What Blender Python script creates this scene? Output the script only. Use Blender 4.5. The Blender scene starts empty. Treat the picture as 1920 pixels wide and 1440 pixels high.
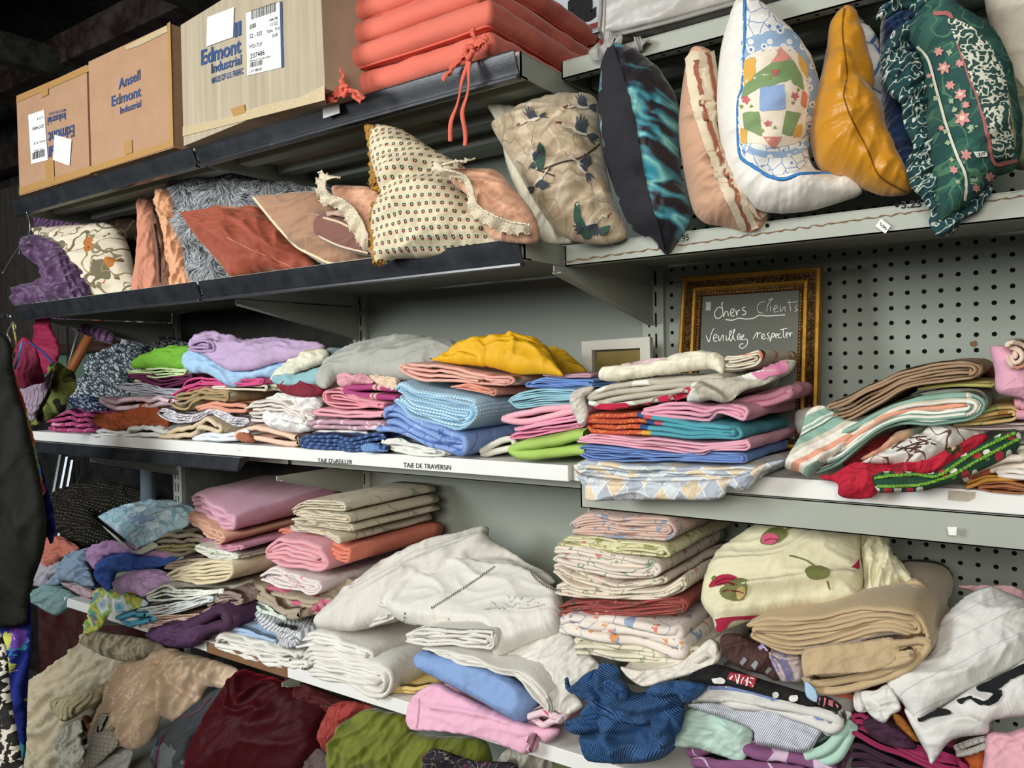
import bpy, math, random
import numpy as np
from mathutils import Vector, Matrix
from mathutils.bvhtree import BVHTree
from mathutils.geometry import delaunay_2d_cdt

# ------------------------------------------------------------------ camera
SC = bpy.context.scene
CX, CY = 960.0, 720.0
_vx = np.array([-1150-CX, 731-CY]); _vy = np.array([1980-CX, 668-CY])
FPX = math.sqrt(-(_vx @ _vy))
AX = -np.array([_vx[0], _vx[1], FPX]); AX /= np.linalg.norm(AX)
AY = np.array([_vy[0], _vy[1], FPX]); AY /= np.linalg.norm(AY)
AZ = np.cross(AX, AY)                       # world axes seen in camera coordinates (x right, y down, z forward)
cam_d = bpy.data.cameras.new('camera'); cam = bpy.data.objects.new('camera', cam_d)
SC.collection.objects.link(cam); SC.camera = cam
cam_d.sensor_width = 36.0; cam_d.sensor_fit = 'HORIZONTAL'; cam_d.lens = 36.0*FPX/1920.0
cam_d.clip_start = .05
cx_ = np.array([AX[0], AY[0], AZ[0]]); cy_ = -np.array([AX[1], AY[1], AZ[1]]); cz_ = -np.array([AX[2], AY[2], AZ[2]])
cam.matrix_world = Matrix(((cx_[0], cy_[0], cz_[0], 0), (cx_[1], cy_[1], cz_[1], 0), (cx_[2], cy_[2], cz_[2], 0), (0, 0, 0, 1)))

# ------------------------------------------------------------------ world and lights
W = bpy.data.worlds.new('world'); SC.world = W; W.use_nodes = True
W.node_tree.nodes['Background'].inputs[0].default_value = (.72, .8, 1, 1)
W.node_tree.nodes['Background'].inputs[1].default_value = .065
def area(name, loc, target, sx, sy, power, col):
    d = bpy.data.lights.new(name, 'AREA'); d.shape = 'RECTANGLE'; d.size = sx; d.size_y = sy
    d.energy = power; d.color = col
    o = bpy.data.objects.new(name, d); SC.collection.objects.link(o); o.location = loc
    o.rotation_euler = (Vector(target)-Vector(loc)).to_track_quat('-Z', 'Y').to_euler()
    return o
area('window_daylight', (-2.55, -1.4, .6), (-1.5, 1.4, -.25), 1.0, 1.1, 66, (.92, .97, 1.0))
area('shop_front_daylight', (.2, -2.2, .85), (-.9, 1.5, -.2), 2.0, 1.3, 84, (1.0, .965, .9))
SC.view_settings.view_transform = 'Standard'; SC.view_settings.look = 'None'
SC.view_settings.gamma = 1; SC.view_settings.use_curve_mapping = False
SC.view_settings.exposure = .38

# ------------------------------------------------------------------ numeric helpers
CROP = {'a': (0, 560, 1/3), 'b': (560, 580, .29167), 'c': (1040, 480, .45833), 'd': (0, 880, .38898), 'e': (320, 870, .27083), 'f': (560, 960, 1/3),
        'g': (1000, 920, .47917), 'h': (0, 1140, .46875), 'i': (1320, 1180, .3125), 'j': (1680, 600, .27778), 'k': (0, 840, .25), 'm': (1240, 480, .20833)}
def S(s):
    """'u,v u,v ...' -> array of pixel points"""
    t = CROP.get(s[0]) if s[1:2] == ':' else None
    if t: s = s[2:]
    a = np.array([[float(q) for q in p.split(',')[:2]] for p in s.split()])
    return a*t[2]+[t[0], t[1]] if t else a
def rays(px):
    px = np.atleast_2d(px); d = np.stack([px[:, 0]-CX, px[:, 1]-CY, np.full(len(px), FPX)], 1)
    return np.stack([d @ AX, d @ AY, d @ AZ], 1)
def onplane(px, n, d):
    r = rays(px); return r*(d/(r @ n))[:, None]
def onY(px, Y): return onplane(px, np.array([0, 1., 0]), Y)
def P(u, v, Y): return onY([[u, v]], Y)[0]
def onZ(px, Z): return onplane(px, np.array([0, 0, 1.]), Z)
_rs = np.random.RandomState(7); _perm = _rs.permutation(256); _perm = np.concatenate([_perm, _perm]); _ga = _rs.rand(256)*2*np.pi
def pn(x, y, seed=0):
    x = np.asarray(x, float)+seed*17.31; y = np.asarray(y, float)+seed*9.77
    xi = np.floor(x).astype(int); yi = np.floor(y).astype(int); xf = x-xi; yf = y-yi
    u = xf*xf*xf*(xf*(xf*6-15)+10); v = yf*yf*yf*(yf*(yf*6-15)+10)
    def g(i, j, dx, dy):
        a = _ga[_perm[(_perm[i & 255]+j) & 255]]; return np.cos(a)*dx+np.sin(a)*dy
    a = g(xi, yi, xf, yf); b = g(xi+1, yi, xf-1, yf); c = g(xi, yi+1, xf, yf-1); d = g(xi+1, yi+1, xf-1, yf-1)
    return ((a*(1-u)+b*u)*(1-v)+(c*(1-u)+d*u)*v)*1.5
def wrinkle(x, y, scale, ang, seed, an=3.0):
    """cloth creases: warped, stretched ridged noise, about -0.5..0.5"""
    wx = x+.35*scale*pn(x/scale/1.5, y/scale/1.5, seed+3); wy = y+.35*scale*pn(x/scale/1.5, y/scale/1.5, seed+5)
    c, s = math.cos(ang), math.sin(ang)
    p = (wx*c+wy*s)/(scale*an); q = (-wx*s+wy*c)/scale
    r = (1-np.abs(pn(p, q, seed)*1.6)).clip(0, 1)**2
    r2 = (1-np.abs(pn(p*1.9+4, q*2.1, seed+1)*1.6)).clip(0, 1)**2
    return r+.45*r2-.55
def polydist(p, poly):
    best = np.full(len(p), 1e9)
    for a, b in zip(poly[:-1], poly[1:]):
        ab = b-a; t = (((p-a) @ ab)/max(ab @ ab, 1e-12)).clip(0, 1)
        best = np.minimum(best, np.hypot(*(p-a-t[:, None]*ab).T))
    return best
def catmull(pts, closed=True, k=6, sharp=None):
    n = len(pts); out = []
    for i in range(n if closed else n-1):
        p1, p2 = pts[i], pts[(i+1) % n]
        p0 = pts[i-1] if (closed or i > 0) else p1; p3 = pts[(i+2) % n] if (closed or i < n-2) else p2
        m1 = (p2-p0)*.5; m2 = (p3-p1)*.5
        L = np.linalg.norm(p2-p1)
        for m in (m1, m2):
            l = np.linalg.norm(m)
            if l > L: m *= L/l
        if sharp is not None:
            if sharp[i]: m1 = (p2-p1)
            if sharp[(i+1) % n]: m2 = (p2-p1)
        for j in range(k):
            t = j/k; out.append((2*t**3-3*t*t+1)*p1+(t**3-2*t*t+t)*m1+(-2*t**3+3*t*t)*p2+(t**3-t*t)*m2)
    if not closed: out.append(pts[-1])
    return np.array(out)
def resample(pts, m):
    d = np.r_[0, np.cumsum(np.linalg.norm(np.diff(pts, axis=0), axis=1))]
    t = np.linspace(0, d[-1], m)
    return np.stack([np.interp(t, d, pts[:, i]) for i in range(pts.shape[1])], 1)

# ------------------------------------------------------------------ materials
def lin(h):
    h = h.lstrip('#'); c = [int(h[i:i+2], 16)/255 for i in (0, 2, 4)]
    m = sum(c)/3; c = [max(0, m+(x-m)*.94) for x in c]
    return tuple(((x/12.92) if x <= .04045 else ((x+.055)/1.055)**2.4) for x in c)+(1,)
class G:
    def __init__(s, name):
        s.m = bpy.data.materials.new(name); s.m.use_nodes = True; s.t = s.m.node_tree; s.b = s.t.nodes['Principled BSDF']
        s._uv = None
    def n(s, typ, **kw):
        x = s.t.nodes.new(typ)
        for k, v in kw.items(): setattr(x, k, v)
        return x
    def put(s, sock, v):
        if isinstance(v, bpy.types.NodeSocket): s.t.links.new(v, sock)
        elif isinstance(v, str): sock.default_value = lin(v)
        else: sock.default_value = v
    def coord(s, rot=0, sc=(1, 1, 1)):
        if s._uv is None: s._uv = s.n('ShaderNodeTexCoord').outputs['UV' if not getattr(s, 'obj', 0) else 'Object']
        m = s.n('ShaderNodeMapping'); s.put(m.inputs[0], s._uv)
        m.inputs['Rotation'].default_value = (0, 0, rot); m.inputs['Scale'].default_value = sc
        return m.outputs[0]
    def xy(s, rot=0):
        q = s.n('ShaderNodeSeparateXYZ'); s.put(q.inputs[0], s.coord(rot)); return q.outputs[0], q.outputs[1]
    def math(s, op, a, b=0, c=None):
        x = s.n('ShaderNodeMath', operation=op); s.put(x.inputs[0], a); s.put(x.inputs[1], b)
        if c is not None: s.put(x.inputs[2], c)
        return x.outputs[0]
    def mix(s, f, a, b, mode='MIX'):
        x = s.n('ShaderNodeMix', data_type='RGBA', blend_type=mode)
        s.put(x.inputs[0], f); s.put(x.inputs[6], a); s.put(x.inputs[7], b); return x.outputs[2]
    def noise(s, scale, det=2, vec=None, out=0, rough=.5):
        x = s.n('ShaderNodeTexNoise'); x.inputs['Scale'].default_value = scale; x.inputs['Detail'].default_value = det
        x.inputs['Roughness'].default_value = rough
        s.put(x.inputs[0], vec if vec is not None else s.coord()); return x.outputs[out]
    def warp(s, amt, scale, rot=0):
        a = s.n('ShaderNodeVectorMath', operation='MULTIPLY_ADD')
        b = s.n('ShaderNodeVectorMath', operation='SUBTRACT'); s.put(b.inputs[0], s.noise(scale, 2, out=1)); b.inputs[1].default_value = (.5, .5, .5)
        s.put(a.inputs[0], b.outputs[0]); a.inputs[1].default_value = (amt,)*3; s.put(a.inputs[2], s.coord(rot)); return a.outputs[0]
    def vor(s, scale, vec=None, feat='F1', out='Distance', rnd=1):
        x = s.n('ShaderNodeTexVoronoi', feature=feat); x.inputs['Scale'].default_value = scale; x.inputs['Randomness'].default_value = rnd
        s.put(x.inputs['Vector'], vec if vec is not None else s.coord()); return x.outputs[out]
    def ramp(s, f, stops, interp='CONSTANT'):
        x = s.n('ShaderNodeValToRGB'); r = x.color_ramp; r.interpolation = interp
        while len(r.elements) < len(stops): r.elements.new(.5)
        for e, (p, c) in zip(r.elements, stops): e.position = p; e.color = lin(c)
        s.put(x.inputs[0], f); return x.outputs[0]
    def lt(s, a, v): return s.math('LESS_THAN', a, v)
_mc = {}
def M(col, pat=None, rough=.85, bump=.25, sheen=.0, rot=0, metal=0, obj=0, weave=2600, mott=.1, spec=.3, **k):
    key = repr((col, pat, rough, bump, sheen, rot, metal, obj, weave, mott, spec, sorted(k.items())))
    if key in _mc: return _mc[key]
    g = G((pat or 'cloth')+'_'+col.lstrip('#')); g.obj = obj
    c = col; hb = None
    if pat == 'stripe':      # cols=[(hex,mm)]
        x, y = g.xy(rot); tot = sum(w for _, w in k['cols'])/1000.; acc = 0; st = []
        for h, w in k['cols']: st.append((acc/1000./tot, h)); acc += w
        if k.get('wob'): x = g.math('ADD', x, g.math('MULTIPLY', g.noise(20), k['wob']))
        c = g.ramp(g.math('FRACT', g.math('DIVIDE', x, tot)), st)
    elif pat == 'check':
        x, y = g.xy(rot); p = k['p']; w = k.get('w', .5)
        a = g.lt(g.math('FRACT', g.math('DIVIDE', x, p)), w); b = g.lt(g.math('FRACT', g.math('DIVIDE', y, p)), w)
        c = g.mix(g.math('MULTIPLY', g.math('ADD', a, b), .5), col, k['c2'])
    elif pat == 'dots':
        x, y = g.xy(rot); p = k['p']
        fx = g.math('SUBTRACT', g.math('FRACT', g.math('DIVIDE', x, p)), .5); fy = g.math('SUBTRACT', g.math('FRACT', g.math('DIVIDE', y, p)), .5)
        d = g.math('ADD', g.math('MULTIPLY', fx, fx), g.math('MULTIPLY', fy, fy))
        c = g.mix(g.lt(d, k['r']**2), col, k['c2'])
    elif pat == 'diamond':
        x, y = g.xy(rot); a = g.math('ADD', g.math('DIVIDE', x, k['w']), g.math('DIVIDE', y, k['h'])); b = g.math('SUBTRACT', g.math('DIVIDE', x, k['w']), g.math('DIVIDE', y, k['h']))
        cb = g.n('ShaderNodeCombineXYZ'); g.put(cb.inputs[0], g.math('FLOOR', a)); g.put(cb.inputs[1], g.math('FLOOR', b))
        rd = g.math('FRACT', g.math('MULTIPLY', g.math('ADD', g.math('FLOOR', a), g.math('MULTIPLY', g.math('FLOOR', b), 2)), .25))
        cc = g.ramp(rd, [(0, k['cs'][0]), (.24, k['cs'][1]), (.49, k['cs'][2]), (.74, k['cs'][3])])
        e = g.math('MINIMUM', g.math('FRACT', a), g.math('FRACT', b)); c = g.mix(g.lt(e, .07), cc, col)
        c = g.mix(g.math('MULTIPLY', g.noise(900, 1), .35), c, '#FFFFFF')
    elif pat == 'print':     # layers
        c = g.mix(0.0, col, col)
        for L in k['layers']:
            if L[0] == 'vine':
                nz = g.noise(L[2], 1, g.warp(.01, 30)); c = g.mix(g.lt(g.math('ABSOLUTE', g.math('SUBTRACT', nz, .5)), L[3]), c, L[1])
            elif L[0] == 'blot':
                nz = g.noise(L[2], 2.5, g.warp(.012, 40)); c = g.mix(g.math('GREATER_THAN', nz, L[3]), c, L[1])
            elif L[0] == 'edge':
                c = g.mix(g.lt(g.vor(L[2], g.warp(.012, 30), 'DISTANCE_TO_EDGE'), L[3]), c, L[1])
            else:
                wv = g.warp(L[5] if len(L) > 5 else .008, 60)
                d = g.vor(L[2], wv); cid = g.n('ShaderNodeSeparateColor'); g.put(cid.inputs[0], g.vor(L[2], wv, out='Color'))
                kp = g.lt(cid.outputs[0], L[4]); c = g.mix(g.math('MULTIPLY', g.lt(d, L[3]), kp), c, L[1])
                if len(L) > 6: c = g.mix(g.math('MULTIPLY', g.lt(d, L[3]*.4), kp), c, L[6])
    elif pat == 'leopard':
        wv = g.warp(.01, 25, rot); e = g.vor(k['s'], wv, 'DISTANCE_TO_EDGE', rnd=.75)
        big = g.noise(6, 2)
        c2 = g.mix(big, k['c2'], k['c3']); c = g.mix(g.lt(e, k.get('e', .12)), c2, col)
    elif pat == 'calico':
        x, y = g.xy(rot); p = k['p']; row = g.math('FLOOR', g.math('DIVIDE', y, p)); off = g.math('MULTIPLY', g.math('MODULO', g.math('ABSOLUTE', row), 2), .5)
        fx = g.math('SUBTRACT', g.math('FRACT', g.math('ADD', g.math('DIVIDE', x, p), off)), .5); fy = g.math('SUBTRACT', g.math('FRACT', g.math('DIVIDE', y, p)), .5)
        c = col
        for (ox, oy, r, h) in k['m']:
            dx = g.math('SUBTRACT', fx, ox); dy = g.math('SUBTRACT', fy, oy)
            c = g.mix(g.lt(g.math('ADD', g.math('MULTIPLY', dx, dx), g.math('MULTIPLY', dy, dy)), r*r), c, h)
    elif pat == 'ripple':
        v = g.warp(.05, 9, rot); mp = g.n('ShaderNodeMapping'); g.put(mp.inputs[0], v); mp.inputs['Scale'].default_value = (.35, 1, 1)
        nz = g.noise(k['s'], 2, mp.outputs[0]); c = g.ramp(nz, k['st'], 'LINEAR')
    elif pat == 'cloud':
        c = g.ramp(g.noise(k['s'], k.get('d', 3), g.warp(.02, 12)), k['st'], k.get('ip', 'LINEAR'))
    elif pat == 'wood':
        mp = g.coord(rot, (k.get('a', 1), k.get('b', 14), k.get('b', 14))); c = g.ramp(g.noise(k.get('s', 6), 5, mp, rough=.6), [(.3, col), (.7, k['c2'])], 'LINEAR')
    if mott:
        f = g.noise(k.get('ms', 14), 4, rough=.65); f = g.math('MULTIPLY', g.math('SUBTRACT', f, .35), mott*1.8)
        c = g.mix(f, c, k.get('mc', '#8a8478') , 'MIX')
    if k.get('worn'):
        f = g.math('GREATER_THAN', g.noise(k.get('ws', 30), 6, rough=.75), k['worn']); c = g.mix(f, c, k['wc'])
    g.put(g.b.inputs['Base Color'], c)
    g.b.inputs['Roughness'].default_value = rough; g.b.inputs['Metallic'].default_value = metal
    g.b.inputs['Specular IOR Level'].default_value = spec
    if sheen:
        g.b.inputs['Sheen Weight'].default_value = sheen; g.b.inputs['Sheen Roughness'].default_value = .4
        if k.get('st_'): g.b.inputs['Sheen Tint'].default_value = lin(k['st_'])
    if bump:
        kind = k.get('tex', 'cloth'); bp = g.n('ShaderNodeBump'); bp.inputs['Strength'].default_value = bump
        if kind == 'cloth':
            h = g.math('ADD', g.math('MULTIPLY', g.noise(45, 5, g.warp(.02, 25), rough=.62), 1.0), g.math('MULTIPLY', g.noise(weave/4, 1), .12)); bp.inputs['Distance'].default_value = .006
        elif kind == 'rib':
            x, y = g.xy(k.get('ra', 0)); h = g.math('SINE', g.math('MULTIPLY', g.math('ADD', x, g.math('MULTIPLY', g.noise(14, 1), .03)), k.get('rs', 900))); bp.inputs['Distance'].default_value = .003
        elif kind == 'knit':
            h = g.vor(k.get('ks', 170), rnd=.5); bp.inputs['Distance'].default_value = .006
        elif kind == 'rough':
            h = g.noise(k.get('ns', 60), 6, rough=.75); bp.inputs['Distance'].default_value = .004
        g.put(bp.inputs['Height'], h); g.put(g.b.inputs['Normal'], bp.outputs[0])
    if k.get('holes'):       # open lace
        e = g.vor(k['holes'], rnd=.55, feat='DISTANCE_TO_EDGE'); f = g.lt(e, k.get('he', .2))
        g.put(g.b.inputs['Alpha'], f)
    if k.get('alpha'): g.b.inputs['Alpha'].default_value = k['alpha']
    _mc[key] = g.m; return g.m

# ------------------------------------------------------------------ object helpers
def link(o, parent=None):
    SC.collection.objects.link(o)
    if parent is not None: o.parent = parent
    return o
def tag(o, label=None, cat=None, group=None, kind=None):
    for k, v in (('label', label), ('category', cat), ('group', group), ('kind', kind)):
        if v: o[k] = v
    return o
def mesh_obj(name, V, F, mat, parent=None, origin=None, uv=None, smooth=True):
    V = np.asarray(V, float)
    if parent is not None: org = np.array(parent['_o'])
    else: org = np.array(origin) if origin is not None else np.array([(V[:, 0].min()+V[:, 0].max())/2, (V[:, 1].min()+V[:, 1].max())/2, V[:, 2].min()])
    me = bpy.data.meshes.new(name); me.from_pydata((V-org).tolist(), [], [list(map(int, f)) for f in F])
    if smooth: me.polygons.foreach_set('use_smooth', [True]*len(me.polygons))
    L = me.uv_layers.new(name='UVMap')
    if uv is None:
        vi = np.zeros(len(me.loops), int); me.loops.foreach_get('vertex_index', vi)
        no = np.zeros(len(me.polygons)*3); me.polygons.foreach_get('normal', no); no = np.abs(no.reshape(-1, 3))
        lt = np.zeros(len(me.polygons), int); me.polygons.foreach_get('loop_total', lt)
        no = np.repeat(no, lt, 0); co = V[vi]; ax = no.argmax(1); q = np.zeros((len(vi), 2))
        for a, (i, j) in ((0, (1, 2)), (1, (0, 2)), (2, (0, 1))):
            m = ax == a; q[m, 0] = co[m, i]; q[m, 1] = co[m, j]
    else:
        vi = np.zeros(len(me.loops), int); me.loops.foreach_get('vertex_index', vi); q = np.asarray(uv)[vi]
    L.data.foreach_set('uv', q.astype(np.float32).ravel())
    if mat is not None: me.materials.append(mat)
    o = bpy.data.objects.new(name, me); link(o, parent)
    if parent is None: o.location = org
    o['_o'] = org.tolist()
    if parent is not None: o['_o'] = org.tolist()
    return o
def empty(name, loc, label=None, cat=None, group=None, kind=None):
    o = bpy.data.objects.new(name, None); link(o); o.location = loc; o['_o'] = list(map(float, loc)); o.empty_display_size = .05
    return tag(o, label, cat, group, kind)
class MB:
    def __init__(s): s.V = []; s.F = []
    def add(s, V, F):
        n = sum(len(v) for v in s.V); s.V.append(np.asarray(V, float)); s.F += [[i+n for i in f] for f in F]; return s
    def box(s, x0, x1, y0, y1, z0, z1, bev=.0):
        if bev:
            b = min(bev, (x1-x0)/2.1, (y1-y0)/2.1, (z1-z0)/2.1); V = []; 
            import bmesh
            bm = bmesh.new(); bmesh.ops.create_cube(bm, size=1)
            for v in bm.verts: v.co = Vector(((x0+x1)/2+v.co.x*(x1-x0), (y0+y1)/2+v.co.y*(y1-y0), (z0+z1)/2+v.co.z*(z1-z0)))
            bmesh.ops.bevel(bm, geom=bm.edges[:], offset=b, segments=2, affect='EDGES', profile=.5)
            bm.verts.index_update(); r = s.add([v.co[:] for v in bm.verts], [[v.index for v in f.verts] for f in bm.faces]); bm.free(); return r
        V = [(x, y, z) for z in (z0, z1) for y in (y0, y1) for x in (x0, x1)]
        return s.add(V, [(0, 2, 3, 1), (4, 5, 7, 6), (0, 1, 5, 4), (2, 6, 7, 3), (0, 4, 6, 2), (1, 3, 7, 5)])
    def prism(s, prof, x0, x1):
        """profile of (y,z) points extruded along x"""
        n = len(prof); V = [(x0, y, z) for y, z in prof]+[(x1, y, z) for y, z in prof]
        return s.add(V, [(i, i+n, (i+1) % n+n, (i+1) % n) for i in range(n)]+[list(range(n)), list(range(2*n-1, n-1, -1))])
    def tube(s, pts, r, seg=8, cap=True):
        pts = np.asarray(pts, float); n = len(pts); V = []; up = np.array([.13, .31, .94])
        for i in range(n):
            t = pts[min(i+1, n-1)]-pts[max(i-1, 0)]; t = t/max(np.linalg.norm(t), 1e-9)
            a = np.cross(t, up); a /= max(np.linalg.norm(a), 1e-9); b = np.cross(t, a); rr = r[i] if hasattr(r, '__len__') else r
            for k in range(seg):
                q = 2*math.pi*k/seg; V.append(pts[i]+rr*(math.cos(q)*a+math.sin(q)*b))
        F = [(i*seg+k, i*seg+(k+1) % seg, (i+1)*seg+(k+1) % seg, (i+1)*seg+k) for i in range(n-1) for k in range(seg)]
        if cap: F += [list(range(seg)), list(range(n*seg-1, (n-1)*seg-1, -1))]
        return s.add(V, F)
    def build(s, name, mat, parent=None, smooth=False, origin=None):
        return mesh_obj(name, np.concatenate(s.V), s.F, mat, parent, smooth=smooth, origin=origin)
_seed = [0]
def nseed(): _seed[0] += 1; return _seed[0]
TRI = {}     # name -> (BVH) of things that take printed details
def bvh_of(V, F): return BVHTree.FromPolygons([tuple(v) for v in V], [tuple(int(i) for i in f) for f in F])

# ---- inflated cloth shape: an outline on a real plane, filled, puffed up front and back
def blob(name, label, cat, out, Y, T, mat, turn=.45, lean=.12, Tb=None, wr=.006, ws=.07, wa=0., an=3., clamp=None, res=2200,
         ridges=(), pleat=.004, pw=.5, flat=None, group=None, parent=None, sharp=None, rim=0., uvr=0., seam=None, fine=.0):
    px = S(out) if isinstance(out, str) else np.array(out, float)
    sh = None
    if sharp is not None: sh = [i in sharp for i in range(len(px))]
    sd = nseed(); Tb = T*.6 if Tb is None else Tb
    ref = P(px[:, 0].mean(), px[:, 1].max(), Y)
    n = np.array([-turn, 1., -lean]); n /= np.linalg.norm(n); d = n @ ref
    W3 = onplane(px, n, d)
    e1 = np.array([1., turn, 0]); e1 /= np.linalg.norm(e1); e2 = np.cross(n, e1)*-1
    if e2[2] < 0: e2 = -e2
    c0 = W3.mean(0); q = np.stack([(W3-c0) @ e1, (W3-c0) @ e2], 1)
    qc = q.copy(); qb = catmull(q, True, 7, sh)
    per = np.linalg.norm(np.diff(np.r_[qb, qb[:1]], axis=0), axis=1).sum()
    ar = abs((qb[:, 0]*np.roll(qb[:, 1], -1)-qb[:, 1]*np.roll(qb[:, 0], -1)).sum()/2)
    h = math.sqrt(ar/res); nb = max(40, int(per/h)); qb = resample(np.r_[qb, qb[:1]], nb+1)[:-1]
    if rim: # wavy rim
        t = np.arange(nb)/nb*per; nn = np.stack([np.roll(qb, -1, 0)[:, 1]-np.roll(qb, 1, 0)[:, 1], -(np.roll(qb, -1, 0)[:, 0]-np.roll(qb, 1, 0)[:, 0])], 1)
        nn /= np.linalg.norm(nn, axis=1)[:, None]+1e-9; qb = qb+nn*(rim*pn(t/.02, t*0, sd))[:, None]
    lo, hi = qb.min(0), qb.max(0); xs = np.arange(lo[0], hi[0], h); ys = np.arange(lo[1], hi[1], h*.87)
    gx, gy = np.meshgrid(xs, ys); gx = gx+((np.arange(len(ys)) % 2)*h/2)[:, None]; g = np.stack([gx.ravel(), gy.ravel()], 1)
    # inside test
    ins = np.zeros(len(g), bool); a = qb; b = np.roll(qb, -1, 0)
    for (x1, y1), (x2, y2) in zip(a, b):
        if y1 == y2: continue
        m = (g[:, 1] > min(y1, y2)) & (g[:, 1] <= max(y1, y2)); ins[m] ^= g[m, 0] < (x2-x1)*(g[m, 1]-y1)/(y2-y1)+x1
    g = g[ins]; g = g[polydist(g, np.r_[qb, qb[:1]]) > h*.55]
    allp = np.r_[qb, g]
    r = delaunay_2d_cdt([Vector(p) for p in allp], [], [list(range(nb))], 1, 1e-7)
    v2 = np.array([p[:] for p in r[0]]); tr = np.array([f for f in r[2] if len(f) == 3])
    ov = r[3]; isb = np.array([any(o < nb for o in x) if x else True for x in ov])
    # Poisson inflation by conjugate gradient
    E = np.unique(np.sort(np.r_[tr[:, :2], tr[:, 1:], tr[:, [0, 2]]], 1), axis=0); N = len(v2); deg = np.bincount(E.ravel(), minlength=N).astype(float)
    fr = ~isb
    def A(x):
        y = deg*x; y -= np.bincount(E[:, 0], x[E[:, 1]], N)+np.bincount(E[:, 1], x[E[:, 0]], N); return y*fr
    b_ = fr.astype(float); x = np.zeros(N); rr = b_-A(x); p = rr.copy(); rs = rr @ rr
    for _ in range(160):
        Ap = A(p); al = rs/max(p @ Ap, 1e-20); x += al*p; rr -= al*Ap; rn = rr @ rr
        if rn < 1e-9*N: break
        p = rr+rn/rs*p; rs = rn
    x = np.maximum(x, 0)/max(x.max(), 1e-9); hgt = x**pw
    if flat: hgt = np.minimum(hgt/flat, 1); hgt = hgt*(2-hgt) if flat < .8 else hgt
    mask = np.minimum(1, x**.5*2.2)
    X, Yy = v2[:, 0], v2[:, 1]
    wv = wr*wrinkle(X, Yy, ws, wa, sd, an)*1.6+wr*.35*wrinkle(X, Yy, ws*.4, wa+.6, sd+2, an)
    if fine: wv = wv+fine*wrinkle(X, Yy, .012, wa, sd+9, 2.5)
    if pleat:      # puckers running in from the seam
        tt = np.arange(nb)/nb*per; 
        kk = np.argmin(((v2[:, None, :]-qb[None, ::max(1, nb//90)])**2).sum(2), 1); dd = polydist(v2, np.r_[qb, qb[:1]])
        tp = (np.arange(nb)[::max(1, nb//90)]/nb*per)[kk]
        wv = wv+pleat*pn(tp/.022, dd/.12, sd+4)*np.exp(-dd/.045)
    for R in ridges:
        rp = onplane(S(R[0]), n, d); rq = np.stack([(rp-c0) @ e1, (rp-c0) @ e2], 1); rq = catmull(rq, False, 6) if len(rq) > 2 else rq
        dd = polydist(v2, rq); wv = wv+R[2]*np.exp(-(dd/R[1])**2)
    base = c0+v2[:, :1]*e1+v2[:, 1:]*e2
    Vf = base-n*(T*hgt+wv*mask)[:, None]; Vb = base+n*(Tb*hgt-.4*wv*mask)[:, None]
    if clamp:
        for VV in (Vf, Vb):
            m = (VV[:, 2] < clamp[0]) & (VV[:, 1] > clamp[1]-.012); VV[m, 2] = clamp[0]+.0005
    idx = np.arange(N); bidx = np.full(N, -1); ii = np.where(fr)[0]; bidx[ii] = N+np.arange(len(ii)); bidx[isb] = idx[isb]
    V = np.r_[Vf, Vb[ii]]
    # make front faces look to the camera
    t0 = tr[0]; nn = np.cross(Vf[t0[1]]-Vf[t0[0]], Vf[t0[2]]-Vf[t0[0]])
    if nn @ n > 0: tr = tr[:, ::-1]
    F = np.r_[tr, bidx[tr][:, ::-1]]
    cu, su = math.cos(uvr), math.sin(uvr); uv2 = np.stack([v2[:, 0]*cu-v2[:, 1]*su, v2[:, 0]*su+v2[:, 1]*cu], 1)+3; uv = np.r_[uv2, uv2[ii]]
    o = mesh_obj(name, V, F, mat, parent, uv=uv)
    if parent is None: tag(o, label, cat, group)
    elif label: o['label'] = label
    TRI[o.name] = (Vf, tr)
    o['_n'] = n.tolist(); o['_d'] = float(d)
    return o
_bv = {}
def bvh(o):
    if o.name not in _bv: _bv[o.name] = bvh_of(*TRI[o.name])
    return _bv[o.name]
def cast(o, px):
    r = rays(px); b = bvh(o); out = []
    for q in r:
        dv = Vector(q).normalized(); h = b.ray_cast(Vector((0, 0, 0)), dv)
        out.append((h[0], h[1]) if h[0] is not None else None)
    return out
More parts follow.
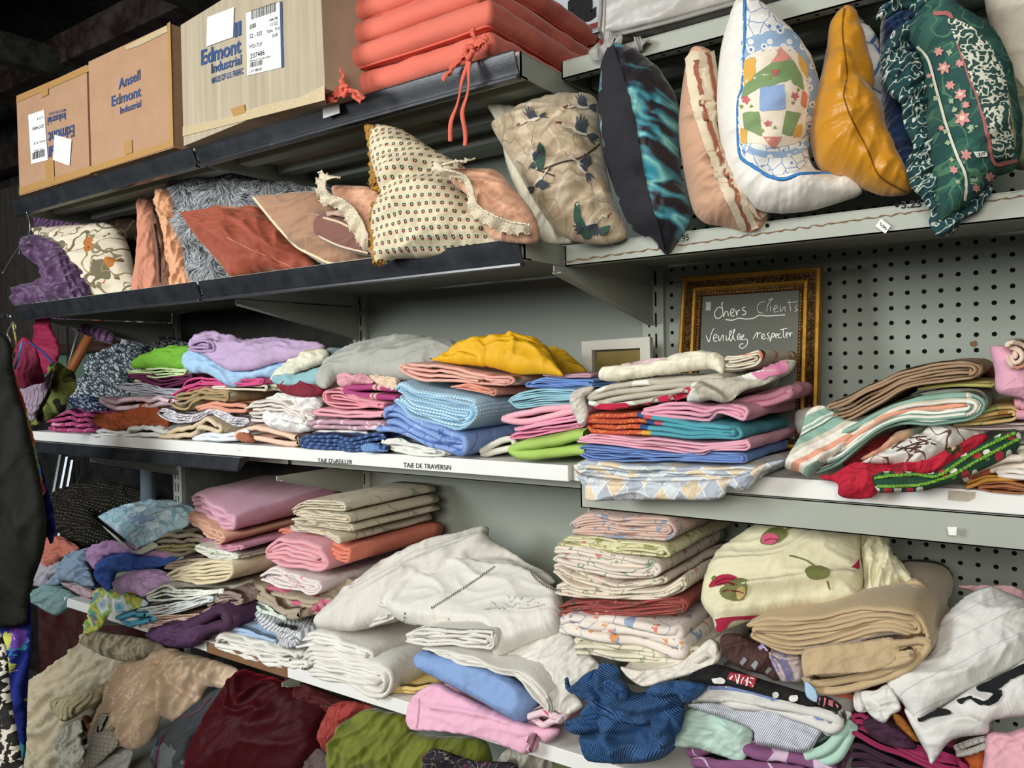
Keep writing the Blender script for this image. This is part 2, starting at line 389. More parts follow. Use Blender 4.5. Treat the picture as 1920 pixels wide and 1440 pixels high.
def decal(o, name, poly, mat, off=.0012, step=9, label=None, k=4, smooth=True, px_tris=None):
    """a printed or sewn-on piece that follows the surface of o"""
    if px_tris is None:
        q = S(poly) if isinstance(poly, str) else np.array(poly, float)
        if smooth and len(q) > 3: q = catmull(q, True, k)
        per = np.linalg.norm(np.diff(np.r_[q, q[:1]], axis=0), axis=1).sum(); nb = max(8, int(per/step)); q = resample(np.r_[q, q[:1]], nb+1)[:-1]
        lo, hi = q.min(0), q.max(0); gx, gy = np.meshgrid(np.arange(lo[0]+step/2, hi[0], step), np.arange(lo[1]+step/2, hi[1], step)); g = np.stack([gx.ravel(), gy.ravel()], 1)
        ins = np.zeros(len(g), bool)
        for (x1, y1), (x2, y2) in zip(q, np.roll(q, -1, 0)):
            if y1 == y2: continue
            m = (g[:, 1] > min(y1, y2)) & (g[:, 1] <= max(y1, y2)); ins[m] ^= g[m, 0] < (x2-x1)*(g[m, 1]-y1)/(y2-y1)+x1
        g = g[ins]
        if len(g): g = g[polydist(g, np.r_[q, q[:1]]) > step*.4]
        r = delaunay_2d_cdt([Vector(p) for p in np.r_[q, g]], [], [list(range(nb))], 1, 1e-6)
        v = np.array([p[:] for p in r[0]]); F = [f for f in r[2]]
    else: v, F = px_tris
    h = cast(o, v); V = []; ok = []
    n0 = -np.array(o['_n']) if '_n' in o else np.array([0, -1., 0])
    for i, x in enumerate(h):
        if x is None: V.append((0, 0, 0)); ok.append(False); continue
        nn = np.array(x[1]); nn = nn if nn @ n0 > 0 else -nn
        V.append(np.array(x[0])+nn*off); ok.append(True)
    F = [f for f in F if all(ok[i] for i in f)]
    if not F: return None
    us = sorted({i for f in F for i in f}); mp = {a: b for b, a in enumerate(us)}
    F = [[mp[i] for i in f] for f in F]; V = np.array([V[i] for i in us])
    a, b, c = V[F[0][0]], V[F[0][1]], V[F[0][2]]
    if np.cross(b-a, c-a) @ n0 < 0: F = [f[::-1] for f in F]
    par = o if o.parent is None or o.parent.parent is None else o.parent
    d = mesh_obj(name, V, F, mat, par, uv=(v[us]*.0009))
    if label: d['label'] = label
    return d
def line(o, name, pts, wpx, mat, off=.0012, label=None, k=5):
    """printed stripe or seam along pixel points"""
    q = catmull(S(pts) if isinstance(pts, str) else np.array(pts, float), False, k)
    L = np.linalg.norm(np.diff(q, axis=0), axis=1).sum(); q = resample(q, max(3, int(L/7)))
    t = np.gradient(q, axis=0); t /= np.linalg.norm(t, axis=1)[:, None]+1e-9; nn = np.stack([-t[:, 1], t[:, 0]], 1)
    m = max(1, int(wpx/8)); rows = [q+nn*wpx*(j/m-.5) for j in range(m+1)]; v = np.concatenate(rows); n = len(q)
    F = []
    for j in range(m):
        for i in range(n-1):
            a, b, c, d = j*n+i, j*n+i+1, (j+1)*n+i+1, (j+1)*n+i; F += [[a, b, c], [a, c, d]]
    return decal(o, name, None, mat, off, label=label, px_tris=(v, F))
def cord(o, name, pts, r, mat, label=None, closed=False, off=.0):
    """piping lying on o along pixel points"""
    q = catmull(S(pts), closed, 6); L = np.linalg.norm(np.diff(q, axis=0), axis=1).sum(); q = resample(q, max(4, int(L/8)))
    h = cast(o, q); n0 = -np.array(o['_n']); pl = onplane(q, np.array(o['_n']), o['_d'])
    V = np.array([np.array(x[0])+n0*off if x else p+n0*off for x, p in zip(h, pl)])
    d = MB().tube(V, r, 7).build(name, mat, o if o.parent is None else o.parent, smooth=True)
    if label: d['label'] = label
    return d
def motifs(o, name, pts, mats, r=7, petals=5, off=.0014, seed=1, stuff=True):
    """little printed flowers centred on pixel points, one joined part per colour"""
    rnd = random.Random(seed); 
    for ci, m in enumerate(mats):
        V = []; F = []
        for j, (u, v, s) in enumerate(pts):
            if j % len(mats) != ci and len(mats) > 1: continue
            k = petals*4; n0 = len(V); V.append((u, v)); ph = rnd.random()*6
            for i in range(k):
                a = 2*math.pi*i/k; rr = r*s*(.78+.22*math.cos(petals*a)); V.append((u+rr*math.cos(a+ph), v+rr*math.sin(a+ph)))
            F += [[n0, n0+1+i, n0+1+(i+1) % k] for i in range(k)]
        if F: 
            d = decal(o, name, None, m, off, px_tris=(np.array(V), F))
            if d is not None and stuff: d['kind'] = 'stuff'
# ---- folded cloth: one sheet folded n times, its folds seen from the front, running back into the shelf
def fold(name, label, cat, top, bot, Y, dep, n, mat, wrap='r', k=0., a2=0., th=.86, amp=.003, puff=0., rag=.020, parent=None, rise=0., group=None,
         sag=.12, clamp=None, mx=.014, uvr=0, flare=0., wsz=.11, zones=()):
    sd = nseed(); T_ = S(top); B_ = S(bot)
    j_ = B_[:, 1].argmax(); ref = P(B_[j_, 0], B_[j_, 1], Y); nn = np.array([-k, 1., 0]); nn /= np.linalg.norm(nn); d = nn @ ref
    Tw = resample(catmull(onplane(T_, nn, d), False, 6), 60); Bw = resample(catmull(onplane(B_, nn, d), False, 6), 60)
    Wd = np.linalg.norm(Bw[-1]-Bw[0]); H = np.linalg.norm(Tw-Bw, axis=1); Hm = float(np.median(H)); Hm = max(Hm, .012)
    n = max(2, n-(n % 2)); lt = Hm/n; r_i = []
    order = []; i = 0
    lo_, hi_ = 0, n-1; seq = [0]; 
    # nested spiral order: 0,n-1,n-2,1,2,n-3,...
    seq = [0, n-1]; a_, b_ = 1, n-2; up = True
    while a_ <= b_:
        if up: seq += [b_, a_] if b_ != a_ else [a_]
        else: seq += [a_, b_] if b_ != a_ else [a_]
        a_ += 1; b_ -= 1; up = not up
    def turn(f1, f2, side, ins):
        r = abs(f2-f1)*Hm/2; rx = min(r, .03)
        c = 1-ins-rx/Wd; th_ = np.linspace(0, math.pi, 9)[1:-1]
        fa = c+rx/Wd*np.sin(th_); ff = (f1+f2)/2-(f2-f1)/2*np.cos(th_)
        if side < 0: fa = 1-fa
        return (c if side > 0 else 1-c), fa, ff
    fs = [(s+.5)/n for s in seq]; side = 1; A = []; Fh = []; lay = []
    cur = 0.01*0; start = 0.0
    insr = insl = 0.
    for j in range(len(seq)):
        f = fs[j]
        if j < len(seq)-1:
            ins = insr if side > 0 else insl
            # left side folds sit a little inside
            c, fa, ff = turn(f, fs[j+1], side, ins+(0 if side > 0 else .25*lt/Wd))
            if side > 0: insr += lt*.95/Wd
            else: insl += lt*.95/Wd
        else: c = .97-insr if side > 0 else .03+insl; fa = ff = np.zeros(0)
        m = 18; hs = np.linspace(start, c, m); A += list(hs); Fh += [f]*m; lay += [seq[j]]*m
        A += list(fa); Fh += list(ff); lay += [seq[j]]*len(fa); start = c; side = -side
    A = np.array(A).clip(-.02, 1.02); Fh = np.array(Fh); lay = np.array(lay)
    if wrap == 'l': A = 1-A
    def ev(Wp, a):
        x = a.clip(0, 1)*59; i0 = np.minimum(x.astype(int), 58); f = (x-i0)[:, None]; return Wp[i0]*(1-f)+Wp[i0+1]*f
    Bq, Tq = ev(Bw, A), ev(Tw, A); e1 = (Bw[-1]-Bw[0])/Wd
    ov = np.where(A < 0, A, np.where(A > 1, A-1, 0))*Wd
    e2 = np.array([a2, 1., 0]); e2 /= np.linalg.norm(e2); nt = 13; ts = np.r_[0, .006, np.linspace(.02, 1, nt-2)*dep]
    V = np.zeros((len(A), nt, 3)); s_arc = A*Wd
    ragv = rag*pn(s_arc/.09, lay*3.7, sd)
    for it, t in enumerate(ts):
        sg = 1-sag*math.exp(-t/.018)-0*t
        z = Bq+(Tq-Bq)*(Fh*sg)[:, None]
        q = z+e1*ov[:, None]+e2*t
        q = q+e2*(ragv*max(0, 1-t/(.5*dep)))[:, None]
        xx = s_arc; nz = amp*pn(xx/wsz, np.full_like(xx, t/(wsz*1.6)), sd+1)*1.3+amp*.8*pn(xx/(wsz*.35), np.full_like(xx, t/(wsz*.8)), sd+2)+.30*lt*pn(xx/.06, lay*5.1+t/.12, sd+3)
        q[:, 2] += .75*nz*np.minimum(1, .3+Fh)+puff*Fh*np.sin(np.pi*A.clip(0, 1))*math.sin(math.pi*min(1, .25+.6*t/dep))+rise*(t/dep)*Fh+flare*t
        q[:, 1] += amp*pn(xx/.05, np.full_like(xx, t/.06), sd+6)
        q[:, 0] += amp*1.2*pn(np.full_like(xx, t/.05), Fh*2.2, sd+7)*(np.abs(A-.5)*2)
        V[:, it] = q
    # thin shell
    ds = np.gradient(V, axis=0); dt = np.gradient(V, axis=1); N = np.cross(ds, dt); N /= np.linalg.norm(N, axis=2)[:, :, None]+1e-12
    t_ = min(th*.88*lt, mx)/2; ns = len(A)
    U = V+N*t_; D = V-N*t_
    if clamp is not None:
        for Q in (U, D):
            m = (Q[:, :, 2] < clamp[0]) & (Q[:, :, 1] > clamp[1]-.01); Q[:, :, 2][m] = clamp[0]+.0006
    Mf = V[:, :1]-e2*t_*.9
    VV = np.concatenate([U.reshape(-1, 3), D.reshape(-1, 3), Mf.reshape(-1, 3)]); o2 = ns*nt; o3 = 2*ns*nt
    F = []
    for i in range(ns-1):
        for j in range(nt-1):
            a = i*nt+j; F.append((a, a+1, a+nt+1, a+nt)); F.append((o2+a, o2+a+nt, o2+a+nt+1, o2+a+1))
        a = i*nt; F.append((a, a+nt, o3+i+1, o3+i)); F.append((o3+i, o3+i+1, o2+a+nt, o2+a))
        a = i*nt+nt-1; F.append((a, o2+a, o2+a+nt, a+nt))
    for i in (0, ns-1):
        for j in range(nt-1):
            a = i*nt+j; F.append((a, o2+a, o2+a+1, a+1))
    nf = len(F)
    arc = np.r_[0, np.cumsum(np.linalg.norm(np.diff(V[:, 3], axis=0), axis=1))]
    uv = np.stack([np.repeat(arc[:, None], nt, 1), np.repeat(ts[None], ns, 0)+lay[:, None]*.0137], 2).reshape(-1, 2)
    uv = np.concatenate([uv, uv-[0, 2*t_], uv.reshape(ns, nt, 2)[:, 0]-[0, t_]])+2
    if uvr: uv = np.stack([uv[:, 1], uv[:, 0]], 1)
    o = mesh_obj(name, VV, F, mat, parent, uv=uv)
    if zones:
        av = np.r_[np.repeat(A, nt), np.repeat(A, nt), A]; mi = np.zeros(nf, int)
        for zi, (a0, a1, zm) in enumerate(zones):
            o.data.materials.append(zm)
            for fi, f in enumerate(F):
                if a0 <= av[f[0]] < a1: mi[fi] = zi+1
        o.data.polygons.foreach_set('material_index', mi)
    if parent is None: tag(o, label, cat, group)
    TRI[o.name] = (VV, F); o['_n'] = nn.tolist(); o['_d'] = float(d)
    return o
# ---- lettering
def text_mesh(txt, bold=0., size=1.):
    cu = bpy.data.curves.new('t', 'FONT'); cu.body = txt; cu.size = size; cu.offset = bold; cu.resolution_u = 3
    ob = bpy.data.objects.new('t', cu); SC.collection.objects.link(ob); bpy.context.view_layer.update()
    me = bpy.data.meshes.new_from_object(ob.evaluated_get(bpy.context.evaluated_depsgraph_get()))
    V = np.array([v.co[:2] for v in me.vertices]); F = [list(p.vertices) for p in me.polygons]
    bpy.data.objects.remove(ob); bpy.data.meshes.remove(me); bpy.data.curves.remove(cu); return V, F
def text_px(txt, a, b, hpx, bold=0.):
    """triangles of a text whose baseline runs from pixel a to b with capital height hpx (perpendicular vertical)"""
    V, F = text_mesh(txt, bold); w0, w1 = V[:, 0].min(), V[:, 0].max(); a = np.array(a, float); b = np.array(b, float)
    X = (V[:, 0]-w0)/(w1-w0); caps = .7; Yv = V[:, 1]/caps
    up = np.array([0.02*-hpx*0, -hpx]); px = a+(b-a)*X[:, None]+up*Yv[:, None]; return px, F
def flat_px(name, px, F, Y, mat, parent, off=.0015, turn=0., ref=None, label=None, kind=None):
    nn = np.array([-turn, 1., 0]); nn /= np.linalg.norm(nn); d = nn @ ref if ref is not None else Y
    V = onplane(px, nn, d)-nn*off; a, b, c = V[F[0][0]], V[F[0][1]], V[F[0][2]]
    if np.cross(b-a, c-a) @ nn > 0: F = [f[::-1] for f in F]
    o = mesh_obj(name, V, F, mat, parent, smooth=False)
    if label: o['label'] = label
    if kind: o['kind'] = kind
    return o
# ------------------------------------------------------------------ setting
FL = -1.5
steel = M('#A0A598', obj=1, rough=.5, bump=.06, tex='rough', mott=.14, spec=.4, mc='#6d6a55', worn=.70, wc='#6a5a42', ws=9)
panelm = M('#8E958A', obj=1, rough=.55, bump=.04, tex='rough', mott=.12, mc='#70715f')
darkp = M('#2E2F2C', obj=1, rough=.6, mott=.2)
white_lam = M('#E3E2DC', obj=1, rough=.4, bump=.05, tex='rough', mott=.10, mc='#9b8f7c', worn=.69, wc='#5b4030', ws=14)
dark_rail = M('#1B1D22', obj=1, rough=.33, bump=.10, tex='rough', ns=25, mott=.10, mc='#8a8c90', worn=.70, wc='#8f9196', ws=16, spec=.7)
blackm = M('#060606', mott=0, bump=0)
rust = M('#7A5333', obj=1, rough=.8, tex='rough', mott=.3)
def struct(name, mb, mat, parent=None):
    o = mb.build(name, mat, parent)
    if parent is None: o['kind'] = 'structure'
    return o
struct('floor', MB().box(-6, 2.2, -4, 2.1, FL-.05, FL), M('#4d4a46', 'wood', obj=1, c2='#38342f', rough=.6))
ceil_o = struct('ceiling', MB().box(-6, 2.2, -.2, 2.1, 1.75, 1.8), M('#140a0b', obj=1, mott=.2))
wl = struct('wall_left', MB().box(-6.05, -6, -4, 2.1, FL, 1.8), M('#4c574f', obj=1))
wb = struct('wall_back', MB().box(-6, 2.2, 2.12, 2.17, FL, 1.8), M('#120f0e', obj=1, mott=.2))
gm = M('#6A8573', obj=1, rough=.6, bump=.1, tex='rough', mott=.25, mc='#2f4a3a')
wm = M('#4d4741', 'wood', obj=1, c2='#312c28', rot=0, a=14, b=1, s=4, rough=.8)
x = -5.2; i = 0
while x < -2.75:
    m = MB().box(x, x+.145, 2.09, 2.12, FL, .12, .004); struct('board', m, gm, wb); 
    m = MB().box(x, x+.142, 2.085, 2.12, .17, 1.1, .003); struct('board', m, wm, wb); x += .15
struct('trim_1', MB().box(-6, -2.7, 2.03, 2.10, .12, .165, .004), M('#5b3a2a', 'wood', obj=1, c2='#2e1c14', a=1, b=12, rough=.6))
for i, (z, y) in enumerate(((1.16, 2.0), (1.35, 1.7), (1.56, 1.3))):
    struct('trim_%d' % (i+2), MB().box(-5.8, 2., y, y+.09, z, z+.13, .004), M('#1c0a0c', obj=1, rough=.5, mott=.2))
for i, xx in enumerate((-3.6, -2.55)):
    struct('trim_%d' % (i+5), MB().box(xx, xx+.07, 1.0, 2.1, 1.30, 1.42, .004), M('#0c1210', obj=1, rough=.5, mott=.2))

# ------------------------------------------------------------------ gondola shelving
YB = 1.78
def slots(x, z0, z1, parent):
    """slotted steel upright"""
    u = MB().box(x-.028, x+.028, YB-.03, YB, z0, z1, .002).build('upright', steel, parent)
    s = MB(); z = z0+.02
    while z < z1-.05:
        for dx in (-.009, .009): s.box(x+dx-.0022, x+dx+.0022, YB-.0312, YB-.029, z, z+.034)
        z += .05
    q = s.build('slot_holes', blackm, u); q['kind'] = 'stuff'
    return u
def bracket(x, yf, z, parent, hb=.10):
    m = MB(); t = .0035
    prof = [(yf, z), (yf, z-.012), (YB-.03, z-hb), (YB-.03, z)]
    m.prism(prof, x-t/2, x+t/2)
    m.prism([(yf+.01, z-.012), (YB-.03, z-hb), (YB-.03, z-hb-.002), (yf+.01, z-.015)], x-.010, x+.010)
    return m.build('bracket', steel, parent)
def tray(x0, x1, yf, z, h, parent, mat=steel, ribs=True, holes=False, name='shelf'):
    """sheet steel shelf: top sheet, folded front and sides, ribs below"""
    m = MB().box(x0, x1, yf, YB-.035, z-.004, z, .001)
    m.box(x0, x1, yf, yf+.003, z-h, z); m.box(x0, x1, yf, yf+.022, z-h, z-h+.002)
    m.box(x0, x0+.003, yf, YB-.035, z-h, z); m.box(x1-.003, x1, yf, YB-.035, z-h, z)
    o = m.build(name, mat, parent)
    if ribs:
        for j in range(3):
            y = yf+.10+j*.13; MB().box(x0+.01, x1-.01, y, y+.045, z-.028, z-.004, .004).build('rib', steel, o)
    if holes:
        hm = MB(); xx = x0+.03
        while xx < x1-.02:
            c = [(xx+.0035*math.cos(a), yf+.012+.0035*math.sin(a), z-h-.0006) for a in np.linspace(0, 6.283, 8, endpoint=False)]
            hm.add(c, [list(range(8))]); xx += .03
        hm.build('punched_holes', blackm, o)['kind'] = 'stuff'
    return o
def rail(x0, x1, yf, z0, z1, parent, lbl=None):
    """curved plastic price rail clipped to the shelf front"""
    h = z1-z0; pr = []
    for t in np.linspace(0, 1, 9): pr.append((yf-.006-.010*t*t-.006*math.sin(t*2.2), z0+h*t))
    pr = [(yf-.004, z0-.004)]+pr+[(yf-.022, z1+.002)]
    prof = pr+[(y+.004, z) for y, z in pr[::-1]]
    o = MB().prism(prof, x0, x1).build('price_rail', dark_rail, parent)
    MB().box(x0, x1, yf-.013, yf+.004, z0-.010, z0-.004, .001).build('rail_lip', dark_rail, o)
    return o
AZt, BZt, CZt, DZt, EZt = .582, .24, -.235, -.822, -1.30
bays = [('left', -2.82, -1.805), ('middle', -1.80, -.805), ('right', -.80, .22)]
BAY = {}
for nm, x0, x1 in bays:
    lab = {'left': 'grey steel shelving bay at the far left with dark price rails under the cardboard boxes',
           'middle': 'grey steel shelving bay in the middle with plain back panel and dark price rails',
           'right': 'grey steel shelving bay with perforated back panel at the right'}[nm]
    e = empty('shelving_bay', ((x0+x1)/2, 1.55, FL), lab, 'shelving'); BAY[nm] = e
    yf = 1.21 if nm != 'right' else 1.34
    if nm != 'right':
        MB().box(x0, x1, YB-.012, YB-.002, FL, .60).build('back_panel', panelm if nm == 'middle' else darkp, e)
    slots(x0, FL+.02, .66, e)
    if nm == 'right': slots(x1, FL+.02, .66, e)
    A = tray(x0+.002, x1-.002, yf, AZt if nm != 'right' else .60, .046 if nm != 'right' else .034, e, holes=nm == 'right')
    B = tray(x0+.002, x1-.002, yf, BZt if nm != 'right' else .238, .04, e, ribs=False)
    if nm != 'right':
        rail(x0+.004, x1-.004, yf, .540, .576, A); rail(x0+.004, x1-.004, yf, .196, .233, B)
    tray(x0+.002, x1-.002, 1.385 if nm == 'right' else 1.47, CZt-.002, .052 if nm == 'right' else .03, e, ribs=False)
    tray(x0+.002, x1-.002, 1.44, DZt-.002, .03, e, ribs=False)
    tray(x0+.002, x1-.002, 1.33, EZt, .08, e, ribs=False)
    for z in (BZt-.044, CZt-.058, DZt-.056):
        bracket(x0, 1.30 if z > 0 else 1.42, z, e)
        if nm == 'right': bracket(x1, 1.42, z, e)
# perforated panel of the right bay: a real sheet with holes
def pegboard(x0, x1, z0, z1, p, r, parent):
    nx = int((x1-x0)/p); nz = int((z1-z0)/p); V = []; F = []; yq = YB-.014
    oct_ = [(math.cos(a), math.sin(a)) for a in np.linspace(0, 2*math.pi, 8, endpoint=False)+0]
    sq = [(1, 0), (1, 1), (0, 1), (-1, 1), (-1, 0), (-1, -1), (0, -1), (1, -1)]
    for i in range(nx):
        for j in range(nz):
            cx, cz = x0+(i+.5)*p, z0+(j+.5)*p; n = len(V)
            V += [(cx+r*a, yq, cz+r*b) for a, b in oct_]+[(cx+p/2*a, yq, cz+p/2*b) for a, b in sq]+[(cx+r*a, yq+.006, cz+r*b) for a, b in oct_]
            for k in range(8):
                k2 = (k+1) % 8; F.append((n+k, n+k2, n+8+k2, n+8+k)); F.append((n+k, n+16+k, n+16+k2, n+k2))
    o = mesh_obj('perforated_panel', V, F, panelm, parent, smooth=False)
    MB().box(x0, x1, YB-.004, YB, z0, z1).build('backing', blackm, parent)
    return o
pegboard(-.772, .225, FL+.03, .65, .0300, .0048, BAY['right'])
# worn laminated boards laid over the steel shelves
def board(x0, x1, yf, z, mat, label, edge=None):
    o = MB().box(x0, x1, yf, 1.735, z-.033, z, .0015).build('shelf_board', mat)
    tag(o, label, 'shelf board'); return o
cb1 = board(-3.12, -.812, 1.36, -.201, white_lam, 'long white laminated board under the pillowcases, handwritten in black on its front edge')
cb2 = board(-.808, .22, 1.375, -.201, white_lam, 'white laminated board under the striped and diamond tablecloths at the right')
db = board(-3.12, .22, 1.36, -.789, white_lam, 'white laminated board with chipped brown edge carrying the sheets on the lower level')
MB().box(-2.06, -1.70, 1.3575, 1.36, -.822, -.791).build('bare_edge', rust, db)['label'] = 'bare brown edge where the white laminate is gone'
# dark rail leaning under the left end of the long board
o = MB().prism([(1.345, -.236), (1.335, -.268), (1.345, -.268), (1.375, -.24), (1.375, -.236)], -3.1, -1.86).build('price_rail', dark_rail); tag(o, 'long dark price rail fixed beneath the left end of the white pillowcase board', 'rail')
MB().box(-3.1, -1.86, 1.332, 1.342, -.273, -.268, .001).build('rail_lip', dark_rail, o)
# small paper stuck to rails and edges
ink = M('#1a1a1c', mott=0, bump=0, rough=.6); paper = M('#E9E7E2', mott=.04, bump=.03, rough=.7); blue_ink = M('#2C4A7C', mott=.15, bump=0, rough=.7)
def rail_text(txt, a, b, h, Y, parent, mat=ink, bold=0.0, off=.0015, name='handwriting'):
    px, F = text_px(txt, a, b, h, bold); return flat_px(name, px, F, Y, mat, parent, off)
rail_text("TAiE D'oREiLLER", (596, 867), (661, 870), 8, 1.36, cb1, bold=.008)
rail_text("TAiE DE TRAVERSiN", (757, 876), (846, 881), 9, 1.36, cb1, bold=.008)
Bright = [o for o in BAY['right'].children if o.name.startswith('shelf')][1]
rail_text('3.25', (1690, 391), (1728, 388), 13, 1.34, BAY['right'], bold=.03)
rail_text('1.95', (1272, 455), (1292, 450), 12, 1.34, BAY['right'], bold=.01)
for (u, v) in ((1682, 385), (1439, 423)):
    c = [(u+4*math.cos(a), v+4*math.sin(a)) for a in np.linspace(0, 6.28, 10, endpoint=False)]
    flat_px('punched_hole', np.array(c), [list(range(10))], 1.34, blackm, BAY['right'])
# rust line along the right pale shelf
rp = [(1060+8.6*i, 489-1.235*i+1.2*math.sin(i*1.7)+(i % 3)) for i in range(101)]
V = []; F = []
for i, (u, v) in enumerate(rp): V += [(u, v), (u, v+2.2+1.4*math.sin(i*2.3))]
F = [[2*i, 2*i+1, 2*i+3, 2*i+2] for i in range(len(rp)-1)]
flat_px('rust_line', np.array(V), F, 1.34, rust, BAY['right'])
# ------------------------------------------------------------------ top shelf: boxes, seat cushions, bag
tape = M('#B5894F', obj=1, rough=.22, bump=.12, tex='rough', mott=.12, spec=.6)
clear_tape = M('#C9B48C', obj=1, rough=.12, bump=.35, tex='rough', ns=90, mott=.15, spec=.8)
def carton(front, Y, turn, dep, mat, label, tapeh=26, res=18):
    """cardboard box from the four pixel corners of its front (TL,TR,BR,BL), with flaps and taped edges"""
    q = S(front); ref = P(q[3][0], q[3][1], Y); n = np.array([-turn, 1., 0]); n /= np.linalg.norm(n); d = n @ ref
    C = onplane(q, n, d); e2 = n*dep
    zb = C[2:, 2].mean(); C[2:, 2] = zb; zt = C[:2, 2].mean(); C[:2, 2] = zt
    C[0, :2] = C[3, :2]+.2*(C[0, :2]-C[3, :2]); C[1, :2] = C[2, :2]+.2*(C[1, :2]-C[2, :2])
    def face(a, b, c, dd, seed, amp=.0006):
        V = []; F = []
        for i in range(res+1):
            for j in range(res+1):
                u, v = i/res, j/res; p = (a*(1-u)+b*u)*(1-v)+(dd*(1-u)+c*u)*v
                nn = np.cross(b-a, dd-a); nn /= np.linalg.norm(nn); e = min(u, 1-u, v, 1-v)
                V.append(p+nn*amp*pn(u*5, v*5, seed)*min(1, e*8))
        F = [(i*(res+1)+j, (i+1)*(res+1)+j, (i+1)*(res+1)+j+1, i*(res+1)+j+1) for i in range(res) for j in range(res)]
        return V, F
    A, B_, Cc, D = C; A2, B2, C2, D2 = C+e2; m = MB()
    for k, f in enumerate(((A, B_, Cc, D), (B_, B2, C2, Cc), (A2, A, D, D2), (D, Cc, C2, D2), (B2, A2, D2, C2))):
        m.add(*face(*f, k+nseed()))
    o = m.build('cardboard_box', mat); tag(o, label, 'box')
    # four top flaps, the long pair meeting in the middle
    w = (B_-A)/np.linalg.norm(B_-A); L = np.linalg.norm(B_-A); up = np.array([0, 0, 1.])
    for s0, s1 in ((A, (A+A2)/2), ((A+A2)/2+n*.002, A2)):
        V = [s0, s0+w*L, s1+w*L, s1]; V = V+[v+up*.004 for v in V]
        MB().add(V, [(0, 3, 2, 1), (4, 5, 6, 7), (0, 1, 5, 4), (1, 2, 6, 5), (2, 3, 7, 6), (3, 0, 4, 7)]).build('flap', mat, o)
    o['_n'] = n.tolist(); o['_d'] = float(d); return o, n, d
def on_box(o, name, px, F, mat, off=.0022, label=None, kind=None):
    n = np.array(o['_n']); V = onplane(px, n, o['_d'])-n*(off+.0003); a, b, c = V[F[0][0]], V[F[0][1]], V[F[0][2]]
    if np.cross(b-a, c-a) @ n > 0: F = [f[::-1] for f in F]
    q = mesh_obj(name, V, F, mat, o, smooth=False)
    if label: q['label'] = label
    if kind: q['kind'] = kind
    return q
def quad(o, name, s, mat, off=.0018, label=None): q = S(s); return on_box(o, name, q, [list(range(len(q)))], mat, off, label)
def btext(o, t, a, b, h, bold=.02, mat=None, off=.0014, name='printed_lettering'):
    px, F = text_px(t, a, b, h, bold); return on_box(o, name, px, F, mat or blue_ink, off)
def barcode(o, a, b, h, n=34, seed=1, off=.0022):
    r = random.Random(seed); a = np.array(a, float); b = np.array(b, float); V = []; F = []; t = 0.
    while t < 1:
        w = r.choice([.006, .010, .016]); p = a+(b-a)*t; q = a+(b-a)*min(1, t+w); k = len(V); hv = np.array([0, -h]); V += [p, q, q+hv, p+hv]; F.append([k, k+1, k+2, k+3]); t += w+r.choice([.008, .013, .02])
    on_box(o, 'barcode', np.array(V), F, ink, off)
card = M('#B0896A', obj=1, rough=.8, bump=.08, tex='rough', mott=.30, mc='#7e5a38', spec=.15)
card3 = M('#B5A88E', 'wood', c2='#A0927a', a=12, b=.4, s=5, obj=1, rough=.75, bump=.12, tex='rough', mott=.15, mc='#7d6a48', spec=.25)
b1, n1, _ = carton('31,182 165,126 168,328 37,366', 1.215, .0, .30, card, 'small cardboard box at the left end of the top shelf with upside-down blue lettering')
quad(b1, 'shipping_label', '54,216 84,206 91,300 60,308', paper); quad(b1, 'paper_sheet', '104,253 136,262 132,311 101,300', paper, .0026, label='blank white paper square')
barcode(b1, (62, 300), (86, 293), 13, seed=3)
for k, (a, b, h) in enumerate((((66, 282), (82, 278), 5), ((64, 268), (86, 262), 4), ((62, 240), (84, 233), 6), ((70, 222), (82, 218), 4))):
    btext(b1, ['52-502', 'HYD-TUF', '207486', 'LOT'][k], b, a, -h, 0.01, ink, .0022)
btext(b1, 'Edmont', (140, 234), (91, 249), -22); btext(b1, 'Industrial', (124, 211), (90, 221), -14); btext(b1, 'Ansell', (128, 262), (92, 276), -20); btext(b1, 'MADE IN SRI LANKA', (124, 204), (92, 212), -5, .01)
b1['_d']=b1['_d']; quad(b1, 'packing_tape', '32,180 168,122 168,134 32,193', tape); quad(b1, 'packing_tape', '37,352 172,311 172,325 37,365', tape); quad(b1, 'packing_tape', '79,163 92,158 92,178 79,184', tape, .0026); quad(b1, 'packing_tape', '86,302 102,300 104,340 89,345', tape, .0026)
b2, n2, _ = carton('168,122 320,42 326,276 172,325', 1.20, .0, .33, card, 'tan cardboard box in the middle of the three with three lines of blue lettering')
btext(b2, 'Ansell', (223, 168), (264, 149), 19); btext(b2, 'Edmont', (210, 200), (265, 180), 19); btext(b2, 'Industrial', (226, 214), (265, 200), 13, .012)
quad(b2, 'packing_tape', '172,312 326,262 326,275 172,324', tape); quad(b2, 'packing_tape', '234,268 249,262 250,286 236,291', tape, .0026)
quad(b2, 'clear_tape', '235,88 314,48 315,60 262,86 238,94', clear_tape); quad(b2, 'packing_tape', '315,45 321,41 327,274 321,277', tape, .0024)
b3, n3, _ = carton('341,20 579,-62 610,188 344,256', 1.165, -.10, .34, card3, 'large worn beige cardboard box with blue lettering beside the coral seat cushions')
quad(b3, 'paper_sheet', '391,33 441,14 439,70 389,88', paper, .0026, label='torn white paper patch'); quad(b3, 'shipping_label', '463,25 530,4 533,126 465,142', paper); 
quad(b3, 'label_edge', '526,4 530,3 533,126 529,128', blue_ink, .0022); btext(b3, 'll', (441, 70), (453, 65), 26, .03); btext(b3, 'Edmont', (378, 122), (453, 98), 27, .03); btext(b3, 'Industrial', (397, 138), (454, 120), 18, .02); btext(b3, 'MADE OF U.S. FABRIC', (398, 157), (457, 138), 11, .02)
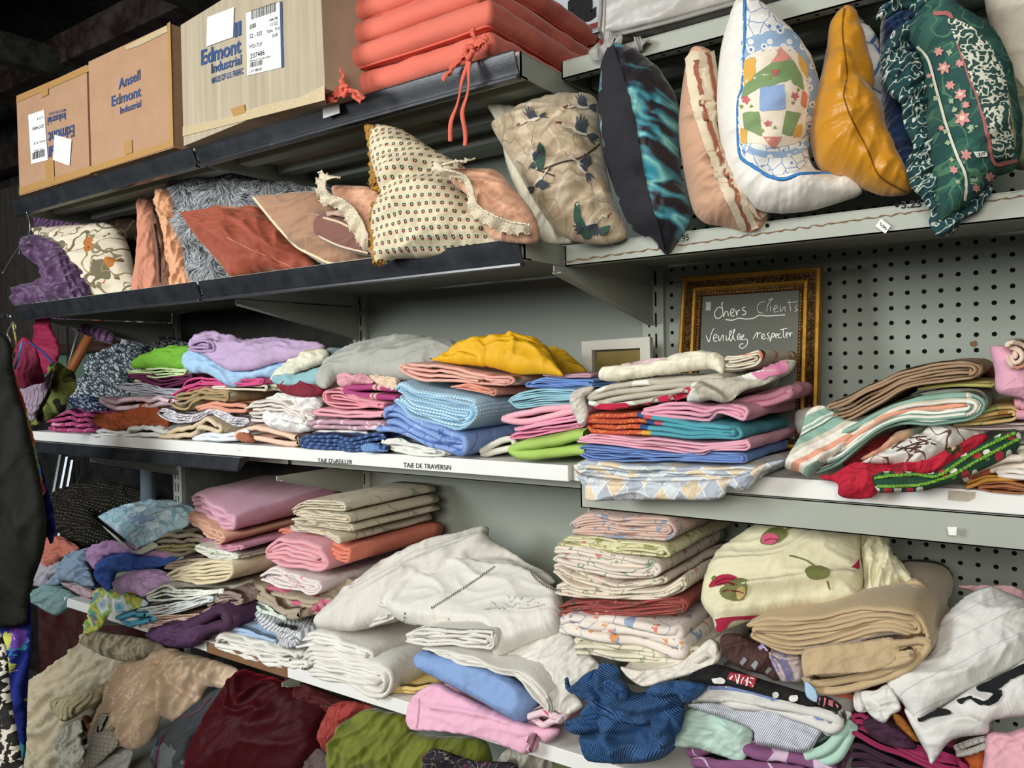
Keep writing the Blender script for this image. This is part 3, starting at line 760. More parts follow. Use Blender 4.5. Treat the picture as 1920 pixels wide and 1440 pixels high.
barcode(b3, (473, 38), (520, 22), 18, seed=5); barcode(b3, (470, 56), (482, 52), 9, seed=6); barcode(b3, (470, 128), (494, 122), 10, seed=8)
for t, a, b, h in (('144 PR', (507, 42), (523, 37), 6), ('12 DZ', (509, 50), (523, 46), 6), ('52 - 502', (470, 73), (493, 66), 8), ('Size  9.0', (502, 63), (526, 56), 6), ('EUR', (513, 71), (523, 68), 6), ('HYD-TUF', (469, 92), (493, 86), 7), ('207486', (471, 111), (498, 103), 9), ('PRODUCT OF SRI LANKA', (471, 117), (509, 108), 3.5), ('LOT 080347', (470, 137), (493, 132), 5)):
    btext(b3, t, a, b, h, .012, ink, .0022)
quad(b3, 'clear_tape', '344,238 420,222 500,196 560,184 610,160 611,188 344,256', clear_tape); quad(b3, 'packing_tape', '434,205 460,196 462,212 440,219', tape, .0026)
quad(b3, 'packing_tape', '582,-60 606,-70 606,-62 584,-50', tape)

# coral seat cushions: box cushions with piped edges and tie ribbons
coral = M('#D96C58', rough=.8, bump=.2, sheen=.15, mott=.06, mc='#c85848'); coral_d = M('#D5604C', rough=.8, bump=.1, mott=.03)
def seat_cushion(x0, x1, y0, y1, z0, z1, label, tilt=0):
    """boxed cushion: softly bulging slab with corded edges"""
    sd = nseed(); nu, nv = 40, 30; m = MB(); V = []; F = []
    R = .022; prof = []
    for a in np.linspace(-math.pi/2, math.pi/2, 9): prof.append(a)
    def rect(t, ins):
        # rounded rectangle perimeter point
        w, h = (x1-x0)-2*ins, (y1-y0)-2*ins; per = 2*(w+h); s = (t % 1)*per
        if s < w: p = (x0+ins+s, y0+ins)
        elif s < w+h: p = (x1-ins, y0+ins+s-w)
        elif s < 2*w+h: p = (x1-ins-(s-w-h), y1-ins)
        else: p = (x0+ins, y1-ins-(s-2*w-h))
        return p
    N = 160; rows = [(0.16, 0.0), (.1, 0.), (.05, .02), (.015, .06), (0, .14), (-.004, .35), (-.005, .5), (-.004, .65), (0, .86), (.015, .94), (.05, .98), (.1, 1.), (.16, 1.)]
    cxm, cym = (x0+x1)/2, (y0+y1)/2; H = z1-z0
    for r, (ins, f) in enumerate(rows):
        for i in range(N):
            x, y = rect(i/N, max(ins, .0) if ins > 0 else ins)
            cr = min(1, min(abs(x-x0), abs(x1-x))/.03+min(abs(y-y0), abs(y1-y))/.03)
            z = z0+H*f+(.005 if f > .5 else -.001)*(1-math.exp(-ins/.06))+.003*pn(x/.05+f, y/.05, sd)*(1 if f > .5 else .3)
            bul = .004*pn(i/9., r*.5, sd+1)
            dx, dy = x-cxm, y-cym; l = math.hypot(dx, dy); V.append((x+dx/l*bul, y+dy/l*bul, z+tilt*(x-x0)))
    for r in range(len(rows)-1):
        for i in range(N): F.append((r*N+i, r*N+(i+1) % N, (r+1)*N+(i+1) % N, (r+1)*N+i))
    F.append(list(range(N))[::-1]); F.append([(len(rows)-1)*N+i for i in range(N)])
    o = mesh_obj('seat_cushion', V, F, coral); tag(o, label, 'cushion', 'coral seat cushions')
    for f in (.06, .94):
        pts = [V[(3 if f < .5 else 9)*N+i] for i in range(N)]+[V[(3 if f < .5 else 9)*N]]
        MB().tube([(p[0]+(p[0]-cxm)*.006, p[1]+(p[1]-cym)*.006, p[2]) for p in pts], .0024, 6, False).build('piping', coral_d, o, smooth=True)
    return o
cz = AZt+.002; names = ['coral seat cushion at the bottom of the stack with two tied ribbons', 'coral seat cushion second from the bottom of the stack', 'coral seat cushion third from the bottom of the stack', 'coral seat cushion on top of the stack, cut by the frame edge']
Q = []
for i, (xl, xr, yf, h) in enumerate(((-1.235, -.865, 1.20, .052), (-1.245, -.858, 1.185, .052), (-1.262, -.885, 1.195, .050), (-1.245, -.880, 1.20, .050))):
    Q.append(seat_cushion(xl, xr, yf, 1.64, cz, cz+h, names[i])); cz += h+.0015
def ribbon(parent, px, Y, w, mat, name='tie_ribbon', tw=0.):
    q = resample(onY(catmull(S(px), False, 6), Y), 26); q[:, 1] += .004*np.sin(np.arange(26)*.5+tw); m = MB(); V = []; F = []
    t = np.gradient(q, axis=0); t /= np.linalg.norm(t, axis=1)[:, None]
    for i in range(26):
        s = np.cross(t[i], [0, 1, 0]); s /= np.linalg.norm(s)+1e-9; a = .5*math.sin(i*.3+tw); s = s*math.cos(a)+np.array([0, 1, 0])*math.sin(a)
        nn = np.cross(t[i], s)*.0009
        V += [q[i]-s*w/2-nn, q[i]+s*w/2-nn, q[i]+s*w/2+nn, q[i]-s*w/2+nn]
    for i in range(25):
        for k in range(4): F.append((4*i+k, 4*i+(k+1) % 4, 4*i+4+(k+1) % 4, 4*i+4+k))
    return mesh_obj(name, V, F, mat, parent)
for pts, w, t in (('878,98 868,110 845,130 832,152', .009, 0), ('878,98 872,140 856,190 842,264', .008, 1), ('880,98 880,150 868,200 872,240 869,272', .008, 2), ('880,98 900,85 912,68', .010, 3), ('884,52 890,75 880,98', .009, 1), ('880,98 896,84 908,92 905,76 882,94', .008, 2), ('876,100 858,118 838,140', .009, 2.5)):
    ribbon(Q[0], pts, 1.17, w, coral_d, tw=t)
for pts, w, t in (('645,170 628,175 606,163', .011, 0), ('645,170 625,182 602,180', .011, 1), ('645,172 630,186 610,190', .010, 2), ('645,170 660,176 676,192', .009, 3), ('640,128 642,150 648,170', .010, 4), ('645,170 668,172 681,184', .009, 1), ('647,168 632,166 600,160', .008, 5)):
    ribbon(Q[0], pts, 1.135, w, coral_d, tw=t)
for (u, v, yk) in ((880, 98, 1.164), (646, 170, 1.132)):
    c = P(u, v, yk); m = MB(); pts = [c+np.array([.008*math.cos(a), .003*math.sin(a*2), .010*math.sin(a)]) for a in np.linspace(0, 6.28, 14)]
    m.tube(pts, .0055, 8).build('knot', coral_d, Q[0], smooth=True)
# grey vinyl storage bag
vin = M('#A8A39C', rough=.38, bump=.18, mott=.08, spec=.5)
bag = blob('storage_bag', 'grey vinyl zipped storage bag with a webbing strap lying on the top right shelf', 'bag', '1127,-60 1125,20 1122,70 1130,74 1250,50 1400,8 1520,-28 1520,-120 1300,-120', 1.352, .03, vin, turn=0, lean=0., Tb=.12, wr=.003, ws=.09, pw=.3, pleat=.002, rim=.001, sharp=[0, 2, 7], clamp=(.601, 1.30), res=1600)
cord(bag, 'zip', '1130,-30 1128,20 1126,64 1140,70 1250,44 1400,2', .0035, M('#8a8780', rough=.4, mott=0), off=.003)
line(bag, 'seam', '1136,-30 1135,20 1134,55', 2, M('#7c7770', mott=0)); line(bag, 'seam', '1134,62 1250,34 1400,-8', 2, M('#8b867e', mott=0))
MB().box(*sum([[P(1122, 64, 1.335)[0]-.002, P(1122, 64, 1.335)[0]+.012], [1.312, 1.324], [P(1122, 64, 1.335)[2]-.006, P(1122, 64, 1.335)[2]+.004]], []), .002).build('zip_pull', M('#9b9b98', metal=.9, rough=.3, obj=1, mott=0, bump=0), bag)
web = M('#A5A29C', tex='rib', rs=2500, bump=.3, mott=.03)
for s, w, t in (('1112,88 1122,102 1138,92 1150,84', .026, 0), ('1150,84 1160,76 1132,70', .022, 1), ('1190,86 1205,78 1208,72', .026, 2)): ribbon(bag, s, 1.325, w, web, 'strap', t)
# painted sign on the wall behind the top shelf
sg = empty('sign', onY([[1085, 60]], 2.07)[0], 'white painted sign with a black letter and red band behind the top shelf', 'sign')
cc = onY(S('990,-40 1230,-40 1230,70 990,130'), 2.07)
MB().box(cc[0][0], cc[1][0], 2.06, 2.075, P(1085, 58, 2.07)[2], P(1085, 58, 2.07)[2]+.5).build('sign_face', M('#C9CDD0', obj=1, mott=.3, mc='#8f969c', bump=.1, tex='rough'), sg)
MB().box(cc[0][0], cc[1][0], 2.05, 2.075, P(1085, 58, 2.07)[2]-.09, P(1085, 58, 2.07)[2]).build('red_band', M('#8E3A34', obj=1, mott=.15), sg)
V, F = text_mesh('a', .05); px, F2 = text_px('a', (1064, 44), (1118, 30), 66, .06)
flat_px('painted_letter', px, F2, 2.058, ink, sg)
# ------------------------------------------------------------------ second shelf: pillows
KB = (BZt+.001, 1.235); KR = (.239, 1.36)
plum = M('#5B3A5E', 'stripe', cols=[('#6d4670', 17), ('#24182b', 9)], wob=.02, sheen=.2, rough=.5); plum_s = M('#55385c', rough=.45, sheen=.3, bump=.3)
o = blob('pillow', 'purple satin pillow with striped flange standing behind the brown floral pillow', 'pillow', '62,400 90,380 140,376 200,380 258,382 262,560 150,570 90,520', 1.60, .05, plum, turn=.1, lean=.1, clamp=KB, wr=.006, uvr=.9)
o = blob('pillow', 'shiny purple pillowcase spilling over the left end of the second shelf', 'pillowcase', '26,562 40,536 78,526 92,512 70,496 44,470 40,448 74,440 120,462 165,520 160,566 110,572 60,572 40,578', 1.225, .05, plum_s, turn=.2, lean=.1, clamp=KB, wr=.012, ws=.045, wa=1.0, an=2.5, ridges=[('60,450 100,480 140,560', .012, .014), ('45,470 80,520 100,560', .01, .012), ('40,545 90,540 140,560', .01, .01)])
for s in ('120,470 135,520 160,560', '110,474 124,520 146,566', '132,470 150,520 170,556'): line(o, 'dark_stripe', s, 3.5, M('#2a1830', mott=0))
blob('pillow', 'dark brown pillow with yellow flowers squeezed behind the beige floral one', 'pillow', '205,424 262,420 262,560 225,560', 1.50, .03, M('#4A3226', 'print', layers=[('flower', '#d8b45e', 34, .30, .5), ('vine', '#7c6a4a', 12, .02)]), turn=.1, lean=.1, clamp=KB)
fl = M('#D9CDB4', 'print', layers=[('vine', '#6b6348', 9, .022), ('vine', '#8a7b5a', 14, .014), ('flower', '#B26B2E', 17, .32, .55, .02, '#7a3d1a'), ('flower', '#7c5a3a', 30, .25, .35, .02)], bump=.3)
blob('pillow', 'beige pillow with brown and orange flowers nearest the left end of the shelf', 'pillow', '55,426 130,424 205,420 232,440 248,490 258,560 200,566 150,560 108,505 80,462', 1.30, .07, fl, turn=.3, lean=.25, clamp=KB, wr=.005, ridges=[('150,556 175,530 215,545', .012, .01), ('75,440 150,470 210,520', .03, .006)], sharp=[0])
blob('pillow', 'narrow salmon pink pillow standing on edge left of the brown one', 'pillow', '258,376 285,378 292,420 300,480 312,560 255,562 254,500 260,440', 1.34, .035, M('#C98468', sheen=.3, bump=.3), turn=.5, lean=.1, clamp=KB, ws=.04, wa=1.4)
br = blob('pillow', 'narrow brown pillow with black piping between salmon and peach ones', 'pillow', '284,392 300,420 318,470 336,505 340,555 300,560 294,490 286,440', 1.31, .03, M('#7A4F3C', sheen=.2), turn=.5, lean=.1, clamp=KB, ws=.04, wa=1.4)
cord(br, 'piping', '290,420 298,470 301,530', .003, M('#1c1412', mott=0))
blob('pillow', 'narrow peach satin pillow beside the grey fur one', 'pillow', '290,358 318,360 330,400 345,450 362,500 375,555 330,558 318,500 306,440', 1.29, .035, M('#DE9F72', sheen=.3, rough=.5, bump=.4), turn=.5, lean=.1, clamp=KB, ws=.03, wa=1.2, wr=.008)
# grey fur pillow with real pile
furb = M('#8d8f90', rough=.95, mott=.3)
fp = blob('fur_pillow', 'shaggy grey fur pillow behind the rust velvet one', 'pillow', '314,314 350,312 430,330 520,344 600,352 640,380 600,480 520,540 440,540 372,535 350,480 330,420', 1.37, .05, furb, turn=.35, lean=.15, clamp=KB, wr=.012)
def fur(o, n, ln, mats, seed=3, flow=(.3, -1)):
    V, tr = TRI[o.name]; V = np.array(V); tr = np.array(tr); rs = np.random.RandomState(seed); A, B_, C_ = V[tr[:, 0]], V[tr[:, 1]], V[tr[:, 2]]
    cr = np.cross(B_-A, C_-A); ar = np.linalg.norm(cr, axis=1); pk = rs.choice(len(tr), n, p=ar/ar.sum()); r1, r2 = rs.rand(n)**.5, rs.rand(n)
    p = A[pk]*(1-r1)[:, None]+B_[pk]*(r1*(1-r2))[:, None]+C_[pk]*(r1*r2)[:, None]; N = cr[pk]/ar[pk][:, None]; n0 = -np.array(o['_n']); N *= np.sign(N @ n0)[:, None]
    e1 = np.array([1, .3, 0.]); ang = 2.6*pn(p[:, 0]/.06, p[:, 2]/.06, seed); fx = flow[0]*np.cos(ang)-flow[1]*np.sin(ang); fz = flow[0]*np.sin(ang)+flow[1]*np.cos(ang)
    D = fx[:, None]*e1+fz[:, None]*np.array([0, 0, 1.]); D /= np.linalg.norm(D, axis=1)[:, None]
    L = ln*(.6+.7*rs.rand(n))[:, None]; sd = np.cross(D, N)*.0011; q = p+(N*.4+D*.35)*L; q2 = p+(N*.42+D*1.0)*L+rs.randn(n, 3)*.0015
    VV = np.stack([p-sd, p+sd, q+sd*.8, q-sd*.8, q2], 1); k = rs.rand(n)
    for j, m in enumerate(mats):
        s = (k*len(mats)).astype(int) == j; W_ = VV[s].reshape(-1, 3); b = np.arange(s.sum())*5
        F = [f for x in b for f in ((x, x+1, x+2, x+3), (x+3, x+2, x+4))]; d = mesh_obj('fur_pile', W_, F, m, o); d['kind'] = 'stuff'
fur(fp, 15000, .030, [M('#A9ABAD', rough=.6, bump=0, mott=0, sheen=.3), M('#83868a', rough=.6, bump=0, mott=0), M('#C4C6C8', rough=.6, bump=0, mott=0)])
vel = M('#9C4A34', rough=.7, sheen=.8, bump=.15, mott=.25, mc='#6b2a1c', st_='#e0a080')
rv = blob('velvet_pillow', 'rust red velvet pillow slumped in front of the grey fur', 'pillow', '336,397 400,392 487,389 510,410 545,440 590,492 592,505 560,512 500,510 450,524 440,526 400,480 365,440', 1.275, .065, vel, turn=.35, lean=.3, clamp=KB, wr=.009, ws=.07, wa=-.5, ridges=[('420,450 500,470 580,500', .02, .010), ('510,480 540,495 575,500', .01, -.008), ('505,495 530,512 560,508', .012, .012)], sharp=[0])
line(rv, 'seam', '425,445 480,472 510,484 560,506', 2, M('#b97560', mott=0))
tp = blob('pillow', 'tan pillow with cream piping leaning right of the rust velvet one', 'pillow', '474,367 540,364 608,362 640,400 680,440 702,480 690,492 620,500 580,480 520,430', 1.27, .05, M('#A87F62', sheen=.4, mott=.1), turn=.35, lean=.2, clamp=KB, wr=.006, ridges=[('600,460 640,470 680,480', .012, .008)], sharp=[0])
cord(tp, 'piping', '476,370 500,400 530,435 556,462 590,480 622,494 660,490 695,485', .0042, M('#DCCBA8', mott=0))
bc = blob('cushion', 'small mauve brown boxed cushion with cream piping beneath the left lace pillow', 'cushion', '594,412 615,402 650,404 690,430 712,455 700,478 650,470 596,444', 1.235, .03, M('#7E5448', sheen=.3), turn=.3, lean=.1, Tb=.05, pw=.3, pleat=.001, wr=.003)
cord(bc, 'piping', '596,442 640,462 690,474', .003, M('#D9C0A4', mott=0)); cord(bc, 'piping', '606,408 640,418 690,446', .003, M('#D9C0A4', mott=0)); 
ribbon(bc, '612,402 622,398 650,404 668,416', 1.20, .012, M('#B99a84', mott=0), 'strap')
peach = M('#DFA987', 'print', layers=[('blot', '#CB9474', 26, .56), ('vine', '#d19a7a', 18, .02)], sheen=.2)
lace = M('#E0D2B4', holes=200, he=.30, mott=.05, bump=.5, tex='knit', ks=300); lace_s = M('#DDCFB2', bump=.6, tex='knit', ks=260, mott=.1)
def lace_strip(o, outer, inner, name='lace_trim', off=.006, wav=.006, dep=.03):
    a = resample(catmull(S(outer), False, 6), 90); b = resample(catmull(S(inner), False, 6), 90); V = []; F = []; n = np.array(o['_n']); m = 7
    for j in range(m):
        t = j/(m-1); q = a*(1-t)+b*t; w = onplane(q, n, o['_d']); k = np.arange(90)
        w = w-n*(off+dep+.018*t+wav*np.sin(k*.75+t)*(1-t)+.004*np.sin(k*.31))[:, None]; V.append(w)
    V = np.concatenate(V); F = [(j*90+i, j*90+i+1, (j+1)*90+i+1, (j+1)*90+i) for j in range(m-1) for i in range(89)]
    s = np.repeat(np.arange(90)[None]*.0045, m, 0); t = np.repeat(np.arange(m)[:, None]*.008, 90, 1)
    d = mesh_obj(name, V, F, lace, o, uv=np.stack([s.ravel(), t.ravel()], 1)); 
    c = MB().tube(V[-90:], .0025, 6); c.build('lace_heading', lace_s, o, smooth=True)
    # scalloped outer edge
    MB().tube(V[:90]+np.stack([0*np.arange(90), .003*np.sin(np.arange(90)*1.4), .003*np.cos(np.arange(90)*1.4)], 1), .0016, 5).build('lace_edge', lace_s, o, smooth=True)
lp1 = blob('lace_pillow', 'peach damask pillow with wide crochet lace left of the provencal pillow', 'pillow', '622,350 660,348 700,352 740,372 760,440 730,500 690,470 660,425 635,385', 1.225, .03, peach, turn=.35, lean=.15, wr=.005, clamp=KB)
lace_strip(lp1, '640,344 612,334 610,362 618,392 650,402 672,440 690,470 702,478', '660,350 634,352 632,362 640,380 668,392 692,415 704,440 712,455')
prov = M('#D8CBA9', 'calico', p=.0152, m=[(0, -.02, .24, '#23302a'), (-.12, .1, .13, '#2c5a48'), (.1, .12, .12, '#2c5a48'), (0, -.1, .14, '#A8352E'), (.0, .02, .07, '#e8dcc0')], bump=.3, mott=.12)
pv = blob('provencal_pillow', 'cream pillow printed with tiny red and green sprigs and a mustard crochet edge', 'pillow', '690,238 718,234 760,246 820,285 870,312 900,352 900,362 890,374 940,430 975,470 900,478 800,484 740,486 722,496 706,496 702,460 700,420 722,374 712,345 698,300', 1.19, .075, prov, turn=.35, lean=.15, wr=.007, ws=.08, res=4200, ridges=[('738,372 780,350 830,335 880,330', .016, -.022), ('740,370 800,372 860,400', .035, .012), ('740,350 790,330', .02, .012)], sharp=[0], pleat=.006)
croch = M('#B07E26', bump=1., tex='knit', ks=150, mott=.3, mc='#8a8a80')
for s in ('690,240 697,275 700,320 700,350', '702,352 712,360 722,372 716,380 700,386', '706,384 700,420 702,460 707,494'):
    for k, (dx, r) in enumerate(((0, .006), (8, .0065), (15, .005))):
        q = S(s)+[[dx, 0]]; q = catmull(q, False, 8); w = onplane(q, np.array(pv['_n']), pv['_d'])-np.array(pv['_n'])*(.006+.004*k); i = np.arange(len(w))
        w = w+np.stack([.002*np.sin(i*2.1+k), 0*i, .002*np.cos(i*1.7+k)], 1); MB().tube(w, [r*(1+.3*math.sin(j*1.9)) for j in range(len(w))], 7).build('crochet_edge', croch, pv, smooth=True)
lp2 = blob('lace_pillow', 'peach damask pillow with narrow lace edge right of the provencal pillow', 'pillow', '838,318 880,316 930,320 960,350 1000,400 1010,452 960,455 920,445 900,410 880,370 850,345', 1.165, .035, peach, turn=.4, lean=.15, wr=.006)
lace_strip(lp2, '900,314 860,318 828,318 822,334 850,344 878,352 888,380 888,408 920,432 960,448 1002,450', '890,324 862,326 846,328 844,336 862,342 888,350 902,376 908,400 935,420 970,432 1004,440')
blob('pillow', 'plain cream linen pillow standing behind the bird brocade one', 'pillow', '912,196 930,194 1000,204 1080,230 1110,440 1080,462 1030,462 1000,440 975,380 950,310 935,240', 1.33, .04, M('#CFC7AE', sheen=.1, bump=.4, mott=.15), turn=.45, lean=.12, wr=.007, ws=.05, wa=1.2, clamp=(.243, 1.24), sharp=[0])
broc = M('#B5A183', 'print', layers=[('vine', '#C7B598', 13, .03), ('vine', '#a08c70', 21, .02)], rough=.55, sheen=.3, bump=.5, mott=.15)
bp = blob('bird_pillow', 'beige brocade pillow patterned with flying cranes, slumped left of the teal one', 'pillow', '921,232 945,222 980,200 1040,182 1100,178 1120,190 1130,280 1150,370 1176,430 1172,448 1140,458 1090,455 1050,440 1010,390 970,320 940,270', 1.285, .075, broc, turn=.35, lean=.18, wr=.008, ws=.075, res=3600, ridges=[('960,300 1010,285 1060,310 1120,300', .015, -.016), ('980,330 1030,345 1080,340', .02, .012), ('1085,350 1120,345 1155,390', .016, .012), ('1060,440 1100,380 1150,370', .014, -.012)], pleat=.006)
bd = M('#39414C', mott=.2); bg_ = M('#2C5142', mott=.15); bw = M('#C9BFAC', mott=.1); bred = M('#6e2f2a', mott=.1)
def crane(o, u, v, s, rot, wm=bd):
    """printed crane: feathered wing, pale body, tail plumes and a long neck"""
    c_, s_ = math.cos(rot), math.sin(rot); T = lambda P_: np.array([(u+s*(x*c_-y*s_), v+s*(x*s_+y*c_)) for x, y in P_])
    decal(o, 'printed_body', T([(-16, 3), (-6, -4), (8, -5), (20, 0), (10, 6), (-4, 8)]), bw, step=4, off=.0024)
    for k in range(5):
        a = -2.2+.24*k; L = 34-3*abs(k-1); e = (math.cos(a)*L, math.sin(a)*L)
        decal(o, 'printed_feather', T([(0+k*2, 0), (e[0]*.5-3, e[1]*.5), e, (e[0]*.6+4, e[1]*.6+2)]), wm, step=4, off=.0034, smooth=False)
    decal(o, 'printed_wing', T([(-8, 0), (-10, -14), (-2, -18), (10, -8), (14, 0)]), wm, step=4, off=.003)
    for k in (-1, 0, 1): decal(o, 'printed_tail', T([(16, 0), (26, -3+5*k), (38, 2+8*k), (24, 3+4*k)]), wm, step=4, off=.003)
    q = T([(-14, 2), (-24, 8), (-34, 4), (-44, 8)]); line(o, 'printed_neck', q, 3*s, bw, off=.003); line(o, 'printed_head', q[-2:], 3.2*s, bred, off=.0034)
for a in ((1085, 245, 1.0, .5), (1090, 200, .75, .1), (1000, 222, .75, -.3), (1090, 312, .85, .9), (1012, 340, .75, 2.4), (1110, 420, .9, 2.8), (1000, 292, .7, 1.6)): crane(bp, *a)
for s, m in (('1012,268 1022,288 1018,316 1010,318 1004,296', bg_), ('1078,385 1085,380 1092,410 1112,440 1096,446 1078,415', bg_), ('1118,430 1144,422 1138,436 1126,440', bg_)): decal(bp, 'printed_leaf', s, m, step=5, off=.0026)
for s in ('1018,318 1050,306 1090,296 1124,270', '1000,315 1040,330'): line(bp, 'printed_branch', s, 3, M('#3a3128', mott=0))
# teal / charcoal pillow
tq = M('#17151B', 'ripple', s=26, st=[(.36, '#15121a'), (.47, '#201a22'), (.53, '#2f7f90'), (.60, '#7fc4bd'), (.68, '#2c8a9e')], rot=.3, rough=.5, sheen=.2, mott=.05)
tl = blob('pillow', 'charcoal pillow with teal and black rippled print, its corner hanging over the shelf', 'pillow', '1150,80 1180,92 1225,125 1262,170 1278,230 1276,300 1282,350 1298,400 1290,430 1270,455 1250,482 1222,448 1190,430 1172,400 1150,340 1130,270 1122,190 1130,120', 1.315, .085, tq, turn=.45, lean=.1, wr=.006, ws=.09, wa=1.2, res=3400, sharp=[0, 10], ridges=[('1205,345 1240,352 1280,350', .014, -.014)])
decal(tl, 'charcoal_backing', '1149,80 1158,110 1175,160 1192,230 1205,300 1218,370 1238,430 1249,482 1222,448 1190,430 1172,400 1150,340 1130,270 1121,190 1130,120', M('#1f1f26', mott=.05, bump=.2), step=7, off=.0032)
# peach striped pillow
ps = blob('pillow', 'faded peach pillow with cream bands and rust stripes between teal and patchwork ones', 'pillow', '1292,98 1312,92 1338,104 1352,180 1352,260 1380,330 1430,385 1444,400 1432,430 1410,438 1360,425 1322,418 1300,395 1284,330 1272,250 1278,170', 1.325, .075, M('#C99B7C', sheen=.1, mott=.12), turn=.4, lean=.1, wr=.008, ws=.05, wa=-.3, res=3000, ridges=[('1300,340 1330,360 1370,400', .02, .01)])
cr_ = M('#DDCDB0', mott=.1); ru = M('#9B5A42', mott=.1)
for s, w, m in (('1304,100 1308,160 1320,220 1345,300 1372,360 1408,430', 30, cr_), ('1306,115 1314,180 1328,240 1352,310 1380,370 1406,430', 7, ru), ('1322,100 1330,150 1342,230', 26, cr_), ('1324,104 1334,160 1345,225', 6, ru), ('1372,330 1400,372 1428,405', 16, cr_), ('1380,338 1400,366 1425,402', 6, ru)):
    line(ps, 'woven_stripe', s, w, m, off=.005 if m is cr_ else .0068)
# patchwork pillow
pw = blob('patchwork_pillow', 'white pillow with pastel patchwork panel and blue piping, folded at its lower corner', 'pillow', '1385,-6 1420,2 1460,40 1500,80 1535,150 1536,210 1520,260 1516,290 1530,318 1580,322 1612,345 1614,365 1580,378 1520,395 1460,400 1420,392 1380,355 1356,290 1344,200 1350,100 1365,40', 1.305, .085, M('#E8E3D8', sheen=.1, mott=.06, mc='#b5ab98'), turn=.35, lean=.1, wr=.006, ws=.09, res=5200, ridges=[('1440,330 1500,318 1560,328', .018, -.022), ('1400,380 1480,370 1590,350', .03, .014), ('1455,300 1500,280 1520,270', .012, -.012)], pleat=.007)
bt = M('#93AECB', 'calico', p=.032, m=[(-.2, 0, .17, '#E6E6E2'), (.12, .15, .19, '#E6E6E2'), (.1, -.25, .15, '#E6E6E2'), (.12, .15, .08, '#4d74ae'), (-.2, 0, .07, '#4d74ae')], mott=.08)
bwh = M('#E4E3DC', 'print', layers=[('edge', '#6C8CBC', 48, .03), ('flower', '#6C8CBC', 75, .24, .45)], mott=.05)
for s, m, of in (('1396,-6 1420,2 1462,42 1500,82 1534,152 1535,212 1516,290 1500,318 1470,326 1440,330 1424,318 1400,300 1384,260 1388,150', bwh, .0012),
                 ('1396,80 1430,62 1480,56 1500,84 1470,98 1430,104 1396,112', bt, .0018), ('1500,84 1532,150 1534,212 1518,272 1512,230 1516,160 1490,95', bt, .0018), ('1390,270 1430,282 1480,282 1514,262 1512,280 1470,294 1420,292', bt, .0018),
                 ('1396,112 1463,88 1490,96 1512,160 1508,230 1498,264 1452,276 1430,270 1390,262 1384,180', M('#E9DCC6', mott=.05), .0022)):
    decal(pw, 'printed_panel', s, m, off=of, step=9)
pk = M('#D98C7C', mott=.08); gr = M('#7F9A66', mott=.12); yl = M('#DDA94A', mott=.08); bl = M('#8DA6CE', mott=.08); crm = M('#EADFCB', mott=.05)
for s, m in (('1463,90 1484,112 1444,120', pk), ('1444,120 1484,112 1482,150 1426,166 1390,188 1396,160', gr), ('1484,112 1500,140 1506,170 1482,158', gr), ('1426,164 1470,158 1472,205 1424,210', bl), ('1394,212 1424,210 1430,258 1396,240', gr), ('1472,208 1500,212 1482,256 1464,250', gr), ('1430,258 1466,256 1450,278', pk), ('1396,116 1418,108 1416,146 1396,160', yl), ('1492,98 1510,120 1512,150 1498,130', yl), ('1390,238 1402,244 1402,272 1390,268', yl), ('1486,236 1502,232 1500,256 1484,258', yl), ('1502,170 1512,178 1508,205 1498,195', M('#D97B5A', mott=.05))):
    decal(pw, 'patch', s, m, off=.0030, step=7, smooth=False)
motifs(pw, 'printed_rose', [(1452, 138, 1), (1400, 188, 1.), (1440, 232, 1.), (1488, 180, 1)], [M('#C96A6A', mott=0)], 8, 5, .0036); motifs(pw, 'printed_leaf', [(1442, 146, 1), (1462, 130, 1), (1410, 200, 1), (1392, 200, 1), (1430, 246, 1), (1452, 240, 1), (1484, 192, 1), (1494, 170, 1)], [M('#8a9a4e', mott=0)], 4, 3, .0035)
cord(pw, 'piping', '1396,-4 1397,40 1396,100 1392,165 1385,185 1384,230 1388,292 1410,310 1440,330 1470,336 1500,326 1560,326 1580,330', .003, M('#3C7FC0', mott=0))
# white and blue pillow behind the mustard one
wb_ = blob('pillow', 'white pillow with blue line flowers hidden behind the mustard satin one', 'pillow', '1560,60 1600,24 1625,50 1652,90 1665,200 1660,320 1680,355 1600,350 1555,260 1545,150', 1.40, .05, M('#DAD9D4', 'print', layers=[('edge', '#55709e', 16, .03), ('flower', '#7b93bb', 30, .2, .35)], mott=.05), turn=.3, lean=.1, clamp=KR)
mus = M('#C98712', rough=.38, sheen=.2, bump=.12, mott=.05, spec=.45)
mp_ = blob('satin_pillow', 'mustard yellow satin pillow slumped beside the patchwork one', 'pillow', '1585,12 1602,18 1615,50 1628,100 1640,150 1636,180 1652,190 1662,250 1690,310 1712,350 1700,366 1650,366 1600,345 1540,320 1520,270 1518,210 1535,160 1550,90 1558,40', 1.325, .075, mus, turn=.3, lean=.1, wr=.006, ws=.08, wa=1.2, res=3400, ridges=[('1580,180 1600,165 1640,182', .014, -.018), ('1560,150 1575,170 1570,230', .02, .012), ('1570,290 1620,330 1680,355', .02, .010), ('1600,190 1640,250 1680,320', .02, .008)], pleat=.006)
line(mp_, 'seam', '1583,16 1580,60 1585,110 1588,150 1582,180 1600,230 1626,280 1650,330 1700,360', 2.6, M('#6e4408', mott=0))
blob('pillow', 'dark blue fleece pillow squeezed behind the green floral ruffle', 'pillow', '1655,34 1690,10 1730,30 1740,200 1720,340 1690,330 1668,270 1652,180 1650,90', 1.385, .05, M('#1E3A66', rough=.95, bump=.8, tex='knit', ks=90, sheen=.4), turn=.3, lean=.1, clamp=KR, wr=.01, ws=.03)
grn = M('#1D4A45', 'print', layers=[('blot', '#2c5c4e', 34, .56), ('flower', '#9fb38d', 44, .22, .16, .03), ('vine', '#47775a', 30, .014)], mott=.1)
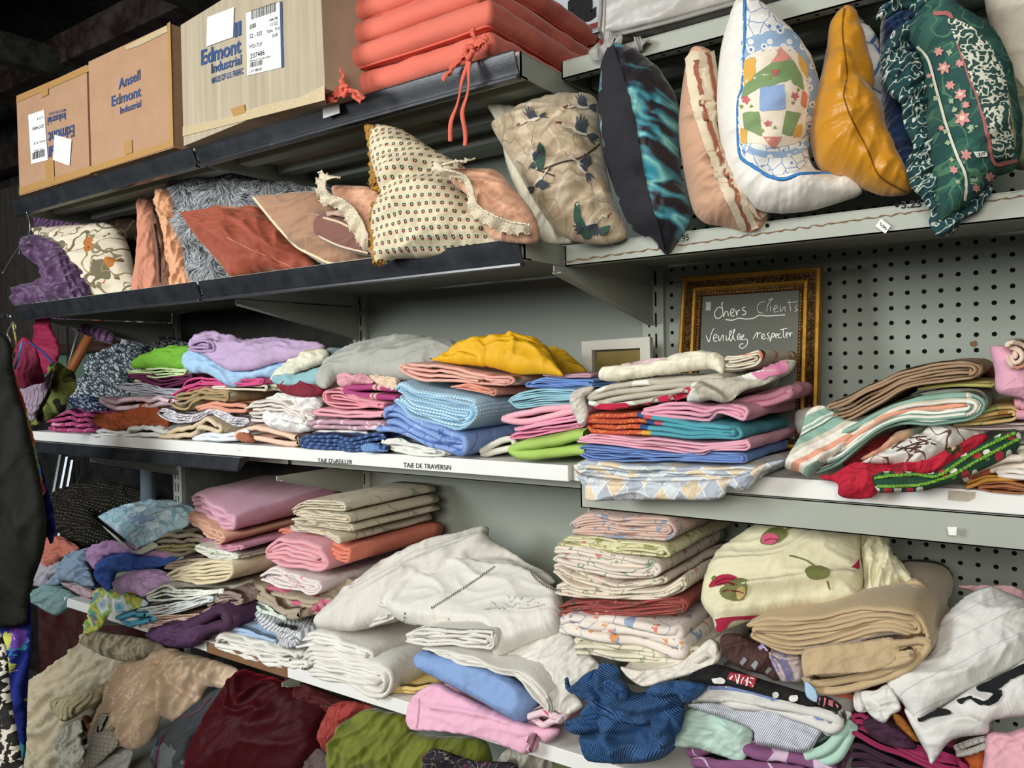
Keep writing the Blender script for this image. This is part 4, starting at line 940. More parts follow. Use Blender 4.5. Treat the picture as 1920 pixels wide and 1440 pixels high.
gl = blob('floral_pillow', 'dark green pillow with pink roses and wide vine-print ruffle at the right end', 'pillow', '1740,2 1765,0 1800,30 1850,60 1890,130 1905,200 1912,290 1900,320 1870,330 1850,350 1820,380 1790,400 1762,412 1745,330 1735,200 1720,100 1700,60', 1.30, .085, grn, turn=.3, lean=.08, wr=.006, ws=.08, res=5200, uvr=.2)
vine = M('#173F43', 'print', layers=[('vine', '#B9C2B4', 70, .022), ('flower', '#D5D6C4', 120, .26, .30, .01)], mott=.05); vine2 = M('#24453f', 'print', layers=[('vine', '#C9C7B2', 80, .045), ('flower', '#D5D6C4', 110, .3, .4, .01)], mott=.05)
decal(gl, 'printed_panel', '1778,38 1810,46 1850,80 1880,140 1890,210 1898,290 1880,296 1862,296 1854,250 1836,190 1820,150 1800,90', vine2, off=.0028, step=8)
decal(gl, 'printed_panel', '1848,150 1880,150 1896,215 1902,280 1880,270 1862,215', M('#5d6b52', 'cloud', s=60, st=[(.3, '#2f4a44'), (.5, '#6f7358'), (.62, '#a8945e'), (.7, '#3a5048')]), off=.0020, step=10)
for s, w, c in (('1752,26 1782,30 1800,90 1820,150 1836,190 1850,250 1862,306 1885,304 1912,298', 7, '#A85F5C'), ('1722,86 1742,110 1756,160 1775,230 1795,290 1810,330 1808,375', 5, '#D5D0BC')): line(gl, 'printed_band', s, w, M(c, mott=.05), off=.002)
motifs(gl, 'printed_rose', [(1772, 128, 1.3), (1784, 160, 1), (1802, 178, 1.2), (1806, 222, 1.6), (1762, 96, 1), (1800, 120, .8), (1768, 240, .6), (1812, 290, 1.1), (1790, 318, .8), (1745, 142, .6), (1854, 330, 1), (1828, 352, .8), (1812, 196, .7)], [M('#CF8C84', mott=.1)], 10, 6, .0024)
motifs(gl, 'printed_heart', [(1772, 128, 1), (1806, 222, 1.3), (1802, 178, 1)], [M('#E4C0AC', mott=0)], 5, 5, .0030); motifs(gl, 'printed_leaf', [(1758, 184, 1), (1776, 246, 1), (1780, 268, 1.), (1786, 298, .8), (1750, 160, .8), (1792, 206, 1), (1786, 190, .9), (1820, 240, 1), (1796, 340, .8), (1782, 98, 1)], [M('#9fae8a', mott=0)], 6, 4, .0026)
rf = blob('ruffle', None, None, '1645,40 1648,14 1690,-4 1740,-6 1748,40 1735,52 1718,56 1706,90 1722,120 1740,170 1748,240 1756,290 1770,330 1790,350 1800,376 1830,370 1856,344 1862,350 1840,390 1806,410 1790,438 1760,442 1742,420 1744,395 1706,345 1700,300 1712,270 1695,240 1690,200 1662,170 1652,115 1660,80 1690,50 1715,30 1700,18 1668,30', 1.295, .022, vine, turn=.3, lean=.08, wr=.012, ws=.022, wa=.2, an=4., parent=gl, res=3600, pw=.35, rim=.003, pleat=.012)
blob('pillow', 'plain cream pillow cut by the frame at the right end of the shelf', 'pillow', '1852,-20 1960,-30 1980,330 1925,300 1905,240 1885,150 1862,70', 1.40, .05, M('#C9C0AC', mott=.1), turn=.2, lean=.1, clamp=KR)
blob('pillow', 'green checked pillow partly seen between green floral and cream ones', 'pillow', '1880,140 1905,150 1935,200 1960,310 1910,318 1880,300', 1.37, .04, M('#6b7156', 'check', c2='#8a8a64', p=.03, mott=.2), turn=.2, lean=.1, clamp=KR)
# price tags
def tagp(s, txt, a, b, h, Y, label, name='price_tag'):
    q = S(s); t = mesh_obj(name, np.r_[onY(q, Y), onY(q, Y+.0012)], [(3, 2, 1, 0), (4, 5, 6, 7), (0, 1, 5, 4), (1, 2, 6, 5), (2, 3, 7, 6), (3, 0, 4, 7)], paper, smooth=False); tag(t, label, 'tag')
    if txt:
        px, F = text_px(txt, a, b, h, .02); flat_px('printed_price', px, F, Y-.0008, ink, t, .0006)
tagp('1652,410 1670,424 1660,438 1641,424', '5,00', (1650, 422), (1662, 432), 6, 1.334, 'small white price tag dangling below the shelf under the mustard pillow')
decal(gl, 'price_tag', '1825,283 1845,281 1850,291 1830,295', paper, off=.003, smooth=False, step=5)
px, F = text_px('3,00', (1832, 292), (1846, 289), 7, .02); decal(gl, 'printed_price', None, ink, off=.0036, px_tris=(px, F))
tagp('1776,988 1794,988 1793,1004 1779,1003', '', 0, 0, 0, 1.37, 'torn scrap of white paper stuck under the white board at the right')
tagp('604,200 636,194 637,212 606,222', '', 0, 0, 0, 1.18, 'cream paper label on the dark rail below the big worn box')
# ------------------------------------------------------------------ third shelf: folded pillowcases and tablecloths
KC = (-.200, 1.372)
def cl(h, **k): k.setdefault('bump', .3); k.setdefault('mott', .07); return M(h, **k)
def fb(label, cat, top, bot, Y, dep, n, mat, name='folded_pillowcase', **k): k.setdefault('clamp', KC); return fold(name, label, cat, top, bot, Y, dep, n, mat, **k)
def bb(label, cat, out, Y, T, mat, name='pillowcase', **k):
    k.setdefault('clamp', KC); k.setdefault('turn', .2); k.setdefault('lean', .6); k.setdefault('wr', .006); k.setdefault('ws', .05); k.setdefault('pw', .45); k.setdefault('res', 1500); return blob(name, label, cat, out, Y, T, mat, **k)
# far left pile
leo = M('#B4B9BA', 'leopard', s=85, e=.30, c2='#B4B9BA', c3='#8fa0b4', bump=.3)
leo = M('#3A4044', 'leopard', s=80, e=.13, c2='#C2C6C8', c3='#9FB0BE', bump=.3)
bb('grey and navy leopard print scarf heaped at the left end of the white shelf', 'scarf', 'a:385,590 392,566 430,540 440,500 490,450 480,390 510,350 600,300 700,270 830,240 870,200 1000,230 1090,268 1060,330 900,400 760,440 740,490 720,560 640,640 560,645 500,640 430,625', 1.52, .05, leo, name='scarf', lean=.8, wr=.016, ws=.05, wa=.6, an=2, ridges=[('a:640,450 740,430 800,390', .012, .014), ('a:500,520 560,560 620,640', .01, .014), ('a:620,440 640,500 610,560', .008, -.012)], res=3500)
bb('navy leopard print cloth tucked below the grey leopard scarf', 'scarf', 'a:385,600 440,560 560,560 600,600 600,640 560,655 480,640 400,612', 1.42, .03, M('#1D2C44', 'leopard', s=95, e=.17, c2='#A9B6C4', c3='#8fa0b4', bump=.3), name='scarf', wr=.014, ws=.035)
fb('magenta bundle with pale script, first on the white shelf from the left', 'pillowcase', 'a:256,655 300,630 400,612 480,630 548,655', 'a:262,738 330,752 430,760 548,752', 1.39, .22, 4, M('#A8386A', 'print', layers=[('vine', '#d98bab', 14, .012)], bump=.3), amp=.006, th=1)
fb('crumpled white pillowcase at the very bottom left, under the rust one', 'pillowcase', 'a:525,720 600,735 700,735 780,700 850,690 915,735', 'a:515,778 620,785 760,788 910,772', 1.37, .26, 2, cl('#E3E1DC'), amp=.010, th=1)
rt = cl('#A4502C', rough=.95, bump=.6, tex='knit', ks=160)
bb('rust orange textured cloth bunched over a white pillowcase', 'cloth', 'a:527,690 560,655 650,652 750,638 830,605 900,590 945,635 940,725 850,738 800,720 700,735 620,740 545,712', 1.372, .028, rt, wr=.012, ws=.035, name='cloth')
fb('pale pink pillowcase loosely folded on top of the rust cloth', 'pillowcase', 'a:568,560 700,535 850,540 975,560', 'a:568,600 640,635 760,636 900,605 970,592', 1.39, .28, 2, cl('#E8C8D0'), amp=.008, th=1, wrap='l')
fb('pale grey pillowcase folded beside the leopard scarf', 'pillowcase', 'a:660,490 720,470 800,465 900,490 1040,500', 'a:665,510 760,532 900,548 1040,560', 1.40, .26, 6, cl('#B4B4BC'), amp=.005)
fb('deep plum pillowcase between the pale green and grey ones', 'pillowcase', 'a:722,428 830,420 950,425 1080,415', 'a:728,450 820,470 905,512 1010,485 1080,455', 1.40, .26, 4, cl('#5E1C42'), amp=.006)
fb('pale green pillowcase with a leaf print below the lime one', 'pillowcase', 'a:722,405 810,382 920,380 1060,398', 'a:722,420 800,428 880,452 960,440 1060,432', 1.40, .26, 4, M('#C3D69E', 'print', layers=[('blot', '#8aa06c', 30, .62)], bump=.3), amp=.004)
bb('lime green pillowcase on top of the left pile', 'pillowcase', 'a:745,390 790,330 900,298 1060,275 1120,300 1100,395 1040,400 930,388 800,390', 1.40, .035, cl('#6FAE2E'), lean=.7)
# second pile
fb('flat white pillowcase lying on the board under the beige one', 'pillowcase', 'a:1080,765 1180,742 1290,750 1400,715', 'a:1080,795 1200,800 1330,800 1400,770', 1.37, .28, 2, cl('#DCE2E6'), th=1)
fb('beige pillowcase with hanging corner under the grey striped one', 'pillowcase', 'a:920,740 960,705 1060,690 1160,650 1230,690', 'a:918,785 1000,792 1090,780 1160,740 1240,775', 1.368, .26, 2, cl('#D2BD9C'), amp=.008, th=1)
fb('white pillowcase with thin grey zebra lines, sagging in the middle', 'pillowcase', 'a:890,615 940,605 1060,640 1180,610 1290,650 1390,660', 'a:900,650 980,700 1100,690 1200,640 1300,710 1395,720', 1.372, .28, 4, M('#D5D1D3', 'stripe', cols=[('#D9D6D6', 7), ('#77767f', 2), ('#cfc6cb', 6), ('#8b8896', 3)], wob=.03, rot=1.2, bump=.3), amp=.006)
fb('salmon pillowcase between the tan checked and zebra ones', 'pillowcase', 'a:1120,600 1200,580 1300,578 1385,580', 'a:1110,632 1200,615 1300,645 1385,645', 1.385, .28, 2, cl('#D69378'), th=1)
fb('tan checked pillowcase with a grey and cream pattern band', 'pillowcase', 'a:1010,530 1060,500 1180,500 1290,508', 'a:962,600 1030,640 1120,570 1290,585', 1.38, .28, 4, M('#A98B60', 'check', c2='#8d8468', p=.05, w=.35, bump=.3), amp=.006)
fb('hot pink pillowcase under the light blue one', 'pillowcase', 'a:975,545 1030,460 1110,425 1250,440 1480,440', 'a:978,568 1060,520 1180,495 1300,500 1480,480', 1.39, .26, 4, cl('#C94A7C'), amp=.006)
fb('cream pillowcase edge between hot pink and tan checked ones', 'pillowcase', 'a:1150,495 1300,488 1490,470', 'a:1150,510 1300,512 1490,530', 1.395, .26, 2, cl('#D8CCB6'), th=1)
lbl_ = bb('light blue pillowcase with a drooping corner under the lilac one', 'pillowcase', 'a:1022,345 1060,300 1150,310 1250,370 1330,400 1440,370 1550,335 1720,325 1650,400 1540,440 1400,452 1370,468 1300,502 1230,460 1160,420 1080,418 1035,385', 1.375, .022, cl('#9CC0DC'), wr=.006, ridges=[('a:1190,400 1250,430 1300,490', .008, .008)])
li = bb('large lilac pillowcase on top of the second pile', 'pillowcase', 'a:1070,240 1160,195 1250,198 1400,243 1450,235 1600,238 1830,262 1700,330 1550,360 1420,395 1340,402 1270,398 1200,352 1130,312 1072,292', 1.372, .034, cl('#B79CBE'), lean=1.0, wr=.006, ridges=[('a:1230,215 1260,250 1250,290', .01, .01), ('a:1100,300 1200,330 1300,375', .006, -.008)])
fold('folded_end', None, None, 'a:1078,245 1120,222 1180,230', 'a:1075,285 1120,305 1200,300', 1.362, .03, 4, cl('#A98DB2'), parent=li, clamp=None)
# cream pile and peach roll
fb('peach pillowcase rolled at the shelf edge below a white one', 'pillowcase', 'a:1325,735 1380,700 1480,692 1560,730 1700,748', 'a:1335,790 1420,815 1560,838 1680,828', 1.365, .28, 2, cl('#E6BFA6'), th=1, amp=.004, wrap='l')
bb('rust brown rolled edge inside the peach pillowcase', 'pillowcase', 'a:1335,760 1370,748 1420,770 1430,808 1380,808 1340,790', 1.360, .012, cl('#A05F44'), lean=.1, wr=.004, ws=.02, res=400)
fb('creamy white pile of three pillowcases with ragged folds', 'pillowcase', 'a:1378,580 1440,560 1560,560 1660,600 1720,640', 'a:1380,690 1480,700 1600,690 1740,745', 1.38, .28, 6, cl('#D6CDC0'), amp=.006)
bb('white crumpled pillowcase slumped over the cream pile', 'pillowcase', 'a:1490,560 1600,535 1720,540 1810,530 1830,570 1780,650 1760,745 1690,700 1640,620 1560,580', 1.375, .022, cl('#DDD9D4'), wr=.012, ws=.035)
bb('small white cloth knotted in a bundle above the peach roll', 'cloth', 'a:1488,685 1500,645 1590,642 1680,668 1735,700 1750,745 1640,752 1560,738 1500,712', 1.358, .026, cl('#E1DEDA'), wr=.010, ws=.03, name='cloth')
# grey-green and pink pile
bb('yellow striped cream pillowcase on a turquoise one', 'pillowcase', '506,712 530,690 560,670 590,658 612,655 616,668 600,684 560,698 530,708', 1.40, .022, M('#DBD7C0', 'stripe', cols=[('#DBD7C0', 60), ('#D9C23A', 5), ('#DBD7C0', 6), ('#D9C23A', 4)], rot=1.2, bump=.3))
bb('turquoise pillowcase above the burgundy one', 'pillowcase', '510,716 520,704 560,702 600,690 640,668 670,662 676,680 640,705 605,720 560,724 530,724', 1.395, .024, cl('#86B2B8'))
bb('dull teal pillowcase at the back behind the yellow striped one', 'pillowcase', '598,664 620,654 650,654 700,664 690,690 612,680', 1.48, .02, cl('#7d9496'))
fb('patterned grey cloth edge under the turquoise pillowcase', 'pillowcase', 'a:1518,480 1560,470 1620,480', 'a:1520,510 1560,530 1620,530', 1.40, .25, 2, M('#8a8570', 'check', c2='#c3bda4', p=.02))
bb('burgundy pillowcase in a shallow roll under the turquoise one', 'pillowcase', '520,716 545,712 590,712 610,722 604,740 570,744 540,740 524,730', 1.385, .022, cl('#7E1C2E'))
fb('thin cream pillowcase above the navy checked cloth', 'pillowcase', 'b:90,770 200,770 330,775 440,785', 'b:90,800 200,815 330,815 440,810', 1.40, .28, 2, cl('#D9D4C8'), th=1)
nv = M('#2E4A7E', 'stripe', cols=[('#2B4372', 9), ('#7795BE', 2), ('#35558c', 7), ('#22365e', 4)], rot=.5, bump=.3)
fb('navy blue checked cloth folded at the shelf edge', 'cloth', 'b:10,820 60,798 200,800 330,800 450,785 550,790', 'b:20,885 140,905 300,912 420,915 580,905', 1.352, .26, 4, nv, amp=.006, th=.9, wrap='l')
bb('light blue seersucker corner lying on the navy checked cloth', 'cloth', 'b:400,880 460,862 540,862 580,890 570,915 420,918', 1.345, .008, M('#6E93C4', 'stripe', cols=[('#6E93C4', 4), ('#4f75ac', 3)]), res=400, wr=.003, name='cloth')
fb('mauve pillowcase with white scroll print', 'pillowcase', 'b:75,720 110,700 300,708 480,710 560,712', 'b:80,770 200,775 400,778 540,775', 1.385, .30, 2, M('#B9909C', 'print', layers=[('vine', '#E0C8D0', 12, .016), ('flower', '#E2CBD4', 24, .3, .25, .03)], bump=.3), th=1)
fb('rose pink sheet with thick folds at the bottom of the pink pile', 'pillowcase', 'b:110,650 140,625 300,645 560,650', 'b:110,665 150,695 330,700 560,690', 1.372, .32, 2, cl('#E3A0AA'), th=1, wrap='l')
fb('rose pink pillowcase with many thin folds above the thick one', 'pillowcase', 'b:158,510 200,485 300,500 400,560 560,600', 'b:165,600 230,640 330,645 470,628 570,645', 1.376, .32, 6, cl('#E0949E'), amp=.004, wrap='l')
fb('magenta and beige striped pillowcase in the pink pile', 'pillowcase', 'b:305,500 360,465 480,462 640,490', 'b:305,530 380,572 480,590 620,600', 1.380, .30, 2, M('#A83C74', 'stripe', cols=[('#A83C74', 150), ('#D0B49C', 12), ('#A83C74', 8), ('#D0B49C', 12), ('#A83C74', 30)], bump=.3), th=1, wrap='l')
bb('dusty pink pillowcase ruffled under the grey-green pillow', 'pillowcase', 'b:245,470 260,435 350,425 450,430 480,470 420,480 330,490 270,495', 1.378, .014, cl('#D597A0'), wr=.008, ws=.03, res=700)
bb('cream and pink ruffled pillowcase edge near the salmon one', 'pillowcase', 'b:460,432 560,430 650,450 640,500 600,520 540,500 490,470', 1.376, .014, cl('#D9BFA4'), wr=.010, ws=.025, res=700)
bb('plump grey-green pillow lying across the pink pile', 'pillow', 'b:105,455 140,395 230,325 340,268 450,235 560,230 700,213 850,207 1000,228 1060,250 1080,330 900,420 800,450 600,445 450,435 300,432 240,450 175,505 120,490', 1.385, .05, cl('#A9AAA0', sheen=.1), name='pillow', lean=1.3, wr=.007, ws=.08, wa=.3, res=2600, clamp=None)
# blue pile
fb('white cloth with green sprigs under the periwinkle one', 'pillowcase', 'b:540,830 600,805 700,850 860,900', 'b:545,870 620,915 760,945 960,945', 1.36, .26, 4, M('#DEDDD2', 'print', layers=[('blot', '#9fb595', 26, .64)], bump=.3), amp=.004)
pr_ = fb('periwinkle blue printed pillowcase hanging over the shelf edge', 'pillowcase', 'b:565,620 620,590 800,700 960,760 1110,780', 'b:525,785 640,800 860,900 1075,948', 1.350, .30, 4, M('#7F9BD0', 'print', layers=[('vine', '#5b77b4', 12, .012), ('edge', '#93abdb', 9, .02)], bump=.25), th=1, amp=.004)
line(pr_, 'printed_arc', 'b:905,770 915,820 980,845 1050,835', 5, M('#5a78b5', mott=0)); line(pr_, 'printed_arc', 'b:925,775 940,810 985,828 1035,822', 5, M('#5a78b5', mott=0)); line(pr_, 'printed_line', 'b:620,800 700,790 780,830 860,860 960,870 1050,865', 2.5, M('#4c69a8', mott=0))
fb('light blue polka dot sheet with about ten folds above the periwinkle one', 'sheet', 'b:608,500 650,450 780,500 980,530 1230,580', 'b:615,590 720,680 880,745 1090,790', 1.352, .32, 10, M('#8FBAD2', 'dots', c2='#DCE8EC', p=.0085, r=.26, bump=.3), amp=.003, name='folded_sheet', wrap='r')
fb('salmon pink folded pillowcase under the pale salmon one', 'pillowcase', 'b:970,490 1080,478 1250,500', 'b:1000,500 1150,530 1250,565', 1.368, .34, 4, cl('#DE9A84'), amp=.003)
fb('pale salmon pillowcase with crisp folds directly under the yellow one', 'pillowcase', 'b:655,340 720,328 850,340 1000,370 1200,410', 'b:660,380 780,470 980,470 1200,485', 1.366, .34, 4, cl('#E2AC9C'), amp=.004, wrap='l')
fb('pale salmon pillowcase rolled end right of the crisp folded one', 'pillowcase', 'b:1210,415 1300,420 1400,430', 'b:1200,480 1280,490 1340,495', 1.366, .28, 4, cl('#DFA596'), amp=.003, wrap='r')
ye = bb('bright yellow pillowcase on top of the salmon ones', 'pillowcase', 'b:838,315 900,312 950,290 1020,250 1150,215 1300,200 1430,200 1540,220 1610,260 1640,320 1690,400 1700,430 1560,412 1400,410 1200,355 1060,348 900,335', 1.375, .04, cl('#E0A80E', rough=.6), lean=1.1, wr=.006, ws=.06, res=2200, clamp=None, ridges=[('b:1380,230 1420,290 1400,360', .006, .006), ('b:1180,290 1210,320 1190,350', .006, .008), ('b:950,320 1060,300 1180,330', .008, -.010)])
bb('yellow cloth end crumpled at the back behind the yellow pillowcase', 'pillowcase', 'b:1610,260 1690,272 1760,310 1820,360 1850,405 1780,430 1700,430 1640,380', 1.56, .03, cl('#C79A10'), wr=.012, ws=.05, clamp=None)
fb('small green and white leafy cloth right of the periwinkle one', 'cloth', 'b:1180,900 1260,820 1350,785 1380,800', 'b:1170,940 1240,935 1340,925 1380,915', 1.40, .24, 2, M('#D5D3C2', 'print', layers=[('blot', '#8aa06c', 14, .58)], bump=.3), th=1)
# blues, pinks, lime
fb('lime green pillow-shaped cloth at the shelf edge', 'cloth', 'b:1355,880 1400,850 1560,800 1700,765 1850,745', 'b:1360,890 1430,955 1600,968 1830,955', 1.355, .30, 2, cl('#A3C35C'), th=1, mx=.02, amp=.004, puff=.004, wrap='l')
for i, (t, b, l, h) in enumerate((('b:1365,800 1400,770 1600,745 1830,715', 'b:1370,830 1500,822 1650,790 1830,752', 'lowest of the three pink folded pillowcases', '#E089A8'), ('b:1415,745 1600,712 1830,660', 'b:1415,775 1600,750 1830,718', 'middle of the three pink folded pillowcases', '#E39AB2'), ('b:1325,695 1400,650 1560,615 1830,588', 'b:1330,705 1420,742 1600,712 1830,658', 'topmost and palest of the three pink folded pillowcases', '#E5AAB6'))):
    fb(l+' above the lime cloth', 'pillowcase', t, b, 1.375+.002*i, .3, 2 if i else 4, cl(h), th=1, amp=.003, wrap='l')
fb('aqua sheet folded thick above the three pink pillowcases', 'sheet', 'b:1355,560 1420,510 1560,500 1830,510', 'b:1360,600 1420,635 1560,625 1830,600', 1.38, .3, 8, cl('#93C0CC'), amp=.003, name='folded_sheet', wrap='l')
fb('cornflower blue sheet on top of the aqua one', 'sheet', 'b:1480,470 1560,432 1700,435 1900,440', 'b:1478,498 1600,505 1760,505 1900,500', 1.385, .3, 6, cl('#6F93D0'), amp=.003, name='folded_sheet', wrap='l')
fb('mauve cloth edge just visible behind the cornflower sheet', 'cloth', 'b:1560,420 1700,415 1900,412', 'b:1600,432 1700,435 1900,440', 1.42, .3, 2, cl('#B28790'), th=1)
# diamond tablecloth stack
dia = M('#DCD9D0', 'diamond', w=.036, h=.052, cs=('#8f9aa8', '#D3B98A', '#BFC8CC', '#a7b1b6'), rot=0, bump=.3, mott=.04)
dtc = fb('diamond patterned tablecloth at the bottom of its stack, sagging over the shelf edge', 'tablecloth', 'c:80,850 100,830 250,842 450,850 620,865 820,850', 'c:100,905 240,915 400,920 640,915 850,905', 1.325, .34, 4, dia, amp=.004, name='tablecloth', th=1, mx=.02, clamp=(-.2, 1.372), uvr=1)
blob('hanging_fold', None, None, 'c:80,870 110,890 250,912 420,920 600,918 720,905 800,880 850,850 940,830 930,850 850,890 800,950 760,965 720,945 690,985 640,1000 400,997 240,1000 140,1000 125,950 90,900', 1.305, .022, dia, turn=.06, lean=.10, wr=.006, ws=.05, res=2600, pw=.35, parent=dtc, pleat=.003, ridges=[('c:130,935 300,945 500,935 640,900', .006, -.006), ('c:700,930 760,890 850,860', .008, .010)])
fb('denim blue sheet above the diamond tablecloth', 'sheet', 'c:105,775 130,762 300,780 500,795 780,800', 'c:110,815 150,840 400,840 620,840 790,848', 1.325, .36, 6, cl('#6E8CC4'), amp=.004, name='folded_sheet', clamp=None)
fb('pale pink sheet between denim blue and teal cloths', 'sheet', 'c:95,745 140,728 400,745 640,760 800,745', 'c:100,760 300,782 600,820 640,795 800,800', 1.322, .36, 4, cl('#DFA4B4'), amp=.004, name='folded_sheet', clamp=None)
tt = fb('teal tablecloth with orange woven end in the middle of the stack', 'tablecloth', 'c:145,640 200,632 400,650 580,685 760,700', 'c:125,700 140,725 380,740 600,745 760,755', 1.320, .36, 4, M('#4E9CA8', bump=.4, mott=.2, mc='#2f7c88'), amp=.004, name='tablecloth', clamp=None, th=1, puff=.006, zones=((-1, .38, M('#C4502E', 'print', layers=[('flower', '#D8904A', 200, .35, .7), ('flower', '#C43C58', 120, .3, .5)], mott=.1)), (.38, .40, M('#D9A03A', mott=0)), (.40, .43, M('#2C4D7E', mott=0)), (.455, .475, M('#C0505A', mott=0))))
fb('rose pink sheet bulging between the taupe and teal cloths', 'sheet', 'c:360,620 440,600 640,610 700,600 800,600', 'c:362,640 460,665 620,682 660,640 780,682', 1.324, .36, 4, cl('#DC9CB0'), amp=.006, name='folded_sheet', clamp=None, th=1)
fb('rose pink sheet flap at the right of the stack under the dotted cloth', 'sheet', 'c:720,590 800,560 900,530 960,520', 'c:740,610 800,620 900,600 960,580', 1.38, .14, 2, cl('#D892A6'), amp=.006, name='folded_sheet', clamp=None, th=1)
dt = M('#B7B09E', 'dots', c2='#DEDCD2', p=.085, r=.23, rot=.3, bump=.25, mott=.06)
tq_ = fb('taupe tablecloth with white dots and crimson edge below the cream one', 'tablecloth', 'c:135,570 200,520 350,495 560,480 700,470', 'c:150,600 250,625 400,600 540,580 700,585', 1.318, .34, 4, dt, amp=.004, name='tablecloth', clamp=None, th=1)
for s in ('c:160,612 300,605 400,590 500,560 582,528 588,545 500,585 400,612 300,622 200,622',): decal(tq_, 'crimson_border', s, M('#C0183C', mott=.08), off=.004, step=6)
fl_ = bb('taupe cloth corner flap folded forward on the dotted tablecloth', 'tablecloth', 'c:540,590 580,530 600,500 700,500 830,470 930,430 990,430 960,480 850,530 780,550 700,600 640,590 590,598', 1.305, .016, dt, name='tablecloth', lean=.5, clamp=None, wr=.006, ws=.05, ridges=[('c:600,510 650,530 720,580', .008, -.010), ('c:560,580 620,560 690,590', .006, .008)])
decal(fl_, 'pink_print', 'c:800,470 850,430 890,415 940,430 950,470 880,490 840,505', M('#D07A9C', mott=.1), off=.003, step=6)
bb('white satin corner with a red seam hanging left of the dotted cloth', 'tablecloth', 'c:62,600 70,560 100,540 160,532 150,560 125,580 140,640 130,690 100,690 80,650', 1.305, .012, cl('#C9C1B4', rough=.5), name='tablecloth', lean=.1, turn=.2, clamp=None, res=800)
crs = bb('cream tablecloth folded smooth on top of the dotted stack', 'tablecloth', 'c:180,490 200,460 300,452 420,440 480,410 560,395 620,393 690,410 690,480 640,462 560,470 400,490 260,510 190,508', 1.322, .024, cl('#E8E2C8'), name='tablecloth', lean=.5, clamp=None, wr=.003)
fb('stack of floral napkin edges at the right end of the cream cloth', 'napkin', 'c:690,405 760,400 850,372', 'c:690,470 760,465 832,452', 1.35, .22, 6, M('#DED3BC', 'print', layers=[('blot', '#D98a6a', 20, .6)], bump=.3), name='napkin', clamp=None)
bb('small pink cloth corner peeking behind the cream tablecloth', 'napkin', 'c:240,455 380,432 470,432 440,455 300,470', 1.45, .01, cl('#D8B8B8'), name='napkin', lean=1., clamp=None, res=400)
bb('round grey cushion end wedged beside the gilded frame', 'cushion', 'c:985,640 1020,622 1080,618 1130,640 1120,720 1010,735 985,700', 1.50, .05, cl('#B5B2A8'), name='cushion', lean=.1)
# right pile
fb('orange brown satin cloth at the bottom right end of the shelf', 'cloth', 'j:550,1110 600,1085 740,1075 900,1110', 'j:560,1140 640,1165 780,1180 900,1180', 1.372, .25, 4, cl('#9E5F38', rough=.4), name='cloth')
fb('ochre cloth edge above the orange brown satin', 'cloth', 'j:470,1095 560,1060 680,1055 900,1050', 'j:480,1140 540,1125 620,1085 900,1075', 1.376, .25, 2, cl('#C28A34'), name='cloth', th=1)
fb('white cloth end in the right pile under the autumn leaf print', 'cloth', 'j:680,1030 760,1005 900,1010', 'j:680,1055 760,1075 900,1080', 1.375, .25, 2, cl('#DAD3C8'), name='cloth', th=1)
fb('cream tablecloth printed with red and brown autumn leaves at the right edge', 'tablecloth', 'j:440,1040 560,960 700,905 900,890', 'j:440,1085 560,1060 700,1035 900,1008', 1.374, .26, 2, M('#DDD3C0', 'print', layers=[('blot', '#B5493C', 16, .56), ('blot', '#8A5A3C', 11, .6)], bump=.3), name='tablecloth', th=1)
fb('plain cream cloth above the autumn leaf tablecloth', 'tablecloth', 'j:720,880 800,850 900,840', 'j:720,905 800,890 900,885', 1.40, .26, 2, cl('#DCD8CC'), name='tablecloth', th=1)
red = M('#B81730', 'print', layers=[('flower', '#3a3a1e', 26, .28, .5, .02, '#d8b080'), ('vine', '#8a1024', 16, .01)], bump=.3, mott=.05)
bb('red flowered apron with a green trim band draped at the shelf edge', 'apron', 'c:1080,905 1160,880 1230,850 1400,850 1560,800 1700,740 1770,730 1760,760 1640,850 1500,900 1400,930 1330,960 1290,990 1200,992 1160,975 1155,930', 1.345, .02, red, name='apron', lean=.5, wr=.008, ws=.04, wa=.4, clamp=None, res=2600)
rib = M('#13402C', 'calico', p=.030, m=[(-.2, 0, .2, '#B02A34'), (.25, .1, .17, '#D9D8C4'), (.25, -.15, .12, '#4d8c3c')], bump=.2)
gb = bb('dark green embroidered trim band of the red apron', 'apron trim', 'c:1300,902 1340,882 1480,886 1555,886 1600,855 1700,795 1820,730 1880,712 1910,740 1885,800 1760,870 1620,930 1500,962 1400,966 1325,964', 1.325, .014, rib, name='trim_band', lean=.5, wr=.003, clamp=None, res=2200)
lime_ = M('#79B53C', tex='knit', ks=300, bump=.8, mott=.1)
for s in ('c:1310,912 1380,902 1480,898 1560,905 1620,870 1720,805 1880,728', 'c:1320,945 1400,945 1500,938 1620,902 1740,835 1890,755'): cord(gb, 'rickrack', s, .0026, lime_, off=.004)
bb('red ruffled apron skirt behind the green trim', 'apron', 'c:1180,840 1300,760 1440,700 1520,740 1400,850 1300,870 1200,872', 1.45, .02, M('#8E1A22', mott=.15), name='apron', lean=.4, clamp=None, wr=.01, ws=.03)
wh = bb('white cloth printed with brown twigs between green striped and red ones', 'tablecloth', 'c:1230,855 1290,830 1400,770 1480,740 1570,700 1700,700 1790,705 1720,745 1560,830 1480,858 1380,850 1300,850', 1.37, .03, M('#DAD5CC', 'print', layers=[('vine', '#6a4438', 26, .010)], bump=.3), name='tablecloth', clamp=None, wr=.009)
for s in ('c:1380,790 1440,750 1520,740', 'c:1400,800 1470,770 1540,750', 'c:1420,780 1450,800 1500,760', 'c:1440,740 1480,790 1500,800', 'c:1380,775 1430,790 1500,780', 'c:1460,735 1520,760 1560,770'): line(wh, 'embroidered_twig', s, 2.2, M('#4a2c24', mott=0))
